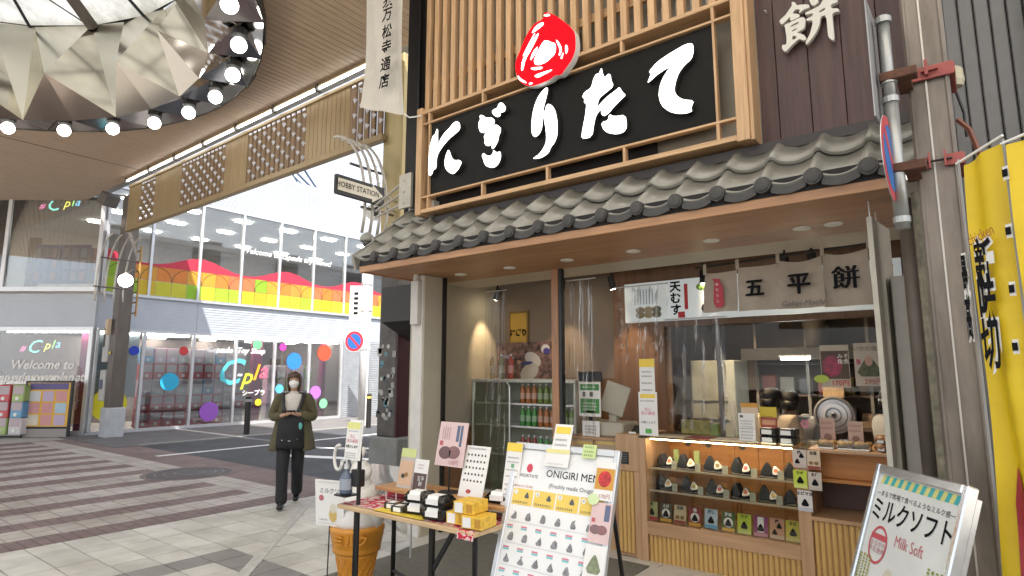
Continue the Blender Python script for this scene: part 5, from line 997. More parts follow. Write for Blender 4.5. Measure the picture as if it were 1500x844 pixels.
hb = thing('hanging_board', 'thin cream board hung on chains from the soffit beside the counter', 'board', (-.4, 4.1, 1.0))
a0, a1, b0 = at(1276, 318, 'Y', 4.02), at(1321, 695, 'Y', 4.02), at(1306, 372, 'Y', 4.40); d_ = Vector((b0.x - a0.x, .38, 0))
MB().prism([(a0.x, 4.02, .95), (a0.x, 4.02, a0.z), (a0.x + d_.x, 4.40, a0.z - .01), (a0.x + d_.x, 4.40, .95)], (-.022, 0, 0)).build('board', M('cream_board', (.42, .38, .31), .6, var=.12, scale=4), hb); MB().box(a0.x - .024, 4.005, .95, a0.x + .003, 4.019, a0.z).build('edge_trim', M('trim_cream', (.55, .52, .44), .5), hb)
for y in (4.05, 4.36): MB().tube([(a0.x - .01, y, a0.z - .02), (a0.x - .012, y, 2.625)], .004, 5).build('chain', alu, hb)
# yellow banners
yf = M('yellow_nylon', (.70, .50, .008), .5, var=.08, scale=5, bump=.05, bscale=30); ylx = M('banner_red', (.45, .05, .06), .5, var=.3, scale=9)
def nobori(lb, x0, y0, x1, y1, ztop, seed):
    t_ = thing('yellow_banner', lb, 'banner', (x0, y0, .3)); rs = random.Random(seed); ph = rs.uniform(0, 6); nrm = Vector((y1 - y0, -(x1 - x0), 0)).normalized()
    def f(u, v):
        wv = .016 * math.sin(u * 8 + ph + v * 3) + .012 * math.sin(v * 9 + u * 4); p = Vector((x0 + (x1 - x0) * u, y0 + (y1 - y0) * u, .35 + (ztop + .04 * u - .35) * v)); p += nrm * wv; return p
    MB().grid(f, 14, 40).build('cloth', yf, t_, smooth=True); MB().tube([(x0 - .012, y0 + .01, .02), (x0 - .012, y0 + .01, ztop + .03)], .005, 6).build('pole', GREY, t_); MB().tube([(x0 - .02, y0, ztop + .01), (x1, y1, ztop + .055)], .005, 6).build('rod', WHITE, t_); MB().lathe([(.14, 0), (.13, .05), (.03, .08)], (x0 - .012, y0, 0), 14).build('foot', BLACK, t_)
    MB().grid(lambda u, v: f(.25 + .74 * u, .02 + (.36 + .05 * math.sin(u * 9) + .06 * u) * v) - nrm * (.005 if nrm.y > 0 else -.005), 12, 14).build('meat_print', ylx, t_, smooth=True)
    return t_
f1 = nobori('yellow banner with dark characters beside the metal column', .03, 2.9, .155, 2.78, 2.42, 1); f2 = nobori('yellow banner at the far right edge, overlapping the other', .165, 2.74, .42, 2.6, 2.42, 2)
def nch(t_, ch, px_, py_, Y, sx, sz, c=INK):
    q = at(px_, py_, 'Y', Y); Wt = frame((q.x, Y, q.z), (.72, -.69, 0), (0, 0, 1)) @ Matrix.Scale(sx, 4, (1, 0, 0)); text(ch, Wt, sz, PAPER, t_, name='outline', off=.016 * sz / .2); text(ch, Wt @ Matrix.Translation((0, 0, .004)), sz, c, t_, name='character', off=.005)
for ch, y_ in (('新', 392), ('味', 445), ('切', 508)): nch(f1, ch, 1443 + (y_ - 392) * .09, y_, 2.79, .36, .20)
for ch, y_ in (('最', 410), ('高', 470)): nch(f1, ch, 1415 + (y_ - 410) * .1, y_, 2.885, .14, .18)
q = at(1436, 345, 'Y', 2.79); text('chicken', frame((q.x, 2.79, q.z), (.72, -.69, .25), (0, 0, 1)) @ Matrix.Scale(.6, 4, (1, 0, 0)), .06, col(.35, .1, .02), f1)
for k in range(4): nch(f2, 'ー', 1474 + k * 5, 260 + k * 85, 2.715, .12, .2)
# ================================================================ IN FRONT OF THE SHOP
blk = M('black_tube', (.014, .013, .013), .4, .2); cloth = M('pattern_cloth', (.70, .62, .60), .8, var=0); tb = thing('folding_table', 'narrow folding table with red patterned cloth in front of the shop', 'table', (-2.8, 2.75, 0))
t_ = cloth.node_tree; p_ = t_.nodes['Principled BSDF']; g_ = t_.nodes.new('ShaderNodeNewGeometry'); vo = t_.nodes.new('ShaderNodeTexVoronoi'); vo.inputs['Scale'].default_value = 26; vo.feature = 'SMOOTH_F1'; nz = t_.nodes.new('ShaderNodeTexNoise'); nz.inputs['Scale'].default_value = 30; nz.inputs['Detail'].default_value = 3
r_ = t_.nodes.new('ShaderNodeValToRGB'); r_.color_ramp.interpolation = 'CONSTANT'; r_.color_ramp.elements[0].color = (.50, .02, .05, 1); r_.color_ramp.elements[1].position = .50; r_.color_ramp.elements[1].color = (.66, .50, .48, 1)
lk(t_, g_.outputs['Position'], nz.inputs['Vector']); lk(t_, nz.outputs['Fac'], r_.inputs[0]); lk(t_, r_.outputs[0], p_.inputs['Base Color'])
ptop = woodm('table_edge', (.62, .44, .25), (.52, .36, .2), 'X')
MB().box(-3.45, 2.57, .715, -2.235, 3.04, .742).build('table_top', ptop, tb, .004)
MB().grid(lambda u, v: (-3.44 + 1.195 * u, 2.60 + .42 * v, .7445 + .0025 * math.sin(u * 40 + v * 9) * math.sin(v * 21)), 40, 16).build('cloth', cloth, tb, smooth=True)
MB().grid(lambda u, v: (-2.36 + .12 * u, 2.578 - .014 * math.sin(v * 1.57) - .004 * math.sin(u * 16), .748 - .05 * v), 8, 6).build('cloth_corner', cloth, tb, smooth=True)
MB().grid(lambda u, v: (-3.42 + .5 * u, 2.985 + .01 * math.sin(u * 12), .746 + .06 * v), 12, 4).build('cloth_fold', M('red_cloth', (.40, .03, .05), .8, var=.35, scale=24), tb, smooth=True)
yp = M('yellow_paper', (.75, .55, .05), .6, var=.15, scale=20); MB().box(-3.10, 2.585, .7475, -2.66, 2.74, .7495).build('yellow_paper', yp, tb)
for x in (-3.33, -2.29):
    for y in (2.64, 2.97): MB().tube([(x, y, .712), (x, y, .69), (x, y + (.0), .0)], .016, 10).build('leg', blk, tb, smooth=True)
    MB().tube([(x, 2.64, .12), (x, 2.97, .12)], .012, 8).build('crossbar', blk, tb)
for x in (-2.80,): MB().box(x - .017, 2.80, .0, x + .017, 2.83, .712).build('leg', blk, tb, .003); MB().obox((x + .12, 2.815, .55), Vector((.55, 0, .8)).normalized(), (0, 1, 0), Vector((-.8, 0, .55)).normalized(), .2, .008, .014).build('brace', blk, tb); MB().tube([(-3.33, 2.97, .25), (x, 2.82, .25)], .012, 8).build('crossbar', blk, tb)
rz_ = thing('riser_shelf', 'low wooden riser shelf standing on the back of the table', 'shelf', (-2.75, 2.95, .745)); MB().box(-3.37, 2.82, .808, -2.24, 3.10, .832).build('board', woodm('riser_wood', (.50, .27, .11), (.42, .21, .08), 'X'), rz_, .003)
for x in (-3.22, -2.4): MB().tube([(x - .05, 2.84, .808), (x - .05, 2.84, .749), (x + .05, 2.84, .749), (x + .05, 2.84, .808)], .005, 6).build('wire_leg', WHITE, rz_)
for x in (-3.3, -2.3): MB().box(x, 3.04, .742, x + .02, 3.09, .808).build('foot', WHITE, rz_)
# goods on the table
bl_ = M('black_plastic', (.012, .012, .012), .25); clr = glassm('clear_lid', (.93, .93, .92), .05, 1.0, base=.06); ylb = M('yellow_carton', (.72, .45, .05), .6, var=.25, scale=40)
def pack(x, y, z, rz, lb):
    t_ = thing('food_pack', lb, 'food pack', (x, y, z), 'lunch packs on the table', rz); W = PW[t_]
    MB().add([(-.075, -.05, 0), (.075, -.05, 0), (.075, .05, 0), (-.075, .05, 0), (-.09, -.062, .034), (.09, -.062, .034), (.09, .062, .034), (-.09, .062, .034)], [(3, 2, 1, 0), (4, 5, 6, 7), (0, 1, 5, 4), (1, 2, 6, 5), (2, 3, 7, 6), (3, 0, 4, 7)]).build('tray', bl_, t_, W=W)
    MB().add([(-.088, -.06, .0345), (.088, -.06, .0345), (.088, .06, .0345), (-.088, .06, .0345), (-.065, -.042, .066), (.065, -.042, .066), (.065, .042, .066), (-.065, .042, .066)], [(4, 5, 6, 7), (0, 1, 5, 4), (1, 2, 6, 5), (2, 3, 7, 6), (3, 0, 4, 7)]).build('lid', clr, t_, W=W)
    MB().box(-.05, -.067, .02, .04, -.0635, .05).build('end_label', PAPER, t_, W=W); MB().add([(-.05, -.0625, .036), (.03, -.0625, .036), (.03, -.042, .0675), (-.05, -.042, .0675), (.03, .03, .0675), (-.05, .03, .0675)], [(0, 1, 2, 3), (3, 2, 4, 5)]).build('label', PAPER, t_, W=W)
    for k in range(3): MB().ball((-.045 + k * .045, 0, .046), .028, .035, .016, 10).build('food', col(*[(.02, .02, .02), (.5, .36, .2), (.03, .03, .03)][k]), t_, W=W)
packs = [(-2.79, 2.70, .750, .2, 'front left lower lunch pack'), (-2.60, 2.665, .7505, .15, 'front right lower lunch pack'), (-2.79, 2.70, .818, .2, 'front left upper lunch pack'), (-2.60, 2.67, .8185, .1, 'front right upper lunch pack'), (-2.74, 2.80 - .02, .886, .3, 'topmost back lunch pack') ][:4]
for x, y, z, r_, n_ in packs: pack(x, y, z, r_, n_ + ' with black tray and white label on the table')
pack(-2.33, 2.93, .833, .2, 'single lunch pack with black tray standing on the riser shelf')
for k, (x, y, r_) in enumerate(((-3.03, 2.70, .2), (-2.92, 2.66, .1), (-2.96, 2.76, .3))):
    t_ = thing('small_food_pack', 'small clear snack pack, %s on the yellow paper' % ['left one', 'front one', 'back one'][k], 'food pack', (x, y, .75), 'snack packs', r_); W = PW[t_]; MB().box(-.045, -.035, 0, .045, .035, .03).build('contents', col(.12, .12, .1), t_, .006, W=W); MB().box(-.05, -.04, .0, .05, .04, .036).build('box', clr, t_, W=W); MB().box(-.03, -.0415, .004, .03, -.0405, .03).build('label', PAPER, t_, W=W); MB().box(-.03, -.03, .0365, .02, .02, .0375).build('top_label', PAPER, t_, W=W)
for k, (x, y, z) in enumerate(((-2.425, 2.67, .75), (-2.285, 2.645, .75), (-2.36, 2.66, .818))):
    t_ = thing('yellow_box', 'yellow gift carton with white label, %s' % ['lower left of three', 'lower right of three', 'on top of the other two'][k], 'box', (x, y, z), 'yellow cartons', .12); W = PW[t_]
    MB().box(-.07, -.05, 0, .07, .10, .066).build('carton', ylb, t_, .003, W=W); MB().box(-.06, -.0515, .006, -.005, -.0505, .06).build('label', PAPER, t_, W=W); MB().box(.02, -.0515, .01, .06, -.0508, .055).build('print', col(.5, .25, .03), t_, W=W)
# standing signs on the riser
def stand_card(lb, pts, Y, lean, mat, name='sign_card', z0=None):
    (xl, yt), (xr, _), (xb, yb) = pts; a, b = at(xl, yt, 'Y', Y), at(xr, yt, 'Y', Y); w_ = b.x - a.x; h_ = a.z - (z0 or .833)
    cx = (a.x + b.x) / 2; return card(name, lb, F(cx, Y - math.sin(lean) * h_, (z0 or .833), 0, -lean), w_, h_ / math.cos(lean), mat, .004, 'sign'), w_, h_ / math.cos(lean)
pink = M('pink_paper', (.68, .50, .49), .55, var=.05)
s1 = thing('stand_sign', 'pink poster of brown rice cakes on a black wire stand', 'sign', (-2.78, 2.95, .83)); Wp_ = F(-2.79, 2.94, 1.0, 0, R(-12)); MB().box(-.125, 0, -.006, .125, .285, 0).build('poster', pink, s1, W=Wp_)
MB().tube([(-2.80, 2.96, .835), (-2.79, 2.955, 1.1)], .006, 6).build('stem', BLACK, s1); MB().lathe([(.07, 0), (.07, .006)], (-2.80, 2.96, .832), 16).build('foot', BLACK, s1)
for k in range(2): MB().ball((-.045 + k * .075, .085 + .005 * k, .001), .058, .042, .002, 18).build('cake_print', M('cake%d' % k, (.16 + .06 * k, .09 + .03 * k, .09 + .03 * k), .6, var=.2, scale=20), s1, W=Wp_)
MB().box(.035, .16, .0005, .06, .265, .0015).build('blue_strip', col(.1, .14, .22), s1, W=Wp_); MB().box(.068, .13, .0005, .088, .265, .0015).build('blue_strip', col(.1, .14, .22), s1, W=Wp_); MB().box(-.105, .13, .0005, -.075, .16, .0015).build('seal', col(.45, .1, .12), s1, W=Wp_)
text('130円', Wp_ @ Matrix.Translation((.04, .025, .002)), .036, col(.4, .15, .17), s1); lines_of(s1, Wp_, .17, .255, [-.09 + k * .02 for k in range(4)], .007, col(.3, .2, .22), vert=True)
o, w_, h_ = stand_card('white card with rows of tiny dark rice ball pictures on the riser', ((684, 652), (719, 652), (663, 715)), 3.0, R(16), PAPER)
for i in range(6):
    for j in range(5): ricepic(o, PW[o], -w_ / 2 + .03 + i * (w_ - .06) / 5, h_ * .30 + j * h_ * .125, .26)
lines_of(o, PW[o], -w_ * .36, w_ * .36, [h_ * .93], .009, INKG); MB().ball((-.02, h_ * .11, .001), .022, .014, .001, 10).build('food_print', col(.45, .06, .05), o, W=PW[o])
o, w_, h_ = stand_card('small brown and white price card on the riser shelf', ((609, 672), (629, 672), (602, 710)), 2.9, R(10), PAPER); pr(o, PW[o], -w_ / 2 + .004, .004, w_ / 2 - .004, h_ * .56, col(.10, .06, .055), 'brown_field'); text('五平\n餅', PW[o] @ Matrix.Translation((.01, h_ * .3, .003)), .034, PAPER, o); lines_of(o, PW[o], -.03, .03, [h_ * .7, h_ * .8], .008, col(.4, .2, .2))
o, w_, h_ = stand_card('clear stand with rice ball flyer and green note on the riser shelf', ((590, 656), (611, 656), (580, 705)), 2.93, R(12), col(.50, .46, .42)); pr(o, PW[o], -w_ / 2 + .006, .02, w_ / 2 - .006, h_ * .68, col(.62, .42, .28), 'flyer'); pr(o, PW[o], -w_ / 2, h_ * .78, w_ / 2, h_, col(.60, .66, .28), 'green_note')
for k in range(2): MB().ball((-.02 + k * .03, h_ * .3 + k * .01, .003), .02, .016, .001, 10).build('food_print', col(*((.05, .05, .04), (.3, .16, .05))[k]), o, W=PW[o])
o, w_, h_ = stand_card('narrow white notice with yellow heading left of the menu board', ((744, 648), (766, 648), (728, 722)), 2.95, R(12), PAPER); pr(o, PW[o], -w_ / 2, h_ * .86, w_ / 2, h_, YEL, 'yellow_heading'); lines_of(o, PW[o], -w_ * .38, w_ * .38, [h_ * k for k in (.1, .16, .24, .32, .45, .55, .68, .75)], .007, INKG); pr(o, PW[o], -w_ * .1, h_ * .60, w_ * .1, h_ * .66, col(.15, .4, .2), 'green_mark')
# sanitiser stand
sa = thing('sanitiser_stand', 'hand sanitiser bottle on a black stand with white notice above', 'sanitiser stand', (-3.40, 2.72, 0)); sx, sy = -3.335, 2.60
MB().tube([(sx + .02, sy + .04, 0), (sx + .02, sy + .04, 1.18)], .014, 10).build('pole', blk, sa); MB().box(sx - .02, sy - .0, .86, sx + .06, sy + .06, .97).build('bracket', BLACK, sa, .006); MB().box(sx - .11, sy - .06, .80, sx + .01, sy + .05, .81).build('bottle_shelf', BLACK, sa)
MB().lathe([(.035, 0), (.042, .012), (.042, .105), (.03, .13), (.014, .145), (.014, .16)], (sx - .05, sy - .01, .811), 16).build('bottle', M('blue_grey_bottle', (.10, .13, .18), .2), sa, smooth=True); MB().lathe([(.018, 0), (.018, .03), (.008, .035), (.008, .06)], (sx - .05, sy - .01, .972), 10).build('pump', alu, sa); MB().tube([(sx - .05, sy - .01, 1.03), (sx - .10, sy - .02, 1.02)], .007, 6).build('nozzle', alu, sa)
MB().lathe([(.0425, .03), (.0425, .10)], (sx - .05, sy - .01, .811), 16).build('bottle_label', col(.3, .33, .38), sa)
Ws = F(sx + .0, sy - .02, 1.035, 0, R(-5)); MB().box(-.07, 0, -.004, .07, .245, 0).build('notice', PAPER, sa, W=Ws); pr(sa, Ws, -.068, .20, .068, .243, col(.72, .72, .25), 'yellow_heading'); text('先に\n席の確保', Ws @ Matrix.Translation((0, .135, .002)), .03, col(.6, .2, .25), sa); text('お願いします', Ws @ Matrix.Translation((0, .085, .002)), .021, INK, sa, off=.0006); lines_of(sa, Ws, -.055, .055, [.012, .026, .04, .182], .006, INKG); MB().box(-.055, 0, -.012, .085, .26, -.006).build('second_notice', PAPER, sa, W=Ws)
# ice cream cone model
ic = thing('ice_cream_model', 'giant soft ice cream cone model with orange wafer beside the table', 'ice cream model', (-3.77, 3.0, 0)); con = M('orange_wafer', (.62, .26, .025), .38, var=.12, scale=6, coat=.2); sof = M('soft_cream', (.72, .70, .66), .35, var=.04, coat=.2)
ix, iy = -3.74, 2.98; MB().lathe([(.10, 0), (.105, .01), (.112, .10), (.15, .29), (.152, .31)], (ix, iy, 0), 32).build('lower_cone', con, ic, smooth=True)
MB().lathe([(.15, .30), (.172, .315), (.176, .33), (.172, .345), (.178, .36), (.196, .455), (.2, .475), (.196, .49), (.17, .495)], (ix, iy, 0), 32).build('upper_cone', con, ic, smooth=True)
for k in range(16):
    for s_ in (-1, 1): MB().tube([(ix + (.114 + .037 * q / 6 + .0) * math.cos(2 * math.pi * (k + s_ * q / 3) / 16), iy + (.114 + .037 * q / 6) * math.sin(2 * math.pi * (k + s_ * q / 3) / 16), .1 + .19 * q / 6) for q in range(7)], .004, 5).build('wafer_ridge', con, ic)
text('ミルク', frame((ix + .118, iy - .154, .42), (.793, .61, 0), (0, 0, 1)), .085, con, ic, off=.003, ext=.006)
P = []
for k in range(64):
    q = k / 63; a = q * 6.3 * math.pi; r_ = .115 * (1 - q * .86); P.append((ix + r_ * math.cos(a), iy + r_ * math.sin(a), .54 + q * .50))
MB().tube(P, [.085 * (1 - .80 * k / 63) + .008 for k in range(64)], 12).build('swirl', sof, ic, smooth=True); MB().lathe([(.165, .49), (.172, .52), (.15, .58), (.05, .95)], (ix, iy, 0), 24).build('core', sof, ic, smooth=True)
MB().tube([(ix - .10 + .05 * math.cos(a * .4), iy - .12, .98 + .09 * math.sin(a * .4)) for a in range(3, 16)], .012, 8).build('curl', sof, ic, smooth=True)
cs = thing('soft_cream_sign', 'white tilted soft ice cream sign on a thin wire stand by the cone', 'sign', (-3.8, 2.85, 0)); Wc = frame((-3.83, 2.80, .50), (.96, .28, 0), (.16, -.05, 1)); MB().box(-.125, 0, -.006, .125, .33, 0).build('panel', PAPER, cs, W=Wc)
text('ミルクソ', Wc @ Matrix.Translation((.0, .25, .001)), .045, INK, cs, shear=.1); MB().lathe([(.02, 0), (.022, .001)], n=14).build('red_ring', col(.5, .15, .18), cs, W=Wc @ Matrix.Translation((-.07, .20, .001))); MB().ball((.03, .08, .001), .035, .05, .001, 12).build('cone_print', col(.62, .45, .15), cs, W=Wc); MB().ball((.035, .13, .002), .03, .035, .001, 12).build('cream_print', col(.7, .66, .55), cs, W=Wc); lines_of(cs, Wc, -.1, .1, [.015, .31], .008, col(.5, .5, .4)); lines_of(cs, Wc, -.09, -.01, [.04], .009, INKG)
MB().tube([(-3.88, 2.83, 0), (-3.86, 2.82, .52)], .005, 6).build('wire', BLACK, cs); MB().box(-3.95, 2.76, .012, -3.8, 2.9, .02).build('foot', BLACK, cs)
ws = thing('clear_windbreak', 'clear plastic sheet standing behind the table', 'plastic sheet', (-4.1, 3.7, 0)); MB().grid(lambda u, v: (-4.55 + .5 * u, 3.75 + .06 * u + .01 * math.sin(v * 7 + u * 4), .02 + .75 * v), 6, 10).build('sheet', glassm('windbreak_vinyl', (.88, .88, .86), .08, 1.0, base=.05), ws, smooth=True); MB().tube([(-4.05, 3.81, 0), (-4.05, 3.81, .78)], .01, 6).build('post', alu, ws)
# menu board
mb = thing('menu_board', 'large leaning menu board of rice ball pictures in front of the counter', 'menu board', (-1.9, 2.8, 0)); LN = R(-19); Wm = F(-1.905, 2.585, .03, 0, LN); BW, BH = .67, 1.225
MB().box(-BW / 2 + .01, .01, -.012, BW / 2 - .01, BH - .01, 0).build('sheet', M('menu_white', (.82, .82, .81), .4, var=.02), mb, W=Wm)
afr = M('silver_frame', (.62, .63, .63), .3, .5)
for x0, x1, y0, y1 in ((-BW / 2 - .015, -BW / 2 + .018, 0, BH), (BW / 2 - .018, BW / 2 + .015, 0, BH), (-BW / 2 + .0185, BW / 2 - .0185, BH - .04, BH), (-BW / 2 + .0185, BW / 2 - .0185, 0, .03)): MB().box(x0, y0, -.025, x1, y1, .012).build('frame_bar', afr, mb, .005, W=Wm)
for s_ in (-1, 1): MB().tube([(-1.905 + s_ * .24, 3.02, 1.1), (-1.905 + s_ * .24, 3.3, .0)], .012, 8).build('back_leg', blk, mb)
def tm_(x, y): return Wm @ Matrix.Translation((x, y, .002))
emb = MB().ball((0, 0, 0), .022, .026, .001, 14).build('red_emblem', col(.6, .06, .1), mb, W=tm_(-.22, 1.08)); text('NIGIRITATE', tm_(-.22, 1.035), .026, INKG, mb); text('How to Order', tm_(-.24, .975), .022, col(.55, .2, .15), mb, shear=.2)
text('ONIGIRI MENU', tm_(.095, 1.06), .058, INK, mb); text('(Freshly made Onigiri)', tm_(.085, .995), .034, INKG, mb)
for k in range(4):
    x = -.235 + k * .152; MB().box(x - .071, .87, .001, x + .071, .96, .002).build('order_step', col(.80, .58, .12), mb, W=Wm); MB().poly([(x - .05 + .014 * math.cos(a * .52), .94 + .014 * math.sin(a * .52), .003) for a in range(12)]).build('step_number_disc', PAPER, mb, W=Wm); text(str(k + 1), Wm @ Matrix.Translation((x - .05, .94, .0035)), .02, INK, mb); ricepic(mb, Wm, x + .03, .91, .6, INKG); lines_of(mb, Wm @ Matrix.Translation((0, 0, .0015)), x - .06, x + .05, [.88], .01, INKG)
og = M('rice_print', (.24, .24, .25), .6, var=.5, scale=60); r2 = random.Random(8)
for j in range(8):
    for i in range(6):
        x = -.27 + i * .099; y = .79 - j * .115
        if y < .02: continue
        o_ = MB().poly([(x + a * .72 + b * r2.uniform(-.1, .25), y + b * .82, .0018) for a, b in tri]).build('rice_ball_print', og, mb, W=Wm)
        MB().box(x - .035, y - .04, .001, x + .005, y - .031, .002).build('red_label', col(.65, .22, .28), mb, W=Wm); MB().box(x - .035, y - .051, .001, x + .005, y - .042, .002).build('teal_label', col(.2, .55, .58), mb, W=Wm)
lines_of(mb, Wm, -.3, .24, [.775 - j * .115 for j in range(6)], .006, col(.5, .5, .5))
def stick(lb, nm, x, y, w_, h_, mat, dz=.014): return card(nm, lb, Wm @ Matrix.Translation((x, y, dz)), w_, h_, mat, .003, 'notice')
c1 = stick('white notice with yellow heading standing above the menu board top', 'paper_notice', -.02, 1.13, .12, .215, PAPER, .018); pr(c1, PW[c1], -.05, .16, .05, .2, YEL, 'yellow_heading'); lines_of(c1, PW[c1], -.045, .045, [.03, .06, .09, .12], .009, INKG)
c2 = stick('wide white slip clipped over the top of the menu board', 'paper_notice', -.03, 1.10, .16, .10, PAPER, .024); pr(c2, PW[c2], -.078, .075, .078, .098, col(.75, .7, .3), 'yellow_heading'); lines_of(c2, PW[c2], -.06, .05, [.012], .007, col(.5, .5, .5))
c3 = stick('small yellow green note on the menu board top edge', 'paper_notice', .17, 1.165, .085, .075, col(.58, .70, .30), .02); lines_of(c3, PW[c3], -.03, .03, [.012, .032, .056], .009, col(.1, .2, .1))
c4 = stick('flyer of red rice topping on the right edge of the menu board', 'flyer', .29, .955, .115, .20, PAPER, .022); MB().box(-.055, .055, .0005, .055, .165, .0015).build('photo_ground', col(.6, .3, .05), c4, W=PW[c4]); MB().ball((0, .11, .001), .042, .046, .002, 12).build('food_print', M('red_food', (.5, .03, .03), .4, var=.6, scale=60), c4, W=PW[c4]); text('170円', PW[c4] @ Matrix.Translation((.01, .02, .002)), .028, col(.45, .15, .15), c4)
MB().ball((.24, .955, .027), .035, .03, .001, 14).build('green_note', col(.6, .72, .4), mb, W=Wm)
c5 = stick('pink flyer of brown rice cakes on the right edge of the menu board', 'flyer', .295, .745, .12, .20, pink, .020); 
for k in range(2): MB().ball((-.025 + k * .04, .065, .001), .032, .024, .002, 14).build('cake_print', col(.22 + .05 * k, .13, .14), c5, W=PW[c5])
pr(c5, PW[c5], .02, .11, .05, .19, col(.12, .15, .24), 'blue_strip'); pr(c5, PW[c5], -.05, .1, -.03, .12, col(.5, .1, .12), 'seal')
c6 = stick('white flyer of a green rice ball on the right edge of the menu board', 'flyer', .29, .55, .12, .185, PAPER, .018); MB().poly([(a * 1.5, .05 + b * 1.6, .002) for a, b in tri]).build('rice_ball_print', M('green_rice', (.22, .25, .15), .6, var=.4, scale=40), c6, W=PW[c6]); text('290円', PW[c6] @ Matrix.Translation((.0, .02, .002)), .026, INKG, c6)
c7 = stick('cream flyer reading gomoku on the right edge of the menu board', 'flyer', .29, .33, .125, .20, col(.70, .52, .32), .02); text('五目', PW[c7] @ Matrix.Translation((-.01, .155, .002)), .034, col(.15, .07, .02), c7, off=.001); pr(c7, PW[c7], -.06, .004, .06, .05, col(.22, .09, .07), 'brown_band'); text('200円', PW[c7] @ Matrix.Translation((.01, .027, .004)), .026, PAPER, c7)
for k in range(2): MB().ball((-.025 + k * .045, .095, .001), .026, .022, .001, 12).build('food_print', col(.40 + .08 * k, .24, .1), c7, W=PW[c7])
MB().poly([(.045 + .013 * math.cos(a * .52), .155 + .013 * math.sin(a * .52), .002) for a in range(12)]).build('red_dot', col(.55, .1, .1), c7, W=PW[c7])
# milk soft sign
A_, B_ = Vector((-.354, 3.03, 0)), Vector((-.051, 2.63, 0)); u_ = (B_ - A_).normalized(); nn = Vector((u_.y, -u_.x, 0)); lean = R(18.7); up_ = (Vector((0, 0, 1)) * math.cos(lean) - nn * math.sin(lean)).normalized(); Hh = 1.22 / math.cos(lean); MWd = (B_ - A_).length
o0 = (A_ + B_) / 2 + nn * math.tan(lean) * 1.22; Wk = frame(o0, u_, up_); ks = thing('milk_soft_sign', 'silver framed leaning sign for milk soft ice cream at lower right', 'sign', o0)
ssw = M('soft_sign_sheet', (.66, .68, .66), .35, var=.08, scale=3); MB().box(-MWd / 2 + .01, .02, -.01, MWd / 2 - .01, Hh - .01, 0).build('sheet', ssw, ks, W=Wk)
chrome = M('chrome_frame', (.66, .67, .68), .18, .8)
for x0, x1, y0, y1 in ((-MWd / 2 - .012, -MWd / 2 + .014, 0, Hh), (MWd / 2 - .014, MWd / 2 + .012, 0, Hh), (-MWd / 2 + .0145, MWd / 2 - .0145, Hh - .035, Hh), (-MWd / 2 + .0145, MWd / 2 - .0145, 0, .03)): MB().box(x0, y0, -.03, x1, y1, .012).build('frame_bar', chrome, ks, .005, W=Wk)
bkp = frame(o0 - nn * .02, u_, (0, 0, 1)); MB().add([(-MWd / 2, .02, -.045), (MWd / 2, .02, -.045), (MWd / 2, 1.17, -.432), (-MWd / 2, 1.17, -.432)], [(0, 1, 2, 3)]).build('rear_leaf', chrome, ks, solid=.02, W=bkp)
for k in range(20):
    x = -MWd / 2 + .03 + k * (MWd - .06) / 20; MB().poly([(x, Hh - .075, .001), (x + .022, Hh - .075, .001), (x + .034, Hh - .04, .001), (x + .012, Hh - .04, .001)]).build('stripe', col(.05, .38, .40) if k % 2 else col(.62, .60, .22), ks, W=Wk)
def tk_(x, y): return Wk @ Matrix.Translation((x, y, .002))
text('―まるで牧場で食べるようなミルク感―', tk_(.0, Hh - .115), .025, INK, ks); text('ミルクソフト', tk_(.0, Hh - .185) @ Matrix.Scale(1.25, 4, (0, 1, 0)), .079, INK, ks, off=.001); text('Milk Soft', tk_(.03, Hh - .275) @ Matrix.Scale(1.35, 4, (0, 1, 0)), .046, col(.5, .16, .18), ks)
ring = MB(); NN = 40
ring.add([(r_ * math.cos(2 * math.pi * k / NN), r_ * math.sin(2 * math.pi * k / NN), 0) for r_ in (.056, .048) for k in range(NN)], [(k, (k + 1) % NN, NN + (k + 1) % NN, NN + k) for k in range(NN)]); ring.build('seal_ring', col(.5, .08, .1), ks, W=tk_(-.145, Hh - .315) @ Matrix.Scale(1.35, 4, (0, 1, 0)))
MB().box(-.05, -.0, 0, .05, .022, .001).build('seal_band', col(.5, .08, .1), ks, W=tk_(-.145, Hh - .295)); text('ひるがの\n牛乳使用', tk_(-.145, Hh - .325), .024, col(.4, .1, .12), ks)
for k in range(2): MB().lathe_xyz([(.02, 1), (.3, .75), (.55, .2), (.75, -.4), (.9, -1)], (-.03 + k * .13, Hh - .52, .001), .07, .002, .13, 14).build('soft_cream_print', M('cream_pr%d' % k, (.62, .58 , .50 + .05 * k), .5, var=.1), ks, W=Wk @ Matrix.Rotation(0, 4, 'X')) if False else MB().ball((-.045 + k * .13, Hh - .50, .001), .045, .12, .0015, 16).build('soft_cream_print', M('cream_pr%d' % k, (.60, .555, .46 + .05 * k), .5, var=.1), ks, W=Wk)
lines_of(ks, Wk, Hh - .6, Hh - .36, [-.235 + k * .02 for k in range(4)], .011, col(.3, .3, .05), vert=True); lines_of(ks, Wk, Hh - .6, Hh - .31, [.15 + k * .022 for k in range(4)], .012, col(.25, .28, .05), vert=True)
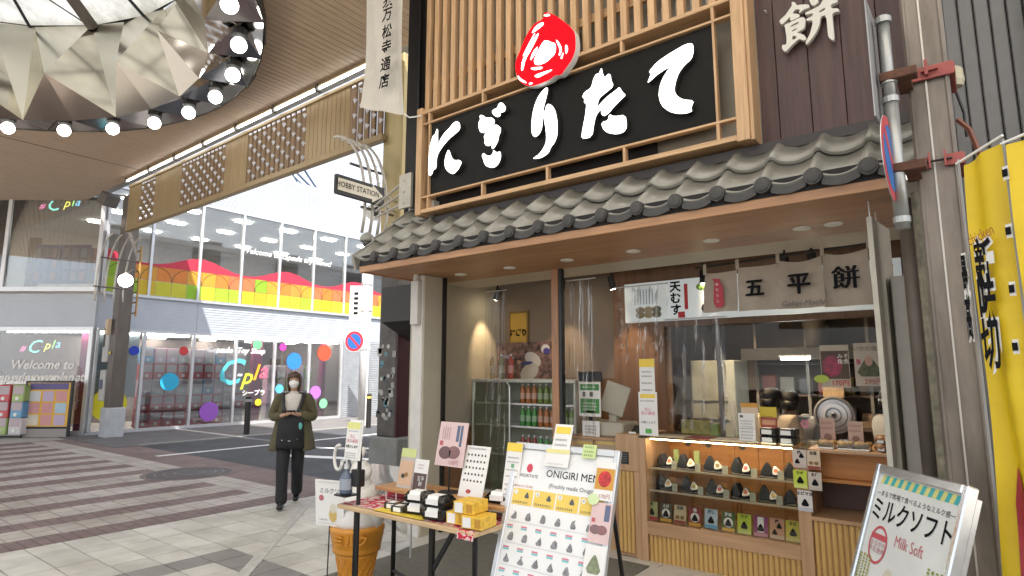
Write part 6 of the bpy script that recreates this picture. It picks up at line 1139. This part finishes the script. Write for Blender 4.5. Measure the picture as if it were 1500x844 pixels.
# ---------------------------------------------------------------- things on the counter
def cnt(nm, lb, px0, px1, pyt, Y, z0, mat, cat='notice', lean=0):
    a, b = at(px0, pyt, 'Y', Y), at(px1, pyt, 'Y', Y); return card(nm, lb, F((a.x + b.x) / 2, Y, z0, 0, -lean), b.x - a.x, a.z - z0, mat, .004, cat), b.x - a.x, a.z - z0
till = thing('cash_register', 'cream cash register with tilted screen and green notice', 'cash register', (-2.85, 5.25, 1.0)); crm = M('cream_plastic', (.46, .43, .35), .5, var=.05)
MB().box(-3.08, 5.15, 1.006, -2.66, 5.5, 1.14).build('body', crm, till, .015); MB().obox((-2.80, 5.28, 1.36), Vector((.8, .3, -.3)).normalized(), Vector((-.3, .9, .1)).normalized(), Vector((.8, .3, -.3)).normalized().cross(Vector((-.3, .9, .1)).normalized()), .12, .012, .15).build('screen', crm, till, .006); MB().box(-2.88, 5.3, 1.14, -2.80, 5.36, 1.3).build('stem', crm, till)
MB().box(-3.14, 5.16, 1.53, -2.88, 5.19, 1.62).build('customer_display', BLACK, till, .004); MB().box(-3.04, 5.18, 1.14, -3.0, 5.2, 1.53).build('display_pole', BLACK, till)
o = card('green_notice', 'green and white notice hanging on the cash register', F(-3.0, 5.14, 1.19), .24, .33, PAPER, .004, 'notice'); pr(o, PW[o], -.105, .25, .105, .31, col(.06, .25, .06), 'green_band'); pr(o, PW[o], -.105, .03, .105, .17, col(.06, .25, .06), 'green_field'); lines_of(o, PW[o], -.08, .08, [.06, .09, .12, .275], .012, PAPER); pr(o, PW[o], -.08, .19, -.045, .235, INKG, 'code_block'); pr(o, PW[o], .0, .19, .04, .235, INKG, 'code_block'); pr(o, PW[o], -.06, .035, .05, .055, PAPER, 'white_band')
o, w_, h_ = cnt('till_card', 'small white card with dark print leaning on the cash register', 853, 878, 616, 5.12, 1.006, PAPER); lines_of(o, PW[o], -w_ * .35, w_ * .35, [h_ * k for k in (.2, .4, .6)], .014, INKG)
cr2 = thing('card_reader', 'black card reader with white label at the end of the till counter', 'card reader', (-2.5, 5.15, 1.006)); MB().box(-2.62, 5.1, 1.006, -2.46, 5.3, 1.04).build('base', BLACK, cr2, .008); MB().obox((-2.53, 5.2, 1.07), (1, 0, 0), (0, .8, .5), (0, -.5, .8), .05, .07, .02).build('keypad', BLACK, cr2); MB().box(-2.57, 5.095, 1.03, -2.5, 5.099, 1.075).build('label', PAPER, cr2)
for k, (a, b, lb) in enumerate(((845, 868, 'brown wrapped goods hanging on the till counter front, left'), (873, 905, 'brown wrapped goods hanging on the till counter front, right'))):
    o, w_, h_ = cnt('hanging_goods', lb, a, b, 642, 5.08, .74, col(.42, .31, .2), 'packet'); pr(o, PW[o], -w_ / 2, h_ * .8, w_ / 2, h_ * .9, col(.6, .42, .12), 'yellow_strip'); lines_of(o, PW[o], -w_ * .3, w_ * .3, [h_ * .5, h_ * .6], .012, GREY)
o, w_, h_ = cnt('notice_stand', 'tall white notice asking to take a seat first, left of the showcase top', 935, 962, 574, 5.0, 1.06, PAPER); pr(o, PW[o], -w_ * .4, h_ * .86, w_ * .4, h_ * .95, YEL, 'yellow_heading'); text('先に\n席の確保', PW[o] @ Matrix.Translation((0, h_ * .55, .002)), .034, col(.6, .12, .2), o); text('お願いします', PW[o] @ Matrix.Translation((0, h_ * .3, .002)), .024, INK, o); pr(o, PW[o], -.03, .02, .03, .06, col(.1, .4, .08), 'green_mark'); lines_of(o, PW[o], -w_ * .4, w_ * .4, [h_ * .78], .011, INKG)
o, w_, h_ = cnt('upper_notice', 'white notice with bold black lines above the seat notice', 936, 958, 526, 5.02, 1.33, PAPER); pr(o, PW[o], -w_ / 2, h_ * .82, w_ / 2, h_, YEL, 'yellow_heading'); lines_of(o, PW[o], -w_ * .35, w_ * .35, [h_ * k for k in (.15, .3, .45, .6, .7)], .012, INK); MB().box(-.004, -.28, -.02, .004, 0, -.006).build('stem', BLACK, o, W=PW[o])
o, w_, h_ = cnt('white_notice', 'white double notice standing on the middle of the showcase', 1081, 1105, 605, 5.1, 1.057, PAPER); lines_of(o, PW[o], -w_ * .38, w_ * .38, [h_ * k for k in (.1, .2, .32, .5, .6, .7)], .009, INKG); pr(o, PW[o], -w_ * .45, h_ * .44, w_ * .45, h_ * .455, INKG, 'rule'); pr(o, PW[o], -w_ * .4, h_ * .84, -w_ * .2, h_ * .93, INKG, 'code_block')
o, w_, h_ = cnt('orange_notice', 'cream notice with orange heading behind the white double notice', 1085, 1109, 590, 5.16, 1.057, col(.62, .5, .38)); pr(o, PW[o], -w_ / 2, h_ * .88, w_ / 2, h_, col(.6, .3, .05), 'orange_heading')
o, w_, h_ = cnt('red_booklet', 'red booklet standing on the showcase beside the black boxes', 1114, 1138, 611, 5.14, 1.057, col(.32, .07, .045), 'booklet'); pr(o, PW[o], -w_ * .4, h_ * .7, w_ * .4, h_ * .9, col(.5, .25, .15), 'heading'); MB().ball((0, h_ * .35, .002), w_ * .32, h_ * .2, .001, 12).build('bowl_print', col(.4, .2, .1), o, W=PW[o])
o, w_, h_ = cnt('yellow_label', 'shiny yellow label card above the red booklet', 1112, 1137, 596, 5.2, 1.16, col(.66, .52, .05), 'label'); lines_of(o, PW[o], -w_ * .35, w_ * .35, [h_ * .2, h_ * .5], .014, col(.2, .12, .02)); MB().box(-.004, -.1, -.02, .004, 0, -.006).build('stem', BLACK, o, W=PW[o])
for k, (x, z) in enumerate(((-1.34, 1.057), (-1.20, 1.057), (-1.34, 1.117), (-1.20, 1.117))):
    t_ = thing('black_box', 'black lidded box with white label on the showcase, %s of four' % ['lower left', 'lower right', 'upper left', 'upper right'][k], 'box', (x, 5.1, z), 'black boxes on the showcase'); MB().box(x - .06, 5.04, z, x + .06, 5.2, z + .056).build('box', bl_, t_, .006); MB().box(x - .045, 5.036, z + .012, x + .03, 5.0395, z + .046).build('label', PAPER, t_)
    if k > 1: MB().box(x - .05, 5.05, z + .0565, x + .02, 5.12, z + .058).build('top_label', PAPER, t_)
for k, (x0, x1, c_, lb) in enumerate(((-2.3, -1.95, (.42, .38, .3), 'pale leaflets'), (-2.02, -1.8, (.2, .04, .04), 'dark red tray mat'), (-1.8, -1.42, (.45, .42, .36), 'newsprint leaflets'))): tag(MB().box(x0, 5.03, 1.0565 + k * .0005, x1, 5.25, 1.061 + k * .0005).build('leaflets', M('leaf%d' % k, c_, .6, var=.3, scale=30)), lb + ' lying on the glass top of the showcase', 'leaflet')
gb = thing('green_packet', 'olive green packet box behind the leaflets on the showcase', 'packet', (-2.0, 5.45, 1.06)); MB().box(-2.2, 5.42, 1.057, -1.93, 5.5, 1.18).build('box', M('olive_pack', (.28, .25, .08), .5, var=.3, scale=25), gb, .006); MB().box(-1.929, 5.425, 1.06, -1.86, 5.495, 1.15).build('side_pack', col(.2, .28, .08), gb)
# food packs on the worktop
for k, (x, c_) in enumerate(((-.93, (.5, .33, .1)), (-.80, (.55, .36, .08)), (-.70, (.5, .32, .1)))):
    t_ = thing('snack_tray', 'clear tray of fried snacks on the right worktop, %s' % ['left', 'middle', 'right'][k], 'food pack', (x, 5.1, 1.046), 'trays of snacks'); MB().box(x - .055, 5.03, 1.046, x + .05, 5.2, 1.06).build('tray', PAPER, t_, .004)
    for q in range(4): MB().ball((x - .03 + .03 * (q % 3), 5.08 + .035 * q, 1.085), .032, .05, .022, 10).build('snack', col(*c_), t_, smooth=True)
    MB().box(x - .053, 5.032, 1.061, x + .048, 5.198, 1.11).build('cover', clr, t_)
for k in range(5):
    x = -.58 + .06 * (k % 3); z = 1.046 + .055 * (k // 3); t_ = thing('bread_bag', 'brown bagged bun in the heap at the worktop end, %s' % ['bottom left', 'bottom middle', 'bottom right', 'top left', 'top right'][k], 'food pack', (x, 5.12, z), 'bagged buns'); MB().ball((x, 5.1 + .03 * (k % 2), z + .03), .05, .06, .032, 12).build('bun', M('bun%d' % k, (.26, .14, .07), .35, var=.3, scale=30), t_, smooth=True); MB().box(x - .02, 5.045, z + .01, x + .02, 5.048, z + .03).build('label', PAPER, t_)
for k, (p0, p1, yt, c_, lb) in enumerate(((1200, 1222, 612, (.52, .36, .3), 'pinkish price sign behind the fried snacks, left'), (1241, 1263, 617, (.55, .42, .34), 'pinkish price sign behind the fried snacks, right'))):
    o, w_, h_ = cnt('price_sign', lb, p0, p1, yt, 5.3, 1.046, col(*c_), 'sign'); lines_of(o, PW[o], -w_ * .4, w_ * .4, [h_ * .6, h_ * .8], .012, col(.3, .1, .08)); MB().ball((0, h_ * .3, .002), w_ * .3, h_ * .15, .001, 10).build('food_print', col(.25, .15, .12), o, W=PW[o])
fl2 = thing('pink_flower_tag', 'small pink patterned tag beside the black boxes', 'tag', (-1.15, 5.2, 1.1)); q = at(1179, 621, 'Y', 5.2)
for a in range(6): disc(F(q.x + .022 * math.cos(a * 1.047), 5.2, q.z + .022 * math.sin(a * 1.047)), .012, col(.55, .2, .26), fl2, 'petal', 8, .002)
MB().tube([(q.x, 5.203, 1.046), (q.x, 5.203, q.z)], .003, 5).build('stem', GREY, fl2)
# two posters on the kitchen glass
o = thing('food_poster', 'poster of dark red rice topping at 170 yen on the kitchen glass', 'poster', (-1.05, 5.7, 1.5)); a, b = at(1200, 506, 'Y', 5.72), at(1247, 568, 'Y', 5.72); Wq = F((a.x + b.x) / 2, 5.72, b.z); w_, h_ = b.x - a.x, a.z - b.z
MB().box(-w_ / 2, 0, -.004, w_ / 2, h_, 0).build('sheet', col(.44, .40, .33), o, W=Wq); MB().box(-w_ / 2 + .005, h_ * .2, .0, w_ / 2 - .005, h_ * .86, .001).build('photo_ground', col(.08, .05, .03), o, W=Wq); MB().ball((-.02, h_ * .5, .002), w_ * .36, h_ * .26, .001, 14).build('food_print', M('beet', (.26, .012, .05), .4, var=.7, scale=40), o, W=Wq); text('みそ\n角煮', Wq @ Matrix.Translation((w_ * .3, h_ * .66, .005)), .045, PAPER, o); text('170円', Wq @ Matrix.Translation((w_ * .15, h_ * .1, .003)), .055, col(.4, .04, .04), o, off=.001); MB().ball((-w_ * .5, h_ * .2, .006), .06, .035, .001, 14).build('green_note', col(.42, .55, .08), o, W=Wq)
o = thing('food_poster', 'poster of a green topped rice ball at 290 yen on the kitchen glass', 'poster', (-.75, 5.7, 1.5)); a, b = at(1249, 503, 'Y', 5.72), at(1298, 566, 'Y', 5.72); Wq = F((a.x + b.x) / 2, 5.72, b.z); w_, h_ = b.x - a.x, a.z - b.z
MB().box(-w_ / 2, 0, -.004, w_ / 2, h_, 0).build('sheet', col(.44, .40, .34), o, W=Wq); text('いかの塩辛', Wq @ Matrix.Translation((0, h_ * .86, .002)), .045, INKG, o); MB().poly([(a_ * 3.2, h_ * .22 + b_ * 2.9, .002) for a_, b_ in tri]).build('rice_ball_print', M('greenball', (.09, .10, .05), .6, var=.6, scale=30), o, W=Wq); MB().ball((0, h_ * .58, .004), .03, .045, .001, 10).build('topping_print', col(.45, .28, .22), o, W=Wq); text('290円', Wq @ Matrix.Translation((w_ * .12, h_ * .1, .003)), .055, col(.35, .12, .1), o, off=.001); pr(o, Wq, -w_ * .42, h_ * .5, -w_ * .28, h_ * .62, col(.4, .1, .15), 'seal')
# ================================================================ PEOPLE
def skin(name, nodes, edges, mat, parent, W, sub=2, root=None):
    ks = list(nodes); me = bpy.data.meshes.new(name); me.from_pydata([nodes[k][0] for k in ks], [(ks.index(a), ks.index(b)) for a, b in edges], []); me.update()
    ob = bpy.data.objects.new(name, me); C.objects.link(ob); ob.modifiers.new('s', 'SKIN'); 
    for i, k in enumerate(ks):
        sv = me.skin_vertices[0].data[i]; r_ = nodes[k][1]; sv.radius = r_ if isinstance(r_, tuple) else (r_, r_); sv.use_root = (k == (root or ks[0]))
    m_ = ob.modifiers.new('d', 'SUBSURF'); m_.levels = sub; m_.render_levels = sub
    dg = bpy.context.evaluated_depsgraph_get(); out = bpy.data.meshes.new_from_object(ob.evaluated_get(dg)); bpy.data.objects.remove(ob)
    for p in out.polygons: p.use_smooth = True
    out.materials.clear(); return put(out, name, mat, parent, W)
skm = M('skin', (.48, .29, .20), .5, var=.05); hairm = M('brown_hair', (.075, .04, .022), .45, var=.3, scale=40, st=(1, 1, .2)); olive = M('olive_coat', (.095, .083, .042), .85, var=.3, scale=9, bump=.9, bscale=22); blackc = M('black_cotton', (.014, .014, .016), .8, var=.3, scale=10, bump=1.0, bscale=24); whitec = M('white_knit', (.62, .58, .53), .8, var=.05)
def hand(nd, ed, side, wr, palm, tip, curl):
    """palm node plus four fingers and a thumb, as short chains"""
    p, t = Vector(palm), Vector(tip); d = (t - p).normalized(); lat = d.cross(Vector((0, 0, 1))).normalized()
    for i, L in enumerate((.058, .066, .062, .05)):
        b = p + d * .035 + lat * (-.026 + .0175 * i); m_ = b + d * L * .6; e = m_ + (d * .45 + Vector(curl) * .8).normalized() * L * .5
        nd['%sf%da' % (side, i)] = (tuple(b), .0085); nd['%sf%db' % (side, i)] = (tuple(m_), .0075); nd['%sf%dc' % (side, i)] = (tuple(e), .006); ed += [(palm_key(side), '%sf%da' % (side, i)), ('%sf%da' % (side, i), '%sf%db' % (side, i)), ('%sf%db' % (side, i), '%sf%dc' % (side, i))]
    a = p - lat * .03 * (1 if side == 'L' else -1) + d * .005; b = a + (d + Vector((0, 0, .5))).normalized() * .04; nd[side + 't0'] = (tuple(a), .010); nd[side + 't1'] = (tuple(b), .008); ed += [(palm_key(side), side + 't0'), (side + 't0', side + 't1')]
def palm_key(s): return s + 'palm'
pd = thing('person', 'person in olive coat and white face mask walking with a phone and black bag', 'person', (-6.80, 4.36, 0.01), None, R(50)); PWp = PW[pd]
nd = {'pelvis': ((0, 0, .86), (.125, .10)), 'belly': ((0, -.01, 1.02), (.11, .09)), 'chest': ((0, .0, 1.22), (.135, .10)), 'neck0': ((0, .0, 1.345), (.05, .05)), 'neck': ((0, -.015, 1.39), (.043, .045)), 'jaw': ((0, -.05, 1.425), (.05, .06)), 'face': ((0, -.035, 1.485), (.068, .082)), 'skull': ((0, -.025, 1.545), (.07, .085)), 'crown': ((0, -.02, 1.585), (.045, .055))}
ed = [('pelvis', 'belly'), ('belly', 'chest'), ('chest', 'neck0'), ('neck0', 'neck'), ('neck', 'jaw'), ('jaw', 'face'), ('face', 'skull'), ('skull', 'crown')]
legs = {'L': [(.085, 0, .80), (.075, .02, .46), (.06, .22, .14), (.06, .22, .085), (.06, .12, .035)], 'R': [(-.085, 0, .80), (-.075, -.17, .46), (-.06, -.20, .09), (-.06, -.22, .045), (-.06, -.33, .035)]}
arms = {'L': [(.165, 0, 1.29), (.245, .01, 1.05), (.08, -.20, 1.10)], 'R': [(-.165, 0, 1.29), (-.245, .0, 1.05), (-.09, -.21, 1.09)]}
for s_ in 'LR':
    l = legs[s_]; a = arms[s_]
    for k, (nm, p, r_) in enumerate((('hip', l[0], .08), ('knee', l[1], .055), ('ankle', l[2], .037), ('heel', l[3], .04), ('toe', l[4], .03))): nd[s_ + nm] = (p, r_)
    ed += [('pelvis', s_ + 'hip'), (s_ + 'hip', s_ + 'knee'), (s_ + 'knee', s_ + 'ankle'), (s_ + 'ankle', s_ + 'heel'), (s_ + 'heel', s_ + 'toe')]
    nd[s_ + 'sh'] = (a[0], .052); nd[s_ + 'el'] = (a[1], .04); nd[s_ + 'wr'] = (a[2], .026); sg1 = 1 if s_ == 'L' else -1
    pm = (a[2][0] - sg1 * .035, a[2][1] - .035, a[2][2] + .01); nd[s_ + 'palm'] = (pm, (.022, .03)); ed += [('chest', s_ + 'sh'), (s_ + 'sh', s_ + 'el'), (s_ + 'el', s_ + 'wr'), (s_ + 'wr', s_ + 'palm')]
    hand(nd, ed, s_, a[2], pm, (pm[0] - sg1 * .05, pm[1] - .02, pm[2] + .01), (-sg1 * .6, .5, .3))
body = skin('body', nd, ed, skm, pd, PWp)
tr = {'w': ((0, 0, .90), (.145, .118)), 'p': ((0, 0, .84), (.14, .115))}; te = [('w', 'p')]; shl = []
for s_ in 'LR':
    l = legs[s_]; tr[s_ + 'h'] = ((l[0][0], l[0][1], .78), (.098, .10)); tr[s_ + 'k'] = (l[1], .078); tr[s_ + 'c'] = ((l[1][0] * .5 + l[2][0] * .5, l[1][1] * .5 + l[2][1] * .5, l[1][2] * .5 + l[2][2] * .5), .072); tr[s_ + 'a'] = ((l[2][0], l[2][1], l[2][2] - .06), (.074, .078)); te += [('p', s_ + 'h'), (s_ + 'h', s_ + 'k'), (s_ + 'k', s_ + 'c'), (s_ + 'c', s_ + 'a')]
skin('trousers', tr, te, blackc, pd, PWp)
for s_ in 'LR':
    l = legs[s_]; h_, t_ = Vector(l[3]), Vector(l[4]); skin('shoe', {'h': (tuple(h_ + Vector((0, .03, .0))), (.045, .042)), 'm': (tuple((h_ + t_) / 2), (.046, .035)), 't': (tuple(t_ + Vector((0, -.02, 0))), (.038, .026))}, [('h', 'm'), ('m', 't')], BLACK, pd, PWp)
MB().lathe_xyz([(.9, -1), (1.0, -.5), (1.0, .4), (.86, .8), (.5, 1.0)], (0, -.005, 1.18), .150, .118, .175, 20).build('shirt', whitec, pd, smooth=True, W=PWp); MB().lathe([(.065, 1.31), (.058, 1.37), (.054, 1.375)], (0, -.01, 0), 16).build('collar', whitec, pd, smooth=True, W=PWp)
def coat(u, v):                         # open fronted coat: u round the back, v from hem to shoulder
    a = R(-55 + (180 + 110) * u); sh_ = [.27, .25, .225, .205, .19, .178, .10]; k = v * 6; i = min(5, int(k)); f = k - i; r_ = sh_[i] * (1 - f) + sh_[i + 1] * f
    fold = .012 * math.sin(a * 7) * (1 - v); return ((r_ + fold) * math.cos(a) * 1.02, (r_ * .78 + fold) * math.sin(a) + .015, .66 + .70 * v)
MB().grid(coat, 40, 18).build('coat', olive, pd, smooth=True, solid=.012, W=PWp)
sl = {}; 
for s_ in 'LR':
    a = arms[s_]; sg1 = 1 if s_ == 'L' else -1; m_ = Vector(a[1]) * .5 + Vector(a[2]) * .5
    skin('sleeve', {'s0': ((a[0][0] * .72, a[0][1], 1.33), .05), 's': ((a[0][0] * 1.02, a[0][1], 1.295), .078), 'm': (tuple(Vector(a[0]) * .5 + Vector(a[1]) * .5), .074), 'e': ((a[1][0], a[1][1], a[1][2] - .005), .072), 'f': (tuple(m_), .064), 'w': (tuple(Vector(a[2]) * .93 + Vector(a[1]) * .07), .056)}, [('s0', 's'), ('s', 'm'), ('m', 'e'), ('e', 'f'), ('f', 'w')], olive, pd, PWp)
bg_ = MB().grid(lambda u, v: ((.15 - .02 * v) * math.sin((u - .5) * 2.6) / math.sin(1.3), -.13 - .11 * math.cos((u - .5) * 2.6) * math.sin(math.pi * (.08 + .86 * v)) ** .5, .70 + .40 * v), 16, 14).build('bag', blackc, pd, smooth=True, solid=-.02, W=PWp)
MB().box(-.03, -.242, .92, .045, -.236, .965).build('bag_patch', col(.5, .48, .45), pd, W=PWp); MB().tube([(-.09, -.228, .80), (0, -.243, .79), (.09, -.228, .81)], .006, 6).build('bag_piping', WHITE, pd, W=PWp); MB().ball((.115, -.215, .96), .025, .02, .045, 10).build('bag_charm', col(.12, .45, .42), pd, W=PWp)
for s_ in (-1, 1): MB().tube([(s_ * .055, -.20, 1.08), (s_ * .10, -.155, 1.2), (s_ * .125, -.06, 1.34), (s_ * .13, .04, 1.36)], .022, 8).build('strap', BLACK, pd, smooth=True, W=PWp)
MB().obox((0, -.262, 1.125), (1, 0, 0), Vector((0, -.5, .85)).normalized(), Vector((0, -.85, -.5)).normalized(), .06, .032, .004).build('phone', BLACK, pd, W=PWp)
MB().lathe_xyz([(.2, -1), (.7, -.6), (.98, 0), (1, .35), (.75, .8), (.25, 1)], (0, -.072, 1.462), .060, .066, .055, 18).build('mask', M('white_mask', (.78, .77, .75), .7, var=.03), pd, smooth=True, W=PWp)
def hairf(u, v):
    th = R(-35 + 250 * u); ph = R(88 - 128 * v); r_ = 1 + .03 * math.sin(u * 60); z = math.sin(ph); c = math.cos(ph) if ph > 0 else 1 - .25 * (-ph / R(40)) ** 2
    return (.088 * c * math.cos(th) * r_, .10 * c * math.sin(th) * r_ - .022, 1.525 + (.092 * z if z > 0 else .24 * z))
MB().grid(hairf, 40, 16).build('hair', hairm, pd, smooth=True, solid=.012, W=PWp)
MB().grid(lambda u, v: (.082 * math.sin((u - .5) * 2.4), -.022 - .098 * math.cos((u - .5) * 2.0) - .004, 1.60 - .055 * v - .02 * abs(u - .45)), 14, 4).build('fringe', hairm, pd, smooth=True, solid=.008, W=PWp)
for s_ in (-1, 1): MB().ball((s_ * .028, -.109, 1.508), .011, .006, .006, 8).build('eye', BLACK, pd, W=PWp)
# staff behind the counter
def staff(lb, px_, py_, Y, rz, shirt, cap, sc_=1.0):
    q = at(px_, py_, 'Y', Y); s_ = thing('person', lb, 'person', (q.x, Y, q.z - 1.60), None, rz); W = PW[s_]
    nd = {'pelvis': ((0, 0, .95), (.15, .11)), 'belly': ((0, 0, 1.08), (.15, .11)), 'chest': ((0, 0, 1.24), (.165, .115)), 'neck': ((0, -.01, 1.38), .055), 'jaw': ((0, -.045, 1.43), (.055, .06)), 'face': ((0, -.03, 1.49), (.072, .085)), 'skull': ((0, -.02, 1.55), (.07, .085)), 'Lhip': ((.09, 0, .80), .09), 'Lknee': ((.09, 0, .46), .06), 'Lank': ((.09, .02, .08), .045), 'Ltoe': ((.09, -.12, .04), .035), 'Rhip': ((-.09, 0, .80), .09), 'Rknee': ((-.09, 0, .46), .06), 'Rank': ((-.09, .02, .08), .045), 'Rtoe': ((-.09, -.12, .04), .035), 'Lsh': ((.19, 0, 1.31), .065), 'Lel': ((.25, -.05, 1.06), .05), 'Lpalm': ((.12, -.26, 1.02), .035), 'Rsh': ((-.19, 0, 1.31), .065), 'Rel': ((-.25, -.05, 1.06), .05), 'Rpalm': ((-.12, -.26, 1.02), .035)}
    ed = [('pelvis', 'belly'), ('belly', 'chest'), ('chest', 'neck'), ('neck', 'jaw'), ('jaw', 'face'), ('face', 'skull')]
    for a in 'LR': ed += [('pelvis', a + 'hip'), (a + 'hip', a + 'knee'), (a + 'knee', a + 'ank'), (a + 'ank', a + 'toe'), ('chest', a + 'sh'), (a + 'sh', a + 'el'), (a + 'el', a + 'palm')]; hand(nd, ed, a, None, nd[a + 'palm'][0], (nd[a + 'palm'][0][0] * .7, nd[a + 'palm'][0][1] - .06, 1.0), (0, 0, -1))
    skin('body', nd, ed, skm, s_, W)
    cs = {'w': ((0, 0, .92), (.18, .135)), 'b': ((0, 0, 1.08), (.18, .135)), 'c': ((0, 0, 1.25), (.195, .14)), 'n': ((0, 0, 1.37), (.07, .075))}; ce = [('w', 'b'), ('b', 'c'), ('c', 'n')]
    for a, sg1 in (('L', 1), ('R', -1)): cs[a + 's'] = ((sg1 * .2, 0, 1.32), .085); cs[a + 'e'] = ((sg1 * .255, -.03, 1.09), .075); ce += [('c', a + 's'), (a + 's', a + 'e')]
    skin('tunic', cs, ce, shirt, s_, W)
    MB().lathe_xyz([(1.0, -.6), (1.03, -.2), (1.0, .3), (.85, .75), (.5, 1.0), (.05, 1.06)], (0, -.02, 1.555), .092, .108, .075, 20).build('cap', cap, s_, smooth=True, W=W); MB().lathe_xyz([(1.0, -1), (1.06, -.2), (1.04, .5)], (0, .005, 1.50), .079, .092, .06, 18).build('hair', BLACK, s_, smooth=True, W=W)
tun = M('cream_tunic', (.55, .44, .30), .7, var=.05, bump=.1); tun2 = M('grey_tunic', (.38, .38, .37), .7, var=.05); capm = M('black_cap', (.012, .012, .013), .6)
staff('staff member in cream tunic and black cap with back turned behind the showcase', 1128, 573, 6.2, R(165), tun, capm); staff('staff member in grey tunic and dark cap half hidden behind the cream tunic', 1156, 577, 6.55, R(200), tun2, capm); staff('staff member in grey tunic at the right end of the kitchen', 1304, 572, 6.2, R(120), tun2, capm)
# unseen glazed vault added to spread soft sunlight over the shop front
gv = thing('added_glass_vault', 'unseen frosted glass vault added to light the shop front softly', 'roof', (2, 0, 7)); tv = tg.copy(); tv.name = 'vault_glass'
rr_ = [n for n in tv.node_tree.nodes if n.type == 'VALTORGB'][0]; rr_.color_ramp.elements[0].color = (.46, .44, .385, 1); rr_.color_ramp.elements[1].color = (.60, .575, .51, 1)
for i in range(9):
    for k in range(8):
        a0, a1 = math.pi * k / 8, math.pi * (k + 1) / 8; f_ = lambda a: (-.9 - 5.1 * math.cos(math.pi - a) if False else -.85 + 5.15 * math.cos(a), 7.0 + 1.8 * math.sin(a)); (ya, za), (yb, zb) = f_(a0), f_(a1); x0 = -4.2 + i * 1.5
        MB().poly([(x0 + .02, ya, za), (x0 + 1.48, ya, za), (x0 + 1.48, yb, zb), (x0 + .02, yb, zb)]).build('pane', tv, gv)
    MB().tube([(-4.2 + i * 1.5, -.85 + 5.15 * math.cos(math.pi * k / 12), 6.97 + 1.8 * math.sin(math.pi * k / 12)) for k in range(13)], .04, 6).build('rib', bar, gv)
MB().box(-4.2, -6.03, 6.3, 9.3, -5.97, 7.02).build('side_board', fm2, gv); MB().box(-4.2, 4.28, 6.3, 9.3, 4.34, 7.02).build('side_board', fm2, gv)  # boards and gable added to keep stray sun from leaking in
P = [(-4.2, -.85 + 5.15 * math.cos(math.pi * k / 12), 7.0 + 1.8 * math.sin(math.pi * k / 12)) for k in range(13)]; MB().poly([(-4.2, 4.3, 6.36)] + P + [(-4.2, -6, 6.36)]).build('gable_glass', tv, gv)
